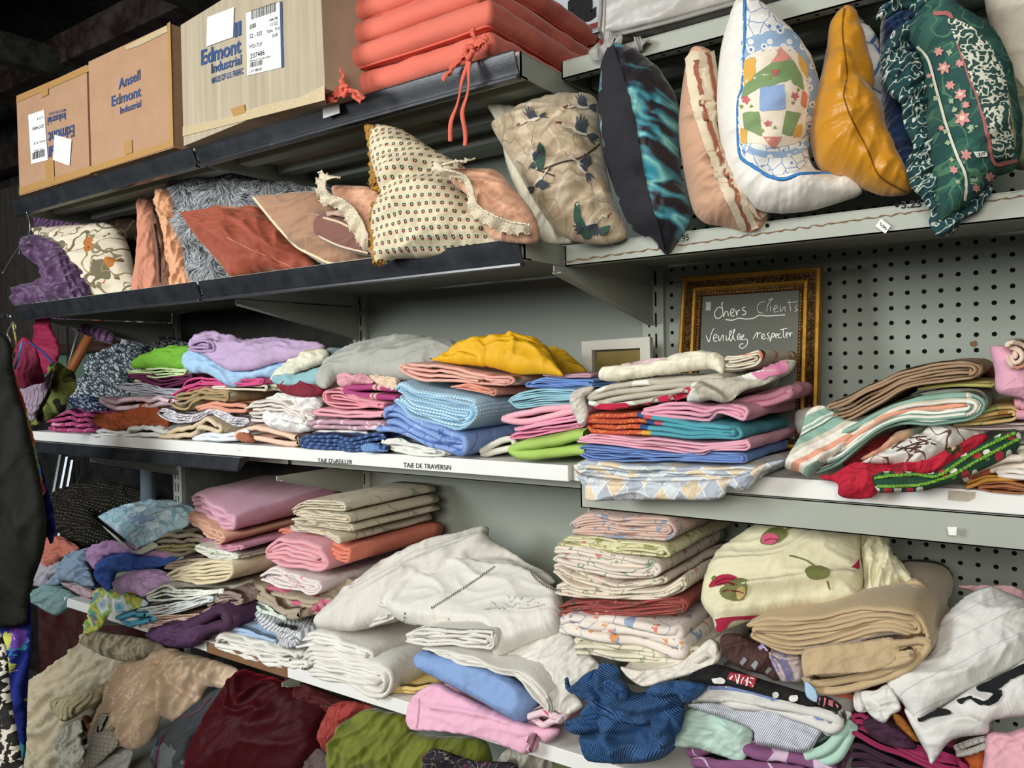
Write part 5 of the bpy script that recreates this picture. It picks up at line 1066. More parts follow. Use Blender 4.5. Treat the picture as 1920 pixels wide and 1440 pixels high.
bb('peach and green watercolour cloth under the striped one', 'tablecloth', 'c:1250,830 1330,790 1400,730 1500,700 1560,700 1480,740 1390,790 1300,835', 1.385, .02, M('#C99a78', 'cloud', s=14, st=[(.35, '#7f9a8a'), (.5, '#CFA280'), (.65, '#c98868')], bump=.3), name='tablecloth', clamp=None)
fb('mauve cloth edge right of the twig print', 'tablecloth', 'j:400,710 560,690 900,680', 'j:400,735 640,750 900,735', 1.40, .3, 4, cl('#B9A4A0'), name='tablecloth', clamp=None)
fb('yellow leaf print tablecloth folded to the right of the striped one', 'tablecloth', 'c:1620,680 1700,650 1800,610 1900,600', 'c:1640,690 1760,690 1860,680 1900,672', 1.39, .3, 4, M('#CDAE6E', 'print', layers=[('blot', '#B87a3c', 14, .6), ('blot', '#8a9a5a', 18, .62)], bump=.3), name='tablecloth', clamp=None)
stp = M('#7fa592', 'stripe', cols=[('#E2DCCF', 12), ('#DE9B7C', 9), ('#E2DCCF', 8), ('#86AA98', 14), ('#E2DCCF', 3), ('#86AA98', 4), ('#E2DCCF', 3), ('#4f6b62', 3), ('#86AA98', 12), ('#C9C2AC', 8)], rot=math.pi/2, bump=.25, mott=.05)
stv = M('#7fa592', 'stripe', cols=[('#E2DCCF', 12), ('#DE9B7C', 9), ('#E2DCCF', 8), ('#86AA98', 14), ('#E2DCCF', 3), ('#86AA98', 4), ('#E2DCCF', 3), ('#4f6b62', 3), ('#86AA98', 12), ('#C9C2AC', 8)], rot=-.55+math.pi/2, bump=.25, mott=.05)
sgt = fb('green white and orange striped tablecloth, thickly folded and sloping down to the left', 'tablecloth', 'c:1190,690 1400,595 1560,555 1750,540', 'c:1050,900 1150,860 1290,740 1420,690 1560,695 1760,660', 1.352, .28, 6, stp, name='tablecloth', clamp=None, amp=.003)
bb('green striped tablecloth end lying flat at the shelf edge', 'tablecloth', 'c:940,850 1000,760 1035,650 1110,630 1190,690 1280,700 1180,800 1100,850 1040,905 1000,880 945,868', 1.340, .028, stv, name='tablecloth', lean=.5, wr=.004, clamp=(-.2, 1.372), uvr=0, flat=.5)
fb('yellow-green cloth edge under the tan tablecloth', 'tablecloth', 'c:1520,525 1650,515 1800,505', 'c:1480,550 1650,530 1800,540', 1.40, .3, 2, cl('#A8A058'), name='tablecloth', clamp=None, th=1)
fb('tan twill tablecloth in sloping folds on top of the striped one', 'tablecloth', 'c:1110,600 1250,530 1400,475 1560,432 1740,425', 'c:1130,685 1200,680 1330,610 1450,540 1600,520 1740,500', 1.362, .28, 6, cl('#A28466', rough=.8), name='tablecloth', clamp=None, amp=.004)
bb('small brown cloth corner behind the tan tablecloth', 'cloth', 'c:1740,480 1790,445 1800,500 1760,505', 1.60, .02, cl('#7a4630'), name='cloth', res=300, clamp=None)
pk_ = bb('pink cloth hanging in a square fold at the right edge', 'cloth', 'c:1780,380 1800,365 1850,375 1930,400 1950,590 1900,580 1810,555 1800,470', 1.36, .03, cl('#DDA0B4'), name='cloth', lean=.2, clamp=None, wr=.005)
fb('floral napkin bundle on top of the pink cloth at the right edge', 'napkin', 'c:1845,345 1880,330 1940,322', 'c:1850,420 1880,470 1940,475', 1.33, .22, 6, M('#DFC4B0', 'print', layers=[('blot', '#c98a70', 16, .6)], bump=.3), name='napkin', clamp=None)
fb('rose pink folded cloth under the hanging pink square', 'cloth', 'c:1860,570 1900,570 1950,575', 'c:1895,668 1920,670 1950,672', 1.38, .3, 2, cl('#D2919C'), name='cloth', clamp=None, th=1)
flat_px('paper_residue', S('c:1612,958 1722,965 1718,990 1690,1004 1608,998'), [[0, 1, 2, 3, 4]], 1.375, M('#A89C86', mott=.5, mc='#e0dcd0', ms=60), cb2)
flat_px('chipped_patch', S('1819,641 1830,638 1833,646 1826,651 1819,648'), [[0, 1, 2, 3, 4]], YB-.0145, rust, BAY['right'])
# mirror in a gilded frame, written on with chalk
def framed(name, corners, Y, turn, lean, wpx, mats, label, cat):
    pass
gold = M('#B0812E', metal=.75, rough=.38, obj=1, bump=.6, tex='rough', ns=70, mott=.55, mc='#1e140a', worn=.72, wc='#d8d2c4', ws=12); dgold = M('#4A3218', metal=.4, rough=.5, obj=1, bump=1., tex='knit', ks=110, mott=.4, mc='#120a04')
glass = M('#55564d', metal=.15, rough=.3, mott=.2, mc='#6d6f66', ms=6, bump=.03)
fc = S('m:205,200 1455,75 1560,1390 120,1390'); lean = -.0; nrm = np.array([-.06, 1., -.20]); nrm /= np.linalg.norm(nrm)
rf_ = P(1420, 780, 1.60); dd_ = nrm @ rf_
OC = onplane(S('m:205,205 1460,80 1470,1700 150,1700'), nrm, dd_)
e_r = np.array([1, .06, 0.]); e_r /= np.linalg.norm(e_r); e_u = np.cross(e_r, nrm); e_u = e_u if e_u[2] > 0 else -e_u
tl_, tr_ = OC[0], OC[1]; ext_w = ((tr_-tl_) @ e_r); top_c = tl_
zbase = -.199; hh = (top_c[2]-zbase)/e_u[2]
fr_ = empty('framed_mirror', (tl_+e_r*ext_w/2-e_u*hh), 'old gilded frame holding a mirror with handwritten white script', 'mirror'); ORG = tl_-e_u*hh
def fpt(a, b, c): return ORG+e_r*a+e_u*b-nrm*c
prof = [(a*.55, c*.7) for a, c in [(0, 0), (0, .018), (.006, .026), (.016, .028), (.022, .020), (.030, .017), (.046, .017), (.050, .022), (.060, .024), (.064, .016), (.070, .013), (.078, .013), (.082, .006)]]
def mould(i0, i1, name, mat):
    V = []; F = []; m = prof[i0:i1]
    for (cx_i, cy_i) in ((0, 0), (1, 0), (1, 1), (0, 1)):
        for a, c in m: V.append(fpt(a if cx_i == 0 else ext_w-a, a if cy_i == 0 else hh-a, c))
    k = len(m)
    for s in range(4):
        for i in range(k-1): a, b = s*k+i, ((s+1) % 4)*k+i; F.append((a, b, b+1, a+1))
    mesh_obj(name, V, F, mat, fr_, smooth=False)
mould(0, 5, 'outer_moulding', gold); mould(4, 7, 'carved_band', dgold); mould(6, 10, 'inner_moulding', gold); mould(9, 13, 'beaded_sight', dgold)
MB().add([fpt(a, b, c) for c in (-.004, -.001) for b in (0, hh) for a in (0, ext_w)], [(0, 2, 3, 1), (4, 5, 7, 6), (0, 1, 5, 4), (2, 6, 7, 3), (0, 4, 6, 2), (1, 3, 7, 5)]).build('back_board', M('#5a4632', obj=1), fr_)
MB().add([fpt(a, b, .004) for a, b in ((.042, .042), (ext_w-.042, .042), (ext_w-.042, hh-.042), (.042, hh-.042))], [(0, 1, 2, 3)]).build('mirror_glass', glass, fr_)
# carved ovals and beads
cm = MB(); bm_ = MB()
def bead(m, c, r, sx=1, ang=0):
    V = []; F = []
    ca, sa = math.cos(ang), math.sin(ang)
    for i, (rr, h) in enumerate(((1, 0), (.75, .6), (.35, .92))):
        for k in range(6):
            a = k*math.pi/3; p, q = rr*sx*math.cos(a), rr*math.sin(a); V.append(np.array(c)+r*((p*ca-q*sa)*e_r+(p*sa+q*ca)*e_u)-nrm*r*h)
    V.append(np.array(c)-nrm*r); 
    for i in range(2):
        for k in range(6): F.append((i*6+k, i*6+(k+1) % 6, i*6+6+(k+1) % 6, i*6+6+k))
    for k in range(6): F.append((12+k, 12+(k+1) % 6, 18))
    m.add(V, F)
for a0, a1, hor in ((0, ext_w, True), (0, hh, False)):
    t = .03
    while t < a1-.03:
        for sgn in (0, 1):
            b = .021 if sgn == 0 else ((hh if hor else ext_w)-.021); p = fpt(t, b, .0115) if hor else fpt(b, t, .0115); bead(cm, p, .0042, 1.7, (.6 if hor else .97))
        t += .012
    t = .055
    while t < a1-.055:
        for sgn in (0, 1):
            b = .0405 if sgn == 0 else ((hh if hor else ext_w)-.0405); p = fpt(t, b, .009) if hor else fpt(b, t, .009); bead(bm_, p, .0024)
        t += .0066
q = cm.build('carved_leaves', dgold, fr_, smooth=True); q['kind'] = 'stuff'; q = bm_.build('beading', gold, fr_, smooth=True); q['kind'] = 'stuff'
gd = nrm @ fpt(.1, .1, .0052)
chalk = M('#E4E4DC', mott=0, bump=0, rough=.9)
def strokes(lst, r, name):
    m = MB()
    for s in lst:
        q = catmull(S('m:'+s), False, 5); m.tube(onplane(q, nrm, gd), r, 5)
    return m.build(name, chalk, fr_, smooth=True)
strokes(['545,470 520,460 490,490 480,530 500,562 530,555 548,535', '560,420 545,425 552,480 560,545 575,505 595,500 605,540', '625,515 650,505 655,480 635,480 622,510 635,540 660,535', '672,490 680,535 690,495 712,485', '755,462 738,465 732,485 760,500 755,525 728,530'], .0011, 'handwriting')
strokes(['930,410 890,420 865,460 875,505 915,515', '960,400 1005,380 960,440 950,500', '980,450 985,500', '1010,480 1045,465 1030,445 1012,470 1022,505 1055,495', '1070,450 1075,500 1110,455 1115,500', '1150,400 1158,440 1165,495', '1130,420 1225,412', '1225,440 1205,465 1228,485 1195,500'], .0006, 'faint_handwriting')
strokes(['578,572 640,578 700,560 760,568 830,560 880,535 960,540 1040,535 1115,530'], .0012, 'underline')
strokes(['405,715 430,775 450,700 475,650', '470,740 500,730 495,705 470,725 478,765 505,765', '515,715 525,765 555,710 560,765', '582,715 590,765', '600,760 635,680 620,675 615,740 630,765 650,700 665,660 650,670 650,740 668,762', '690,735 715,720 700,700 685,730 695,755 740,710 745,720 715,755 770,750 775,790 740,830 705,820 712,795 740,790'], .0011, 'handwriting')
strokes(['825,750 865,685 862,740 872,700 900,690', '905,735 930,715 915,700 903,730 918,750 945,735', '975,690 955,700 965,720 975,740 950,748', '1000,695 985,760 978,770 1000,700 1020,700 1010,730 998,730', '1030,725 1050,710 1035,700 1027,722 1040,742', '1075,700 1058,705 1060,738 1085,730', '1100,660 1100,725 1115,735', '1070,665 1135,650', '1125,715 1145,700 1130,690 1122,712 1135,735', '1155,690 1160,725 1165,695 1182,690'], .0011, 'handwriting')
strokes(['1090,862 1098,875 1158,866'], .0009, 'chalk_mark')
MB().add([fpt(0, 0, 0)]*0 or onplane(S('m:402,415 448,412 446,490 400,492'), nrm, gd), [(0, 1, 2, 3)]).build('paper_scrap', M('#9c9c92', mott=.05), fr_)
# small white frame
sf = empty('picture_frame', P(1165, 720, 1.66), 'small white picture frame with a gold inlay leaning on the back panel', 'picture frame')
n2_ = np.array([-.02, 1., -.10]); n2_ /= np.linalg.norm(n2_); d2_ = n2_ @ P(1165, 740, 1.66)
oc = onplane(S('1097,642 1224,633 1228,780 1098,780'), n2_, d2_); ic = onplane(S('1116,658 1206,654 1208,780 1118,780'), n2_, d2_); jc = onplane(S('1120,661 1204,656 1206,770 1121,770'), n2_, d2_)
for q in (oc, ic, jc): q[2:, 2] = np.maximum(q[2:, 2], -.199)
wfm = M('#BDB9AC', obj=1, rough=.5, mott=.08); V = [*oc, *ic, *(oc-n2_*.018), *(ic-n2_*.018)]
for k, nm in enumerate(('top_rail', 'right_rail', 'bottom_rail', 'left_rail')):
    a, b = k, (k+1) % 4; Vq = [V[a], V[b], V[4+b], V[4+a], V[8+a], V[8+b], V[12+b], V[12+a]]
    MB().add(Vq, [(0, 1, 2, 3), (4, 7, 6, 5), (0, 4, 5, 1), (2, 6, 7, 3), (1, 5, 6, 2), (0, 3, 7, 4)]).build(nm, wfm, sf)
MB().add(ic-n2_*.002, [(0, 1, 2, 3)]).build('grey_mount', M('#55534a', mott=.1), sf); MB().add(jc-n2_*.004, [(0, 1, 2, 3)]).build('gold_inlay', M('#6f5c24', metal=.3, rough=.5, mott=.3, mc='#3f3416'), sf)
# ------------------------------------------------------------------ fourth shelf: sheets
KD = (-.788, 1.372)
def fd(label, cat, top, bot, Y, dep, n, mat, name='folded_sheet', **k): k.setdefault('clamp', KD); return fold(name, label, cat, top, bot, Y, dep, n, mat, **k)
def bd_(label, cat, out, Y, T, mat, name='sheet', **k):
    k.setdefault('clamp', KD); k.setdefault('turn', .2); k.setdefault('lean', .7); k.setdefault('wr', .007); k.setdefault('ws', .05); k.setdefault('pw', .45); k.setdefault('res', 1600); return blob(name, label, cat, out, Y, T, mat, **k)
flor = lambda base, a='#C9807c', b='#8C9A6E', s=20: M(base, 'print', layers=[('vine', b, s*1.2, .010), ('flower', a, s*2.6, .27, .34, .03), ('flower', b, s*3.2, .24, .25, .03)], bump=.3, mott=.05)
# dark end of the shelf
knit = M('#080707', 'calico', p=.012, m=[(0, 0, .15, '#66573c'), (.25, .2, .09, '#a8987a')], bump=.8, tex='knit', ks=160, mott=.02)
bd_('heavy black knitted shawl with golden flecks heaped at the dark left end', 'shawl', 'k:340,420 420,360 560,300 640,280 780,262 900,275 1000,300 1160,350 1300,400 1100,440 900,470 740,520 830,620 830,700 720,720 620,760 540,720 490,660 400,620 330,560', 1.52, .06, knit, name='shawl', lean=1.1, wr=.010, ws=.06, res=2600, ridges=[('k:380,540 560,540 720,520', .012, .012), ('k:560,600 700,640 800,690', .012, .010)])
bd_('coral pink cloth crumpled beneath the black shawl', 'cloth', 'd:185,370 230,335 300,325 340,345 385,380 330,410 270,450 220,470 190,430', 1.40, .03, cl('#B86A58'), name='cloth', wr=.012, ws=.03)
bd_('pale grey satin cloth draped beside the jacket', 'cloth', 'd:140,520 180,470 240,440 300,400 370,370 385,390 330,430 300,480 250,520 220,560 160,560', 1.385, .025, cl('#9A96A0', rough=.6), name='cloth', wr=.010, ws=.03, wa=.8)
bd_('dusty blue pillowcase crumpled right of the grey satin cloth', 'pillowcase', 'd:215,550 280,510 310,440 380,400 440,385 435,480 460,560 400,560 330,540 260,560', 1.38, .03, cl('#7F93A6'), name='pillowcase', wr=.012, ws=.035, wa=.5)
bd_('grey green cloth hanging over the corner of the shelf', 'cloth', 'd:145,600 200,570 270,545 330,580 400,620 420,640 340,670 280,705 230,690 180,660 150,640', 1.345, .03, cl('#6F8B8A'), name='cloth', wr=.010, ws=.04, wa=.4, lean=.5, clamp=None)
bd_('pale pink cloth crumpled above the grey green one', 'cloth', 'd:290,545 340,550 420,570 470,590 520,600 460,620 400,615 340,580', 1.372, .018, cl('#B59AA0'), name='cloth', wr=.010, ws=.03, res=700)
bd_('slate blue cloth fold behind the mauve one', 'cloth', 'd:430,480 470,490 500,560 480,590 430,560 400,500', 1.42, .02, cl('#5b6f86'), name='cloth', res=700)
fd('thin orange cloth lying flat under the tropical print', 'cloth', 'd:350,660 420,630 480,625 540,640', 'd:350,668 420,650 480,645 540,660', 1.40, .22, 2, cl('#B9785c'), name='cloth', th=1)
bd_('mauve pillowcase curled between the pale blue and royal blue ones', 'pillowcase', 'd:425,430 450,380 520,355 600,345 700,370 800,400 870,385 880,400 800,430 700,420 600,405 520,420 490,480 450,480', 1.40, .03, cl('#A97FA6'), name='pillowcase', wr=.010, ws=.04, wa=.3)
bd_('royal blue pillowcase with frayed edge bunched in the left pile', 'pillowcase', 'd:465,520 500,440 560,410 640,405 740,425 860,395 885,410 820,450 740,480 640,490 560,500 540,560 520,590 480,550', 1.375, .028, cl('#35559C'), name='pillowcase', wr=.010, ws=.045, wa=.3, ridges=[('d:500,520 560,480 640,450', .008, .010)])
bd_('shiny lilac pillowcase below the royal blue one', 'pillowcase', 'd:545,570 580,520 660,490 760,480 830,510 850,540 780,560 720,600 680,615 640,590 570,600', 1.372, .028, cl('#B795BC', rough=.5, sheen=.2), name='pillowcase', wr=.008, ws=.04)
fd('taupe folded cloth behind the blue floral pillow', 'cloth', 'd:760,320 850,290 960,300 1000,330', 'd:740,400 860,430 940,400 1000,400', 1.46, .24, 4, cl('#A39680'), name='cloth')
fd('thin yellow ochre cloth under the taupe one', 'cloth', 'd:730,375 850,360 960,365', 'd:740,395 850,400 960,395', 1.44, .24, 2, cl('#A39a6c'), name='cloth')
fd('taupe pillowcase edge in front of the ochre cloth', 'pillowcase', 'd:800,450 880,430 960,420 1010,440', 'd:790,480 880,500 960,480 1010,480', 1.39, .24, 4, cl('#A8957f'), name='pillowcase')
bf = M('#A8C4CC', 'print', layers=[('edge', '#7FB0BE', 22, .05), ('flower', '#C9DDE2', 16, .34, .6, .03), ('blot', '#93a9cc', 14, .6)], bump=.25, mott=.05)
o = bd_('pale blue floral pillow lying flat beneath the black shawl', 'pillow', 'd:468,228 560,190 680,160 760,152 860,162 935,185 945,215 900,275 820,300 740,345 655,382 600,335 540,285', 1.41, .032, bf, name='floral_pillow', lean=1.5, wr=.005, clamp=None, sharp=[0, 10], res=2200)
bd_('cream underside pillow end poking from under the pale blue floral pillow', 'pillow', 'd:485,262 560,320 655,392 740,352 760,372 672,410 600,370 530,310', 1.392, .010, cl('#B9BDA8'), name='pillow', lean=1.0, clamp=None, res=700, wr=.003)
trop = M('#E6E2C6', 'cloud', s=11, d=2, st=[(.30, '#4a9aa8'), (.40, '#A9C9D8'), (.46, '#E9E4D6'), (.52, '#8AB85A'), (.58, '#E0CE4E'), (.64, '#3f9a90'), (.70, '#c9588c')], bump=.25)
bd_('tropical print scarf in green yellow and pink hanging over the shelf', 'scarf', 'd:405,790 420,740 440,690 460,610 490,570 560,580 640,600 715,640 690,670 640,680 560,690 510,710 490,760 450,785 420,798', 1.335, .022, trop, name='scarf', wr=.010, ws=.035, wa=-.7, lean=.6, clamp=None, res=1800)
fd('turquoise folded cloth with stitched hem at the shelf edge', 'cloth', 'd:520,695 570,680 640,668 700,690', 'd:605,775 650,770 700,755 730,740', 1.345, .20, 2, cl('#57A9C6'), name='cloth', th=1, wrap='l')
# second stack
sl = .35
fd('dark purple corduroy garment hanging over the worn shelf edge', 'garment', 'd:700,790 800,740 880,735 960,700 1010,660 1100,650', 'd:720,810 800,855 880,860 960,840 1020,800 1120,780', 1.335, .26, 2, cl('#42233F', rough=.8), name='garment', th=1, mx=.03, puff=.01, clamp=None)
bd_('dark purple trouser leg bulging in front of its stack', 'garment', 'd:698,795 760,770 850,745 930,740 1000,680 1060,650 1180,645 1150,680 1050,700 1010,790 960,845 880,862 800,850 740,825', 1.325, .03, cl('#47264A', rough=.8), name='garment', wr=.010, ws=.05, wa=.5, lean=.5, clamp=None)
fd('pink floral cloth with fringed edge under white and grey ones', 'cloth', 'd:670,745 740,735 830,715 950,700', 'd:690,775 750,770 840,745 960,740', 1.362, .24, 4, flor('#D9B0A8', '#b06a6a'), name='cloth')
fd('brown paisley cloth roll right of the dark purple garment', 'cloth', 'd:1000,640 1060,585 1130,580 1180,620', 'd:980,690 1040,660 1100,650 1170,650', 1.375, .24, 4, flor('#8F7a72', '#5c3c40', '#c9b0a0', 30), name='cloth')
fd('grey brown paisley cloth lowest between the purple and white piles', 'cloth', 'd:1010,740 1050,710 1120,700', 'd:990,820 1050,815 1110,780', 1.38, .24, 2, flor('#7F7a72', '#5c4c50', '#a9a090', 30), name='cloth', th=1)
fd('peach floral cloth layer above the pink fringed one', 'cloth', 'd:730,690 830,700 960,690', 'd:740,725 850,715 960,712', 1.37, .26, 4, flor('#C9A58C', '#a8745c'), name='cloth')
fd('white pillowcase with grey edge lines in the second stack', 'pillowcase', 'd:670,675 720,650 830,640 930,620 1010,600', 'd:672,705 760,712 900,680 1000,640 1040,640', 1.362, .28, 6, cl('#D5D8D6'), name='pillowcase', amp=.004)
fd('white pillowcase with soft yellow flowers sloping to the left', 'pillowcase', 'd:702,600 780,545 850,560 960,580 1080,575', 'd:705,640 800,640 930,625 1030,600 1080,595', 1.362, .28, 4, flor('#E3E2D2', '#D9CE6E', '#a9c0c4', 12), name='pillowcase', amp=.004, wrap='l')
fd('cream sheet with red lining in loose folds', 'sheet', 'd:815,500 880,455 980,430 1100,430 1150,450', 'd:820,530 900,545 1000,555 1090,540 1130,520', 1.362, .32, 6, M('#D8C9A6', 'print', layers=[('blot', '#B5493C', 10, .68)], bump=.3), amp=.005, wrap='r')
fd('white sheet with tiny leaves under the pink stack', 'sheet', 'd:945,360 1000,365 1080,400 1150,410', 'd:945,395 1010,425 1090,440 1160,430', 1.365, .34, 6, flor('#D9D7CB', '#b9b59c'), amp=.003, wrap='l')
fd('dusty rose sheet showing between peach and white ones', 'sheet', 'd:950,310 1010,340 1080,360 1140,365', 'd:955,330 1020,365 1090,390 1160,385', 1.372, .36, 4, cl('#C7879C'), amp=.003, k=-.36, a2=-.07)
fd('peach cotton sheet under the pink quilt', 'sheet', 'e:110,330 150,322 250,400 350,480 390,500', 'e:125,395 190,440 270,520 320,550 360,550', 1.37, .40, 8, cl('#D9A88C'), amp=.002, k=-.36, a2=-.07)
qk = fd('plump pink quilt on top of the second stack', 'quilt', 'e:150,210 190,205 290,280 380,345 450,345', 'e:172,300 250,360 350,450 410,458 440,455', 1.37, .42, 4, cl('#D29DAF', sheen=.1), name='folded_quilt', amp=.004, k=-.36, a2=-.07, th=1, mx=.03, puff=.022, rise=.03)
# third stack
for i, (t, b, lab) in enumerate((('e:835,410 900,430 1050,460 1190,500', 'e:840,450 950,480 1080,520 1200,552', 'lowest'), ('e:870,370 950,365 1100,400 1240,430', 'e:850,405 960,430 1100,450 1260,470', 'second lowest'), ('e:850,320 920,310 1080,330 1230,345', 'e:870,365 950,370 1100,395 1255,410', 'second from the top'), ('e:840,310 920,250 1050,245 1210,262', 'e:850,355 920,310 1080,318 1225,325', 'topmost'))):
    fd('cream sheet with fine vine drawing, %s of the four in its stack' % lab, 'sheet', t, b, 1.362+.003*(i % 2), .34, 6 if i else 4, M('#CFC3AA', 'print', layers=[('vine', '#9aa08a', 10+i*.3, .008), ('flower', '#B9946c', 24, .22, .3, .03)], bump=.25, mott=.08), amp=.002, th=1, mx=.006, group='cream vine print sheets stacked in the third pile')
fd('bright salmon sheet with stitched hem draped over the pink roll', 'sheet', 'e:780,450 860,450 980,500 1120,550 1240,570', 'e:745,490 900,510 1050,600 1160,680 1225,700', 1.356, .36, 4, cl('#DB7C64'), amp=.003, k=-.3, th=1)
fd('thick pink sheet rolled over on itself under the salmon one', 'sheet', 'e:665,600 740,500 850,520 1000,560 1070,610', 'e:660,660 760,700 900,730 1030,745 1100,740', 1.352, .38, 6, cl('#DA9CA2'), amp=.003, th=1, mx=.02, puff=.01, wrap='r')
fd('white sheet with pink blossom print under the pink roll', 'sheet', 'e:622,760 720,700 850,740 960,790 1060,800', 'e:640,800 760,860 880,890 970,910 1060,890', 1.356, .34, 6, flor('#DDD3CE', '#D4708A', '#e0b0b8', 16), amp=.004, wrap='r')
fd('taupe sheet with rose print at the bottom of the third stack', 'sheet', 'e:600,830 700,840 800,880 1010,950', 'e:640,900 780,1000 900,1050 1040,1040', 1.368, .30, 4, M('#AB9C84', 'print', layers=[('blot', '#C25F78', 9, .53)], bump=.3), amp=.004, k=-.3)
fd('plain taupe sheet sloping down in front of the rose print', 'sheet', 'e:435,800 520,760 640,850 790,1000 900,1010', 'e:435,840 520,900 680,990 800,1070 910,1050', 1.352, .24, 2, cl('#A99A82'), amp=.004, k=-.35, th=1, mx=.02, wrap='l')
bd_('brown taupe sheet roll right of the rose print', 'sheet', 'e:1000,915 1060,880 1180,820 1330,780 1420,790 1300,880 1180,960 1100,1030 1050,1010', 1.40, .03, cl('#A8967C'), name='sheet', wr=.006, clamp=None)
fd('white cloth with green leaves edging out under the taupe sheet', 'cloth', 'e:510,920 600,960 700,1020 800,1070', 'e:530,970 620,1010 700,1060 780,1078', 1.36, .24, 2, flor('#D5DCD2', '#5c9a5a', '#7fae6a', 26), name='cloth', th=1, k=-.3)
chev = M('#8F9294', 'stripe', cols=[('#D6D6D4', 6), ('#8A8D92', 6)], rot=.9, wob=.02, bump=.3)
fd('grey and white chevron cloth on the white sheets', 'cloth', 'e:400,1030 440,1000 540,985 700,1080 940,1170', 'e:372,1110 480,1130 600,1180 720,1250 840,1260', 1.352, .24, 4, chev, name='cloth', amp=.004, k=-.25, th=1, mx=.02)
bd_('grey polka dot cloth behind the chevron one', 'cloth', 'e:640,1040 800,1075 1000,1070 960,1130 900,1180 800,1150', 1.42, .014, M('#C4C4C0', 'dots', c2='#8b8f90', p=.018, r=.3), name='cloth', clamp=None, res=800)
fd('light blue cloth layer under the chevron one', 'cloth', 'e:410,1120 480,1120 600,1190 700,1230', 'e:420,1160 500,1190 620,1215 720,1235', 1.358, .24, 2, cl('#9FBAD6'), name='cloth', th=1)
bd_('light blue cloth corner right of the chevron one', 'cloth', 'e:830,1250 900,1215 960,1225 920,1265 860,1270', 1.35, .008, cl('#8FAFD0'), name='cloth', res=300, clamp=None)
fd('white sheet pile nearest the bare brown shelf edge', 'sheet', 'e:320,1230 370,1140 480,1190 640,1220 860,1310', 'e:310,1270 420,1310 600,1370 860,1430 930,1420', 1.362, .28, 6, cl('#D9D4C9'), amp=.006, th=1, wrap='l')
fd('lowest white sheet folded on the board under the sheet pile', 'sheet', 'e:330,1225 500,1290 700,1330 900,1370', 'e:320,1275 600,1375 880,1425 940,1425', 1.356, .28, 2, cl('#E0DDD4'), amp=.006, th=1)
# big white linen
lin_ = cl('#D3CEC2', sheen=.1); lin2 = cl('#DAD6CB', sheen=.1)
fd('creamy white linen pile folded thick at the shelf edge', 'sheet', 'f:0,790 60,740 200,770 350,810 500,860', 'f:60,930 180,960 330,1000 470,1045 520,1030', 1.345, .36, 8, lin2, amp=.005, th=1, wrap='r')
fd('white linen sheet with loose corner on the thick pile', 'sheet', 'f:40,680 120,660 250,720 400,800', 'f:0,760 150,760 300,800 380,835', 1.352, .34, 4, cl('#DEDAD0'), amp=.005, th=1, wrap='r')
dl = bd_('large white linen duvet cover heaped up against the back panel', 'duvet cover', 'f:85,610 140,550 260,450 400,350 600,230 750,170 900,130 1040,85 1070,90 1075,150 1180,210 1300,290 1400,340 1440,400 1300,420 1000,450 700,560 560,610 440,640 300,670 180,660 110,650', 1.40, .06, lin_, name='duvet_cover', lean=.95, wr=.007, ws=.09, wa=.5, an=3, res=4200, clamp=None, ridges=[('f:980,290 1090,160 1060,100', .02, .012), ('f:1000,300 1180,270 1350,330', .015, -.014), ('f:500,480 700,350 850,290', .02, .01)])
fold('folded_end', None, None, 'f:90,600 160,560 280,510 400,480 520,520', 'f:100,650 200,670 320,675 440,640 540,600', 1.365, .10, 6, lin_, parent=dl, amp=.004, wrap='l')
em = bd_('white embroidered sheet with openwork hem spread over the linen duvet cover', 'sheet', 'f:500,480 640,400 840,290 1090,310 1290,340 1420,430 1480,470 1470,650 1300,720 1110,805 1080,700 1040,660 900,640 760,630 600,620 540,590 480,540', 1.345, .035, lin2, name='embroidered_sheet', lean=1.2, wr=.004, ws=.09, res=4200, clamp=None, flat=.6, ridges=[('f:840,290 640,430 540,560', .010, .010), ('f:1090,655 1250,590 1450,520', .03, .006)], turn=.1)
fold('folded_end', None, None, 'f:600,690 700,650 880,640 1060,670 1110,700', 'f:600,735 700,745 860,750 1040,765 1085,800', 1.335, .10, 6, lin2, parent=em, amp=.004, th=1)
hole = M('#6d685c', mott=0)
for s in ('f:750,540 850,480 960,410 1100,312', 'f:1300,335 1350,395 1430,440', 'f:600,570 592,630', 'f:845,600 850,650'): 
    q = S(s); q = resample(catmull(q, False, 6), max(4, int(np.linalg.norm(q[-1]-q[0])/4.2)))
    V = []; F = []
    for p in q:
        k = len(V); V += [p+[-1.1, -2.2], p+[.9, -2.2], p+[1.1, 2.2], p+[-.9, 2.2]]; F.append([k, k+1, k+2, k+3])
    d = decal(em, 'openwork_hem', None, hole, .0025, px_tris=(np.array(V), F)); 
    if d is not None: d['kind'] = 'stuff'
emb = M('#E4E1D8', mott=0, bump=.6, tex='rib', rs=2600)
for i, (u, v, a, l) in enumerate([(1195, 505, -.3, 34), (1160, 520, .4, 30), (1230, 515, .2, 34), (1190, 535, .1, 40), (1240, 540, -.4, 30), (1150, 545, .8, 26), (1215, 485, -1.2, 24), (1180, 480, -2.0, 26), (1250, 490, -.8, 24), (1100, 520, .9, 30), (1085, 510, 1.0, 24), (1110, 540, .5, 26), (1290, 505, -.3, 30), (1310, 495, -.7, 24), (1285, 525, .2, 26), (1060, 550, -.1, 30), (1340, 510, .2, 26), (1215, 525, -.9, 24)]):
    n_ = 12; pts = [(u+l*.5*math.cos(t)*math.cos(a)-l*.17*math.sin(t)*math.sin(a), v+l*.5*math.cos(t)*math.sin(a)+l*.17*math.sin(t)*math.cos(a)) for t in np.linspace(0, 6.28, n_, endpoint=False)]
    decal(em, 'embroidered_petal', np.array(pts)/3+[560, 960], emb, off=.0018, step=4)
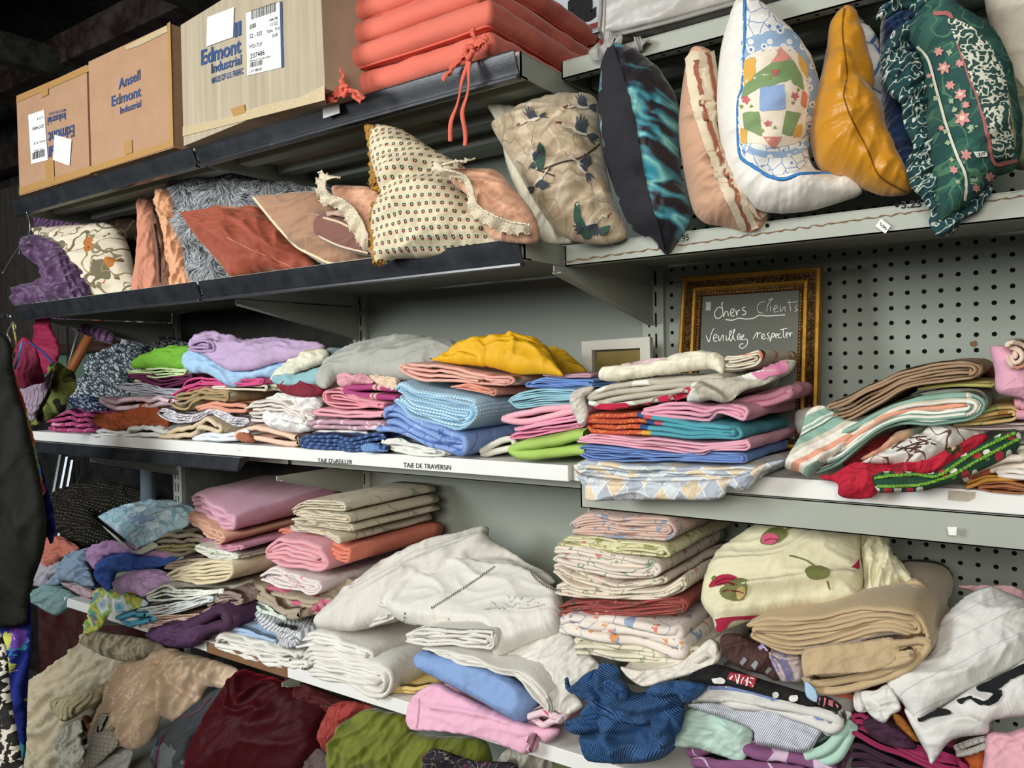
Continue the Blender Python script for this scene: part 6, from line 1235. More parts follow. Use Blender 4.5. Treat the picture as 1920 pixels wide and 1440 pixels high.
for s in ('f:1040,552 1090,545 1130,548', 'f:1250,545 1310,540 1380,520'): line(em, 'embroidered_stem', s, 2.2, emb, off=.003)
fd('white openwork sheet folded many times, fanning out to the right', 'sheet', 'f:700,770 850,780 1000,820 1150,870 1290,900 1400,1010', 'f:710,775 860,830 1050,880 1230,940 1350,1040 1430,1165', 1.325, .30, 8, cl('#DDD9CF'), amp=.004, th=1, wrap='r', clamp=None)
bd_('white pleated tablecloth sloping from the embroidered sheet to the blue garment', 'tablecloth', 'f:1110,800 1300,720 1500,650 1560,720 1700,860 1700,900 1600,980 1560,1020 1600,1090 1500,1150 1440,1160 1400,1050 1310,900 1180,850', 1.34, .03, cl('#D8D4C9', tex='rib', ra=.6, rs=500, bump=.25), name='tablecloth', lean=1.1, wr=.005, ws=.05, wa=.8, res=2400, clamp=None)
fd('pink floral cloth corner sticking out beside the sky blue one', 'cloth', 'f:1290,1130 1350,1090 1420,1120 1460,1150', 'f:1300,1180 1370,1240 1440,1190 1480,1180', 1.33, .16, 2, flor('#E0C4C8', '#CF4F70', '#d88a9c', 14), name='cloth', th=1)
bl_ = bd_('sky blue pillowcase bulging over the pink ones', 'pillowcase', 'f:650,860 690,780 760,790 900,820 1050,860 1200,920 1310,1000 1350,1050 1330,1110 1280,1180 1200,1165 1050,1080 900,1000 760,930', 1.32, .04, cl('#7F9CCB'), name='pillowcase', lean=.5, wr=.005, ws=.08, clamp=None, flat=.8)
fd('folded yellow cloth edge between white linen and pink pillowcase', 'cloth', 'f:520,990 600,975 740,970', 'f:530,1020 650,1025 740,1000', 1.375, .2, 2, cl('#D2B368'), name='cloth', th=1)
fd('light pink pillowcase hanging over the edge under the sky blue one', 'pillowcase', 'f:640,1060 750,960 900,1030 1100,1110 1340,1240', 'f:630,1210 800,1240 1000,1270 1180,1320 1290,1360', 1.325, .26, 2, cl('#E0A6BC'), name='pillowcase', th=1, mx=.02, amp=.004, clamp=None, wrap='l', k=-.15)
pk2 = bd_('front flap of the light pink pillowcase under the sky blue one', 'pillowcase', 'f:640,1060 770,960 900,1020 1100,1110 1300,1190 1470,1220 1400,1300 1340,1250 1290,1360 1180,1320 1000,1265 800,1235 635,1215', 1.315, .022, cl('#E3AABF'), name='pillowcase', lean=.3, turn=.1, wr=.004, ws=.07, clamp=None, flat=.6, ridges=[('f:780,1090 1000,1120 1300,1200', .006, .008)])
line(pk2, 'hem_stitch', 'f:680,1050 675,1130 665,1215', 1.6, M('#c98ea4', mott=0), off=.003)
# floral sheet tower
tower = [('g:150,575 180,560 400,600 560,640 640,600', 'g:180,640 300,665 430,680 560,668 650,640', 'cream sheet with grey green leaves low in the floral tower', flor('#D8D0B8', '#a9a68a', '#9aa084', 12), 4, 1.362),
         ('g:105,520 150,490 350,520 560,570 590,560', 'g:120,545 250,590 420,620 570,655 600,640', 'white sheet with orange blossoms, lower of two', flor('#E0D4C6', '#D9925C', '#8f9fb8', 14), 2, 1.352),
         ('g:105,500 150,475 350,490 540,520 575,520', 'g:110,540 200,550 400,570 555,585 580,580', 'white sheet with orange blossoms, upper of two', flor('#E0D4C6', '#D9806C', '#8f9fb8', 14), 2, 1.352),
         ('g:95,450 150,430 350,435 520,410 590,420', 'g:95,490 200,480 400,490 560,480 600,470', 'dark red floral sheet in the middle of the tower', flor('#9C4A44', '#d08a7c', '#5c5040', 22), 6, 1.36),
         ('g:78,370 150,355 300,385 500,380 580,330', 'g:85,405 200,420 350,430 500,425 590,400', 'cream sheet with sage leaves above the dark red one', flor('#D9CDB8', '#c99a90', '#8f9a7c', 14), 4, 1.352),
         ('g:70,290 110,275 250,340 400,360 500,340', 'g:75,320 150,370 300,395 420,380 520,365', 'cream sheet with coral buds, sagging left, in the tower', flor('#DACBB8', '#C47c6c', '#8f9a7c', 16), 4, 1.356),
         ('g:75,215 150,205 280,230 430,262 480,265', 'g:80,270 200,320 350,345 450,345 500,330', 'thick cream sheet with pink trailing flowers in the upper tower', flor('#DBCDBE', '#C98078', '#7f9a7c', 13), 6, 1.352),
         ('g:140,175 250,185 400,195 520,210', 'g:105,205 250,235 400,245 540,262', 'pale yellow sheet with roses second in the floral tower', flor('#D6D0A6', '#C9647c', '#9aa060', 15), 6, 1.358),
         ('g:140,130 200,80 350,90 560,110', 'g:150,170 300,180 450,190 560,195', 'dusty rose floral sheet on top of the floral tower', flor('#CDAE9E', '#b9786c', '#8a94a8', 15), 8, 1.37)]
for t, b, lab, m, n_, Y in tower: fd(lab, 'sheet', t, b, Y, .36, n_, m, amp=.003, th=1, mx=.018)
fd('white embroidered tablecloth with satin corner at the foot of the floral tower', 'tablecloth', 'g:330,680 450,690 560,670 690,600', 'g:390,750 440,765 560,730 700,690', 1.345, .30, 2, cl('#D6CFBF', rough=.5), name='tablecloth', amp=.006, th=1)
bd_('white satin corner hanging from the foot of the floral tower', 'tablecloth', 'g:340,690 420,700 560,680 640,620 690,580 725,600 725,650 690,700 560,735 450,768 400,755', 1.325, .014, cl('#D9D2C3', rough=.45), name='tablecloth', lean=.4, clamp=None, wr=.005, flat=.6)
# right end
fd('orange printed cloth corner under the black label cloth', 'cloth', 'g:1180,800 1250,790 1260,800', 'g:1180,830 1230,835 1250,840', 1.40, .2, 2, cl('#A8563c'), name='cloth', th=1)
bw_ = bd_('brown top with grey sleeve stripes squeezed under the beige blanket', 'garment', 'g:735,570 800,560 860,590 940,620 960,740 900,720 800,690 745,640', 1.352, .03, cl('#4C2F2A'), name='garment', lean=.5, clamp=None, wa=.6)
for s in ('g:795,695 830,655', 'g:845,712 880,670', 'g:895,728 925,690'): line(bw_, 'grey_stripe', s, 8, M('#8F8F92', mott=0), off=.003)
lv = bd_('lavender striped garment behind the brown one', 'garment', 'g:850,590 930,610 1040,640 1060,740 980,750 960,730 900,650', 1.36, .022, cl('#B5A4A0'), name='garment', lean=.5, clamp=None)
line(lv, 'lavender_stripe', 'g:870,600 920,660 965,745', 16, M('#A9A0CC', mott=.05), off=.003); line(lv, 'violet_stripe', 'g:925,615 980,670 1005,740', 14, M('#6A6488', mott=.05), off=.003)
mint = cl('#B5D0C2')
fd('faded purple top with white leaf drawing at the very bottom of the shelf', 'garment', 'g:570,990 700,975 850,975 1000,1010 1150,1060', 'g:640,1085 760,1100 900,1110 1100,1140 1200,1150', 1.352, .26, 2, M('#7E4A72', 'print', layers=[('vine', '#C9B0C4', 7, .006)], bump=.3), name='garment', th=1, mx=.02, amp=.005)
bd_('pale mint top crumpled under the grey striped shirt', 'garment', 'g:545,990 600,860 700,860 850,920 860,970 820,1060 740,1040 640,1010', 1.34, .022, mint, name='garment', lean=.5, clamp=None, wr=.007)
fd('mint garment bulging below the right end of the striped shirt', 'garment', 'g:1050,1020 1150,960 1250,890', 'g:1100,1085 1200,1060 1240,960', 1.35, .2, 2, cl('#A9C9B8'), name='garment', th=1, mx=.02, clamp=None)
ss = bd_('grey seersucker shirt folded with a pointed corner', 'shirt', 'g:600,840 720,830 850,850 1000,880 1140,930 1130,960 1070,1025 960,1010 870,990 860,940 740,890', 1.33, .025, M('#B8BCC4', 'stripe', cols=[('#D4D6DA', 1.6), ('#7d8494', 1.4)], rot=.5, bump=.2), name='shirt', lean=.6, clamp=None, wr=.004, flat=.6)
st_ = fd('white shirt with blue stripes folded over the grey seersucker one', 'shirt', 'g:640,790 720,765 900,800 1100,850 1240,870', 'g:610,830 740,835 900,870 1060,920 1150,960', 1.335, .24, 2, cl('#CFCDC6'), name='shirt', th=1, mx=.02, clamp=None)
st2 = bd_('front panel of the white shirt with two blue stripes', 'shirt', 'g:620,820 660,775 800,770 960,810 1120,850 1250,870 1200,930 1150,960 1100,910 950,865 800,835', 1.325, .020, cl('#D2D0C8'), name='shirt', lean=.6, clamp=None, wr=.003, flat=.5)
for s, w, c in (('g:660,775 800,778 950,820 1090,870 1165,950', 7, '#6F7FB0'), ('g:625,828 760,828 900,850', 4, '#7A8FC0'), ('g:1110,850 1180,890 1190,930', 24, '#6478A8')): line(st2, 'blue_stripe', s, w, M(c, mott=.04), off=.003)
bk = bd_('black garment with white shapes and a red woven label', 'garment', 'g:600,730 700,680 760,690 900,740 1000,770 1110,810 1100,850 1040,840 900,800 760,765 680,760', 1.318, .018, cl('#0F0F11'), name='garment', lean=.5, clamp=None, wr=.003)
decal(bk, 'woven_label', 'g:770,712 875,735 862,772 757,735', M('#A02634', mott=.05), off=.003, smooth=False, step=4)
for s in ('g:780,725 770,738', 'g:790,722 800,748', 'g:808,724 800,755', 'g:822,732 814,758', 'g:815,742 835,748', 'g:840,735 832,762', 'g:850,738 862,742', 'g:845,750 862,755', 'g:852,760 862,764'): line(bk, 'label_lettering', s, 2, M('#E6D9D4', mott=0), off=.0042)
for s in ('g:700,738 740,732 752,748 715,752', 'g:935,790 955,786 958,804 942,806', 'g:1000,808 1030,800 1032,818 1010,822'): decal(bk, 'white_print', s, M('#DEDCD6', mott=0), off=.003, step=4)
bk2 = bd_('black cloth corner with red woven lettering under the beige blanket', 'garment', 'g:1110,810 1150,805 1205,840 1195,862 1150,850 1110,835', 1.315, .010, cl('#141012'), name='garment', lean=.4, clamp=None, res=500)
for s in ('g:1125,815 1120,832', 'g:1140,815 1135,838', 'g:1150,820 1172,828', 'g:1152,832 1170,840', 'g:1178,835 1190,848'): line(bk2, 'label_lettering', s, 2.4, M('#C9707a', mott=0), off=.0035)
# beige blanket
bei = cl('#BCA37C', sheen=.2, rough=.95)
bk_ = fd('thick beige blanket folded in wavy layers under the rose duvet', 'blanket', 'g:840,520 950,490 1100,500 1300,470 1450,460 1540,470', 'g:850,570 1000,640 1100,640 1250,600 1400,560 1550,640', 1.352, .34, 8, bei, name='blanket', amp=.006, th=1, mx=.02, puff=.015, clamp=None)
fd('lower roll of beige blanket curving forward over the black garment', 'blanket', 'g:1055,625 1100,610 1250,590 1400,560 1540,560', 'g:1060,740 1100,795 1250,790 1400,745 1545,660', 1.335, .24, 6, bei, name='blanket', amp=.004, th=1, mx=.016, clamp=None)
bd_('smooth beige blanket face rolled below the wavy layers', 'blanket', 'g:1055,625 1150,600 1280,590 1400,570 1440,620 1400,680 1300,710 1100,722 1060,730', 1.322, .022, bei, name='blanket', lean=.3, clamp=None, wr=.003, flat=.5)
bd_('beige blanket side bulging at the right behind the t-shirt', 'blanket', 'g:1380,470 1480,350 1540,390 1580,450 1570,560 1550,640 1540,680 1440,680 1450,560', 1.42, .05, bei, name='blanket', lean=.8, clamp=None, wr=.006)
tg = bd_('small pale blue care tag on the beige blanket', 'tag', 'g:1065,745 1105,780 1112,828 1068,805', 1.312, .002, M('#9FC0DA', mott=.05), name='care_tag', lean=.1, turn=.1, clamp=None, wr=0, res=200, pleat=0)
# rose duvet
ro = cl('#D9D2AE', sheen=.05)
du = bd_('cream duvet cover with large red rosebuds on the beige blanket', 'duvet cover', 'g:655,420 670,340 720,240 820,170 920,120 1040,100 1280,108 1290,140 1280,240 1290,320 1290,370 1270,440 1200,460 1060,460 900,490 750,545 715,545 700,500 670,460', 1.385, .055, ro, name='duvet_cover', lean=.85, wr=.006, ws=.09, wa=.1, res=4600, clamp=None, ridges=[('g:800,420 1000,400 1280,360', .008, .010), ('g:720,500 900,480 1260,430', .008, .010), ('g:1278,150 1290,260 1290,340', .01, .008)])
bd_('cream duvet cover end with gathered corner at the right of the rosebud cover', 'duvet cover', 'g:1275,120 1330,130 1390,180 1400,240 1450,290 1510,400 1480,395 1440,360 1430,440 1300,450 1290,360 1280,240', 1.47, .03, ro, name='duvet_cover', lean=.8, clamp=None, wr=.009, ws=.04, wa=1.3)
red_ = M('#A81C3C', mott=.12); ppk = M('#C95070', mott=.12); lf = M('#6C7038', mott=.15); crl = M('#C9A868', mott=.12)
for s, m, of in (('g:895,180 930,150 980,150 995,175 960,205 920,215 890,208', lf, .003), ('g:895,185 930,170 960,185 940,212 905,212', ppk, .0045), ('g:1065,310 1110,295 1160,315 1150,335 1100,345 1068,332', lf, .003), ('g:690,380 710,345 760,328 800,345 795,375 740,370', red_, .003), ('g:735,385 790,352 832,352 825,420 780,430 740,415', lf, .0036), ('g:795,380 825,370 826,405 800,425', crl, .0045), ('g:700,345 712,332 718,350 705,355', lf, .004), ('g:715,500 760,490 900,480 890,492 780,505 740,545 718,545 722,520', red_, .004), ('g:770,535 800,520 795,545', ppk, .004), ('g:1240,310 1266,268 1270,315', red_, .005), ('g:1145,345 1152,345 1165,395 1158,392', lf, .004)):
    decal(du, 'printed_rosebud', s, m, off=of, step=6)
for s in ('g:905,200 930,190 955,196', 'g:715,365 750,350 790,352', 'g:745,400 790,385 820,395', 'g:725,375 755,365 790,372'): line(du, 'petal_line', s, 2, M('#6d1028', mott=0), off=.0052)
for s in ('g:985,155 1030,130 1080,105', 'g:1100,300 1060,270 1000,255'): line(du, 'printed_stem', s, 3, lf, off=.003)
# white t-shirt at right
bd_('dusty pink cloth edge behind the white t-shirt', 'cloth', 'g:1660,375 1740,375 1900,390 1930,460 1800,420', 1.55, .02, cl('#B5888C'), name='cloth', clamp=None, res=600)
ts = bd_('white t-shirt with black cartoonish lettering folded at the right edge', 'shirt', 'g:1380,750 1470,680 1550,640 1590,520 1640,460 1720,400 1800,385 1960,470 1960,640 1800,740 1640,820 1520,900 1500,915 1450,840', 1.34, .05, M('#D3D1CB', 'stripe', cols=[('#D6D4CE', 30), ('#BDBBB6', 1.5)], rot=1.0, bump=.3), name='t_shirt', lean=.8, wr=.007, ws=.09, wa=.5, res=3600, clamp=None)
ts['label'] = 'white t-shirt with faint pinstripes and a black print, folded at the right edge'
kb = M('#121418', mott=.04)

ts2 = bd_('lower half of the white t-shirt opening towards the shelf edge', 'shirt', 'g:1450,850 1520,890 1640,820 1720,768 1850,710 1960,655 1960,860 1850,890 1790,905 1780,950 1640,975 1560,1070 1540,1030 1500,960', 1.322, .028, cl('#D8D6D0'), name='t_shirt', lean=.5, clamp=None, wr=.005, ws=.07, res=2400)
ts2['label'] = 'lower half of a white t-shirt with black squiggle, opening to the shelf edge'
for s in ('g:1735,775 1830,730 1955,670 1955,695 1870,745 1810,785 1770,790 1742,790', 'g:1505,880 1560,860 1620,860 1640,880 1560,895 1515,912', 'g:1740,790 1830,780 1835,800 1800,835 1740,838 1715,820 1735,812 1770,822 1800,800 1775,795', 'g:1660,828 1680,818 1718,805 1722,815 1690,828 1680,840'): decal(ts2, 'black_print', s, kb, off=.0036, step=5)
bd_('white shirt cuff hanging left of the lower t-shirt', 'shirt', 'g:1280,790 1340,780 1390,760 1440,850 1400,880 1370,910 1310,870', 1.325, .014, cl('#D6D4CE'), name='shirt', lean=.4, clamp=None, res=900, flat=.6)
bd_('white cloth fold above the magenta garment', 'cloth', 'g:1255,790 1290,785 1310,860 1260,860', 1.345, .012, cl('#CFCCC6'), name='cloth', lean=.4, clamp=None, res=400)
fd('grey white waistband gathered under the t-shirt', 'garment', 'g:1640,990 1700,970 1780,965', 'g:1660,1030 1720,1025 1780,995', 1.35, .2, 2, cl('#A9A39C', tex='rib', rs=700, bump=.6), name='garment', th=1, clamp=None)
bd_('ochre and orange cloth between magenta garment and t-shirt', 'cloth', 'g:1400,870 1440,880 1480,930 1510,985 1440,950', 1.355, .014, M('#C48428', 'cloud', s=12, st=[(.4, '#C9902E'), (.6, '#A84A22')]), name='cloth', lean=.4, clamp=None, res=500)
bd_('orange cloth in the bottom right corner', 'cloth', 'g:1580,1060 1680,1030 1790,985 1800,1100 1600,1110', 1.36, .02, cl('#B05024'), name='cloth', lean=.4, clamp=None, res=600)
fd('magenta garment in pleated folds at the bottom', 'garment', 'g:1250,870 1290,860 1400,950 1600,1030 1700,1060', 'g:1240,960 1340,1010 1450,1050 1600,1100 1700,1120', 1.348, .24, 4, cl('#8E1E4C'), name='garment', th=1, mx=.014, clamp=None)
bd_('dark plum garment under the white shirt cuff', 'garment', 'g:1290,905 1340,885 1400,900 1470,960 1500,1010 1400,1000 1320,960', 1.335, .02, cl('#3E1C34'), name='garment', lean=.4, clamp=None)
fd('dark aubergine garment below the magenta one', 'garment', 'g:1235,985 1300,990 1450,1050 1560,1085', 'g:1245,1090 1320,1100 1450,1120 1560,1120', 1.352, .24, 4, cl('#331629'), name='garment', th=1, clamp=None)
bd_('pink cloth at the bottom right corner of the frame', 'cloth', 'g:1780,950 1860,945 1960,930 1960,1110 1770,1110 1765,1040', 1.335, .022, cl('#DCA2AE'), name='cloth', lean=.3, clamp=None, flat=.6, res=900)
# blue ribbed garment
brb = M('#2F5F96', tex='rib', ra=.5, rs=850, bump=.7, rough=.8, mott=.12)
brb = M('#2F5F96', tex='rib', ra=.5, rs=1700, bump=.8, rough=.8, mott=.15); brb2 = M('#2F5F96', tex='rib', ra=2.0, rs=1700, bump=.8, rough=.8, mott=.15)
bg = bd_('blue ribbed garment crumpled over the shelf edge below the floral tower', 'garment', 'g:190,860 250,800 330,790 450,800 560,820 590,850 585,930 560,1000 500,1050 400,1068 230,1062 200,1040 185,960 180,900', 1.315, .05, brb, name='ribbed_garment', lean=.35, turn=.2, wr=.010, ws=.08, wa=.2, an=2.2, res=3000, clamp=None, pw=.45, ridges=[('g:210,930 350,960 500,900 580,870', .010, -.026), ('g:300,960 330,1010 330,1060', .012, .02), ('g:450,1040 540,980 575,900', .012, .018)])
for out, Y, T_, m_, rg in (('g:190,770 250,700 270,672 330,690 350,740 400,790 520,770 580,790 590,850 540,900 440,915 340,910 270,880 220,840', 1.292, .035, brb2, [('g:260,700 300,790 420,850 540,820', .010, .016), ('g:240,770 300,850 420,890', .008, -.016)]),
                         ('g:440,790 480,755 560,742 620,745 682,758 665,792 600,832 560,800 500,810', 1.275, .03, brb, [('g:560,760 600,790', .008, -.008)]),
                         ('g:122,738 136,732 150,765 200,720 250,700 262,760 300,800 280,840 220,830 170,800 135,785', 1.285, .028, brb2, [('g:150,770 210,770 260,810', .008, .012)]),
                         ('g:125,905 190,880 260,868 290,900 250,940 200,950 170,955 132,938', 1.285, .028, brb, [('g:140,925 200,905 260,900', .007, -.012)]),
                         ('g:280,745 330,735 370,760 375,800 350,835 310,825 280,790', 1.268, .022, brb, [('g:300,760 340,790', .006, -.012)]),
                         ('g:460,900 500,860 560,840 590,860 580,930 540,985 500,1010 470,960', 1.285, .03, brb2, [('g:490,880 540,900 560,960', .008, -.014)])):
    blob('crumpled_fold', None, None, out, Y, T_, m_, turn=.2, lean=.35, wr=.007, ws=.05, res=1300, parent=bg, pw=.5, ridges=rg, pleat=.005)
# ------------------------------------------------------------------ base shelf: curtains and garments hanging out
KE = (EZt+.002, 1.34)
def be(label, cat, out, Y, T, mat, name='curtain', **k):
    k.setdefault('clamp', KE); k.setdefault('turn', .3); k.setdefault('lean', .55); k.setdefault('wr', .014); k.setdefault('ws', .07); k.setdefault('pw', .45); k.setdefault('res', 3000); return blob(name, label, cat, out, Y, T, mat, **k)
be('cream voile curtain heaped in the lower left corner', 'curtain', 'd:100,1480 115,1300 140,1100 200,990 300,940 400,870 380,800 470,780 600,800 700,830 760,870 700,910 600,960 540,1060 460,1180 400,1260 420,1380 380,1480', 1.36, .08, cl('#B5A98C', rough=.9), wa=.9, an=5, wr=.020, ws=.06, ridges=[('d:150,1090 250,1040 420,900', .02, .02), ('d:250,1100 400,1080 500,1040', .015, .018), ('d:140,1250 250,1280 330,1200', .02, .02), ('d:200,1300 240,1400 250,1470', .012, .02)])
be('gathered cream curtain heading pleats in the voile heap', 'curtain', 'd:245,1120 330,1090 420,1070 500,1035 520,1060 480,1110 400,1170 320,1215 280,1200', 1.265, .03, M('#B8AA80', tex='rib', ra=.45, rs=330, bump=1, mott=.1), name='curtain_heading', wr=.006, clamp=None, res=1500)
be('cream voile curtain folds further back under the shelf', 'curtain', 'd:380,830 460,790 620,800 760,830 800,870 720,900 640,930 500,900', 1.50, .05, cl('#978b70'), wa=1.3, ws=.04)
sat = M('#D6BA9A', rough=.33, sheen=.2, bump=.2, mott=.06, spec=.4)
be('peach satin lining gathered in folds beside the voile curtain', 'curtain', 'd:395,1440 440,1330 470,1200 530,1110 560,1010 640,930 700,915 760,880 820,860 900,880 1000,905 1150,965 1120,1040 1080,1060 1000,1050 960,1110 880,1190 830,1215 780,1180 760,1240 700,1330 620,1350 560,1320 500,1400 450,1440', 1.335, .07, sat, name='satin_curtain', wa=1.1, an=4., wr=.020, ws=.055, res=4600, ridges=[('d:790,940 800,1050 790,1180', .012, -.022), ('d:830,950 880,1050 950,1100', .012, -.018), ('d:650,930 600,1080 480,1200', .02, .02), ('d:870,900 960,960 1080,1050', .014, .016), ('d:820,960 850,1060 830,1180', .012, .016)])
q_ = be('white quilted curtain tape with a black clip on the satin lining', 'curtain tape', 'd:410,1400 440,1320 470,1190 530,1180 545,1240 570,1300 560,1340 520,1380 460,1430 430,1440', 1.24, .02, M('#C9C4B4', 'check', c2='#a9a491', p=.012, bump=.7, tex='knit', ks=200), name='curtain_tape', wr=.004, clamp=None, res=1300)
cord(q_, 'clip', 'd:528,1190 510,1230 490,1268 475,1265 478,1240', .0022, M('#111111', mott=0, bump=0), off=.006); cord(q_, 'clip', 'd:528,1190 505,1235', .0035, M('#111111', mott=0, bump=0), off=.006)
be('sheer white voile with embroidered squares trailing down', 'curtain', 'd:285,1280 340,1230 390,1210 400,1300 400,1440 300,1460', 1.26, .02, cl('#A9A692'), wa=1.4, ws=.03, clamp=None, res=1200)
be('white voile end crumpled at the bottom between satin and scarf', 'curtain', 'd:400,1460 470,1400 560,1340 640,1350 620,1420 600,1470', 1.30, .03, cl('#C9C6C2'), wa=.9, ws=.035, res=1200)
be('brown strap showing between the cream curtains', 'strap', 'd:395,1195 430,1190 450,1250 410,1262', 1.33, .015, cl('#6b4526'), name='strap', res=300)
tc = be('dark grey scarf with magenta and teal lines', 'scarf', 'd:740,1440 745,1330 790,1260 860,1200 960,1120 1040,1060 1085,1065 1060,1130 980,1240 930,1300 900,1400 880,1460', 1.36, .03, M('#3E4246', 'print', layers=[('blot', '#6d7074', 8, .6)], bump=.3), name='scarf', wa=.9, wr=.008, res=1600)
for s, c in (('d:785,1285 765,1350 750,1440', '#7a2848'), ('d:870,1200 960,1160 1010,1100', '#6d3a50'), ('d:755,1300 745,1400', '#3f6a74')): line(tc, 'woven_line', s, 3, M(c, mott=0), off=.003)
vv = M('#3A040C', rough=.6, sheen=.4, spec=.15, bump=.1, mott=.25, mc='#180104', st_='#c03040')
be('burgundy velvet curtain bundled under the worn shelf edge', 'curtain', 'h:745,610 770,540 830,440 880,360 960,250 1040,262 1150,290 1300,340 1320,400 1290,470 1300,560 1230,640 1200,680 760,680', 1.375, .08, vv, name='velvet_curtain', wr=.009, ws=.13, wa=.6, res=4200, ridges=[('h:985,280 1000,350 1030,360 1080,310 1150,290', .010, .020), ('h:960,300 970,400 1010,420 1080,400', .010, .018), ('h:1150,400 1130,450 1040,470', .02, -.015)])
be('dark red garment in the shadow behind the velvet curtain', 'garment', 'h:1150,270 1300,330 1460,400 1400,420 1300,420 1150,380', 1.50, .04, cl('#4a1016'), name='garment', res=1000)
be('coral red shirt crumpled between velvet and olive garments', 'shirt', 'h:1285,540 1295,450 1330,390 1400,370 1490,395 1440,430 1380,480 1350,560 1320,590', 1.40, .04, cl('#9F3A34'), name='shirt', wa=.8)
be('grey brown cloth at the bottom beneath the coral shirt', 'cloth', 'h:1210,640 1250,580 1300,560 1330,600 1320,670 1210,680', 1.37, .03, cl('#5b4a4a'), name='cloth', res=700)
oli = cl('#6B7420', sheen=.2, rough=.8)
be('olive green jersey garment draped under the shelf', 'garment', 'h:1325,680 1340,560 1380,470 1440,420 1500,400 1560,415 1640,430 1660,490 1750,510 1920,520 1960,560 1960,680', 1.36, .07, oli, name='garment', wr=.013, ws=.08, wa=.9, res=3600, ridges=[('h:1400,480 1380,560 1350,640', .014, .018), ('h:1430,450 1500,500 1640,500', .02, -.018), ('h:1380,560 1450,600 1500,580', .014, .016), ('h:1760,600 1830,520', .012, -.014)])
be('dark paisley cloth rolled at the bottom of the frame', 'cloth', 'f:705,1450 730,1350 780,1330 900,1370 1000,1400 1200,1410 1240,1460', 1.31, .03, flor('#2A2230', '#7a2c44', '#8a8a70', 30), name='cloth', clamp=None, res=1400)
be('grey white cloth hanging under the shelf behind the paisley one', 'cloth', 'f:1120,1400 1180,1330 1300,1320 1420,1350 1480,1440 1400,1460 1130,1460', 1.42, .03, cl('#9c988a'), name='cloth', wa=1.2, ws=.04, res=1200)
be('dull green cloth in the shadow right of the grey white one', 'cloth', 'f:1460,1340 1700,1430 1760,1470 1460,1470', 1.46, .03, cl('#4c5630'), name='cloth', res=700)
# paper tag on base board + box
o = MB().box(-1.98, -1.62, 1.30, 1.60, EZt+.002, EZt+.10, .004).build('wooden_crate', M('#B59a74', 'wood', obj=1, c2='#94795a', b=10)); tag(o, 'low pale wooden crate under the white voile end on the base shelf', 'crate')

# ------------------------------------------------------------------ left end: rolls, rails, hanging clothes
def rod(name, label, cat, a, b, Ya, Yb_, r, mat, seg=20, **k):
    A, B = P(*a, Ya), P(*b, Yb_); m = MB().tube([A, A*.5+B*.5, B], r, seg); o = m.build(name, mat, smooth=True); tag(o, label, cat); return o
rod('cardboard_tube', 'orange brown tube leaning behind the left end of the shelving', 'tube', (118, 720), (190, 590), 1.80, 1.90, .022, M('#9A5526', rough=.45, obj=1, mott=.1))
rod('metal_post', 'slim grey metal post leaning left of the orange tube', 'post', (112, 740), (150, 610), 1.78, 1.88, .007, M('#6d7270', metal=.6, rough=.4, obj=1), 8)
rod('metal_tube', 'pale grey metal tube behind the leopard scarf', 'tube', (220, 700), (243, 600), 1.92, 1.92, .016, M('#B4B8BC', rough=.4, obj=1)); rod('fabric_roll', 'cream fabric roll behind the leopard scarf', 'roll', (262, 720), (266, 600), 1.93, 1.93, .020, M('#C9BC98', obj=1)); 
rod('metal_post', 'thin dark post against the green boards', 'post', (128, 700), (126, 600), 1.98, 1.98, .007, M('#1c1f1e', obj=1), 8)
o = MB().box(-3.42, -2.9, 1.95, 1.99, -.6, .16).build('grey_panel', M('#8f9194', obj=1)); tag(o, 'grey white panel standing behind the leopard scarf', 'panel')
ch = M('#70757b', metal=.9, rough=.28, obj=1, mott=.1, bump=.03)
for i, (a, b, lab) in enumerate((((92, 960), (112, 850), 'leftmost'), ((98, 990), (124, 856), 'middle'), ((108, 1008), (134, 862), 'rightmost'))):
    A, B = P(*a, 1.72), P(*b, 1.80); e1_ = (B-A)/np.linalg.norm(B-A); 
    m = MB(); s = np.array([.012, .002, 0]); n_ = np.array([0, -.006, 0]); V = [A-s, A+s, B+s, B-s, A-s*.5+n_, A+s*.5+n_, B+s*.5+n_, B-s*.5+n_]
    m.add(V, [(0, 3, 2, 1), (4, 5, 6, 7), (0, 1, 5, 4), (1, 2, 6, 5), (2, 3, 7, 6), (3, 0, 4, 7)]); o = m.build('metal_rail', ch); tag(o, 'shiny metal rail leaning at the dark left end, %s of three' % lab, 'rail')
o = MB().box(-4.6, -2.86, 1.84, 1.86, FL, -.225).build('shade_backdrop', M('#141416', rough=.25, obj=1, mott=.1, spec=.7, bump=0)); tag(o, 'glossy dark backdrop added as the shade behind the black shawl', 'shade_backdrop')  # added dark sheet, stands in for the shade that hides the green wall
rod('metal_post', 'thin bright metal strip leaning on the dark shade backdrop', 'post', (136, 935), (162, 855), 1.80, 1.82, .0035, ch, 6)
rod('fabric_roll', 'blue grey roll standing at the back behind the black shawl', 'roll', (278, 960), (278, 850), 1.66, 1.66, .028, M('#5A646E', obj=1, mott=.05))
o = MB().box(-3.9, -2.80, 1.70, 1.74, FL, -.83).build('dark_red_panel', M('#3A0C10', rough=.6, obj=1, mott=.2)); tag(o, 'dark red panel below the left end of the sheet shelf', 'panel')
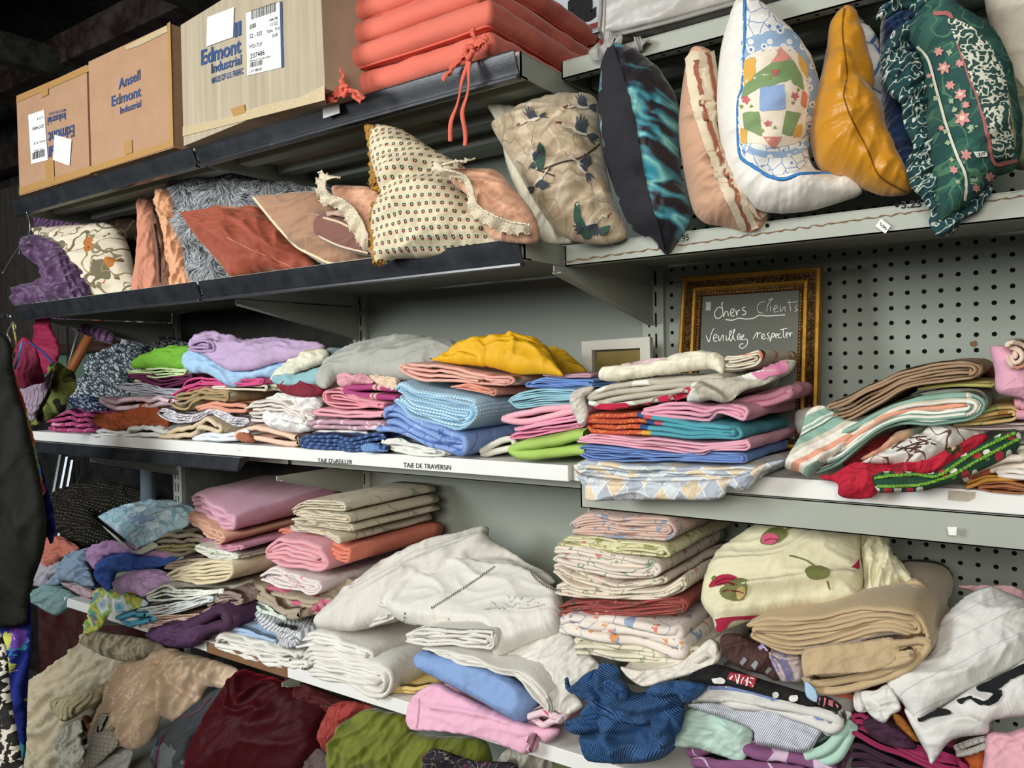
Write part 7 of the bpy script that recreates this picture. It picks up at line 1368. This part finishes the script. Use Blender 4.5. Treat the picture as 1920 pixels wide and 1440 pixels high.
# clothes rack at the left
rk = MB().tube([P(14, 592, 1.0), P(-200, 585, 1.0), P(-700, 560, 1.0)], .010, 12).build('clothes_rail', ch, smooth=True); tag(rk, 'metal clothes rail end at the left frame edge carrying the hangers', 'rail')
wire = M('#8f9296', metal=.8, rough=.35, mott=0, bump=0); 
def wires(name, label, lst, Y, r, mats):
    par = None
    for s, m in zip(lst, mats):
        q = onY(catmull(S(s), False, 6), Y); o = MB().tube(q, r, 7).build('hanger_wire' if par else name, m, par, smooth=True)
        if par is None: par = tag(o, label, 'hanger')
    return par
wires('wire_hanger', 'bent wire hanger hooked on the dark rail above the purple pillow', ['50,398 56,420 52,445 30,470 5,512', '50,445 56,455 40,462 36,476'], 1.18, .0016, [wire, wire])
wires('wire_hanger', 'wire hanger hook above the dark jacket', ['24,604 14,625 20,640 8,650', '24,604 30,612 26,622'], .98, .002, [wire, wire])
wires('coat_hanger', 'yellow and blue plastic hanger in front of the pink top', ['24,606 30,640 24,660 18,690', '42,640 36,665 28,692', '56,642 80,660 100,682'], 1.0, .0028, [M('#A89A3C', rough=.4, mott=0), M('#4A7FC0', rough=.4, mott=0), M('#22366e', rough=.4, mott=0)])
jk = M('#14140F', rough=.8, bump=.35, mott=.1, mc='#2a2a20', spec=.2)
blob('jacket', 'dark olive jacket on a hanger, cropped by the left frame edge', 'jacket', '-90,760 -85,700 -75,668 -60,650 -45,628 -20,622 6,628 22,650 24,690 36,740 52,800 70,880 84,950 88,990 80,1040 62,1090 52,1130 48,1170 0,1176 -50,1180 -90,1184 -95,1100 -95,900', .945, .05, jk, turn=.2, lean=.03, wr=.010, ws=.10, wa=1.5, an=4, res=3000, ridges=[('5,700 20,850 60,980', .02, .012), ('-10,720 0,900 20,1100', .02, .012)])
hib = M('#1B2A86', 'print', layers=[('flower', '#2F8FA0', 7, .42, .5, .04, '#9fd0d0'), ('flower', '#6a3a9c', 9, .34, .35, .04, '#c9a0d8'), ('flower', '#C9CC58', 13, .30, .35, .03), ('flower', '#C9563C', 11, .22, .3, .03)], bump=.2, mott=.03)
blob('dress', 'dark blue dress with teal and yellow hibiscus flowers below the jacket', 'dress', '-40,1168 20,1160 52,1100 58,1180 52,1300 46,1420 30,1470 -40,1470', .99, .03, hib, turn=.2, lean=.03, wr=.010, ws=.06, wa=1.5, an=4, res=2400)
blob('garment', 'orange and green printed sleeve showing along the jacket edge', 'garment', '14,680 24,690 40,740 56,800 70,860 78,900 86,920 74,930 60,880 44,800 26,740', 1.0, .014, M('#C4632E', 'cloud', s=16, st=[(.38, '#b83c28'), (.48, '#D9843c'), (.55, '#8fae3c'), (.62, '#5f9cc0')], bump=.3), turn=.2, lean=.03, res=900)
blob('dress', 'deep blue floral dress edge right of the jacket', 'dress', '62,860 74,862 84,900 98,950 102,1000 94,1020 84,980 80,930', 1.03, .014, hib, turn=.2, lean=.03, res=800)
blob('skirt', 'black and white tweed skirt in the lower left corner', 'skirt', '-40,1180 0,1185 14,1240 20,1310 36,1400 42,1470 -40,1470', .90, .03, M('#14110F', 'print', layers=[('blot', '#C9C0AE', 45, .53)], bump=.6), turn=.2, lean=.03, res=1400)
cr1 = cl('#7E0C34', rough=.7)
blob('top', 'crimson halter top hanging behind the hangers', 'top', '36,640 44,632 56,636 70,660 78,690 84,715 60,722 40,728 34,700 32,665', 1.12, .018, cr1, turn=.2, lean=.02, wr=.006, ws=.03, wa=1.4, res=1200)
blob('top', 'crimson sleeveless top hanging under the dark rail end', 'top', '70,592 92,592 96,615 106,635 112,655 104,690 80,700 66,660 62,640', 1.26, .016, cl('#8C0E3C', rough=.7), turn=.2, lean=.02, wr=.005, res=1200)
blob('dress', 'olive and black leafy dress hanging in front of the green boards', 'dress', '92,684 110,680 124,690 140,700 142,730 128,745 122,770 60,800 66,770 84,730', 1.22, .02, M('#4C5518', 'print', layers=[('blot', '#12120c', 14, .52), ('vine', '#7a8038', 10, .03)], bump=.3), turn=.2, lean=.02, res=1200)
blob('top', 'pale lilac top with dark streaks below the crimson halter', 'top', '36,730 60,722 88,706 98,690 96,720 76,760 62,790 54,786 44,760', 1.18, .014, M('#9C8494', 'stripe', cols=[('#A0889a', 14), ('#3a2a34', 2)], rot=.3), turn=.2, lean=.02, res=800)
blob('pillow', 'purple striped pillow corner drooping below the dark rail', 'pillow', '95,592 130,596 170,610 205,620 216,632 212,645 196,642 160,628 120,608', 1.42, .02, plum, turn=.2, lean=.02, res=900, clamp=None)
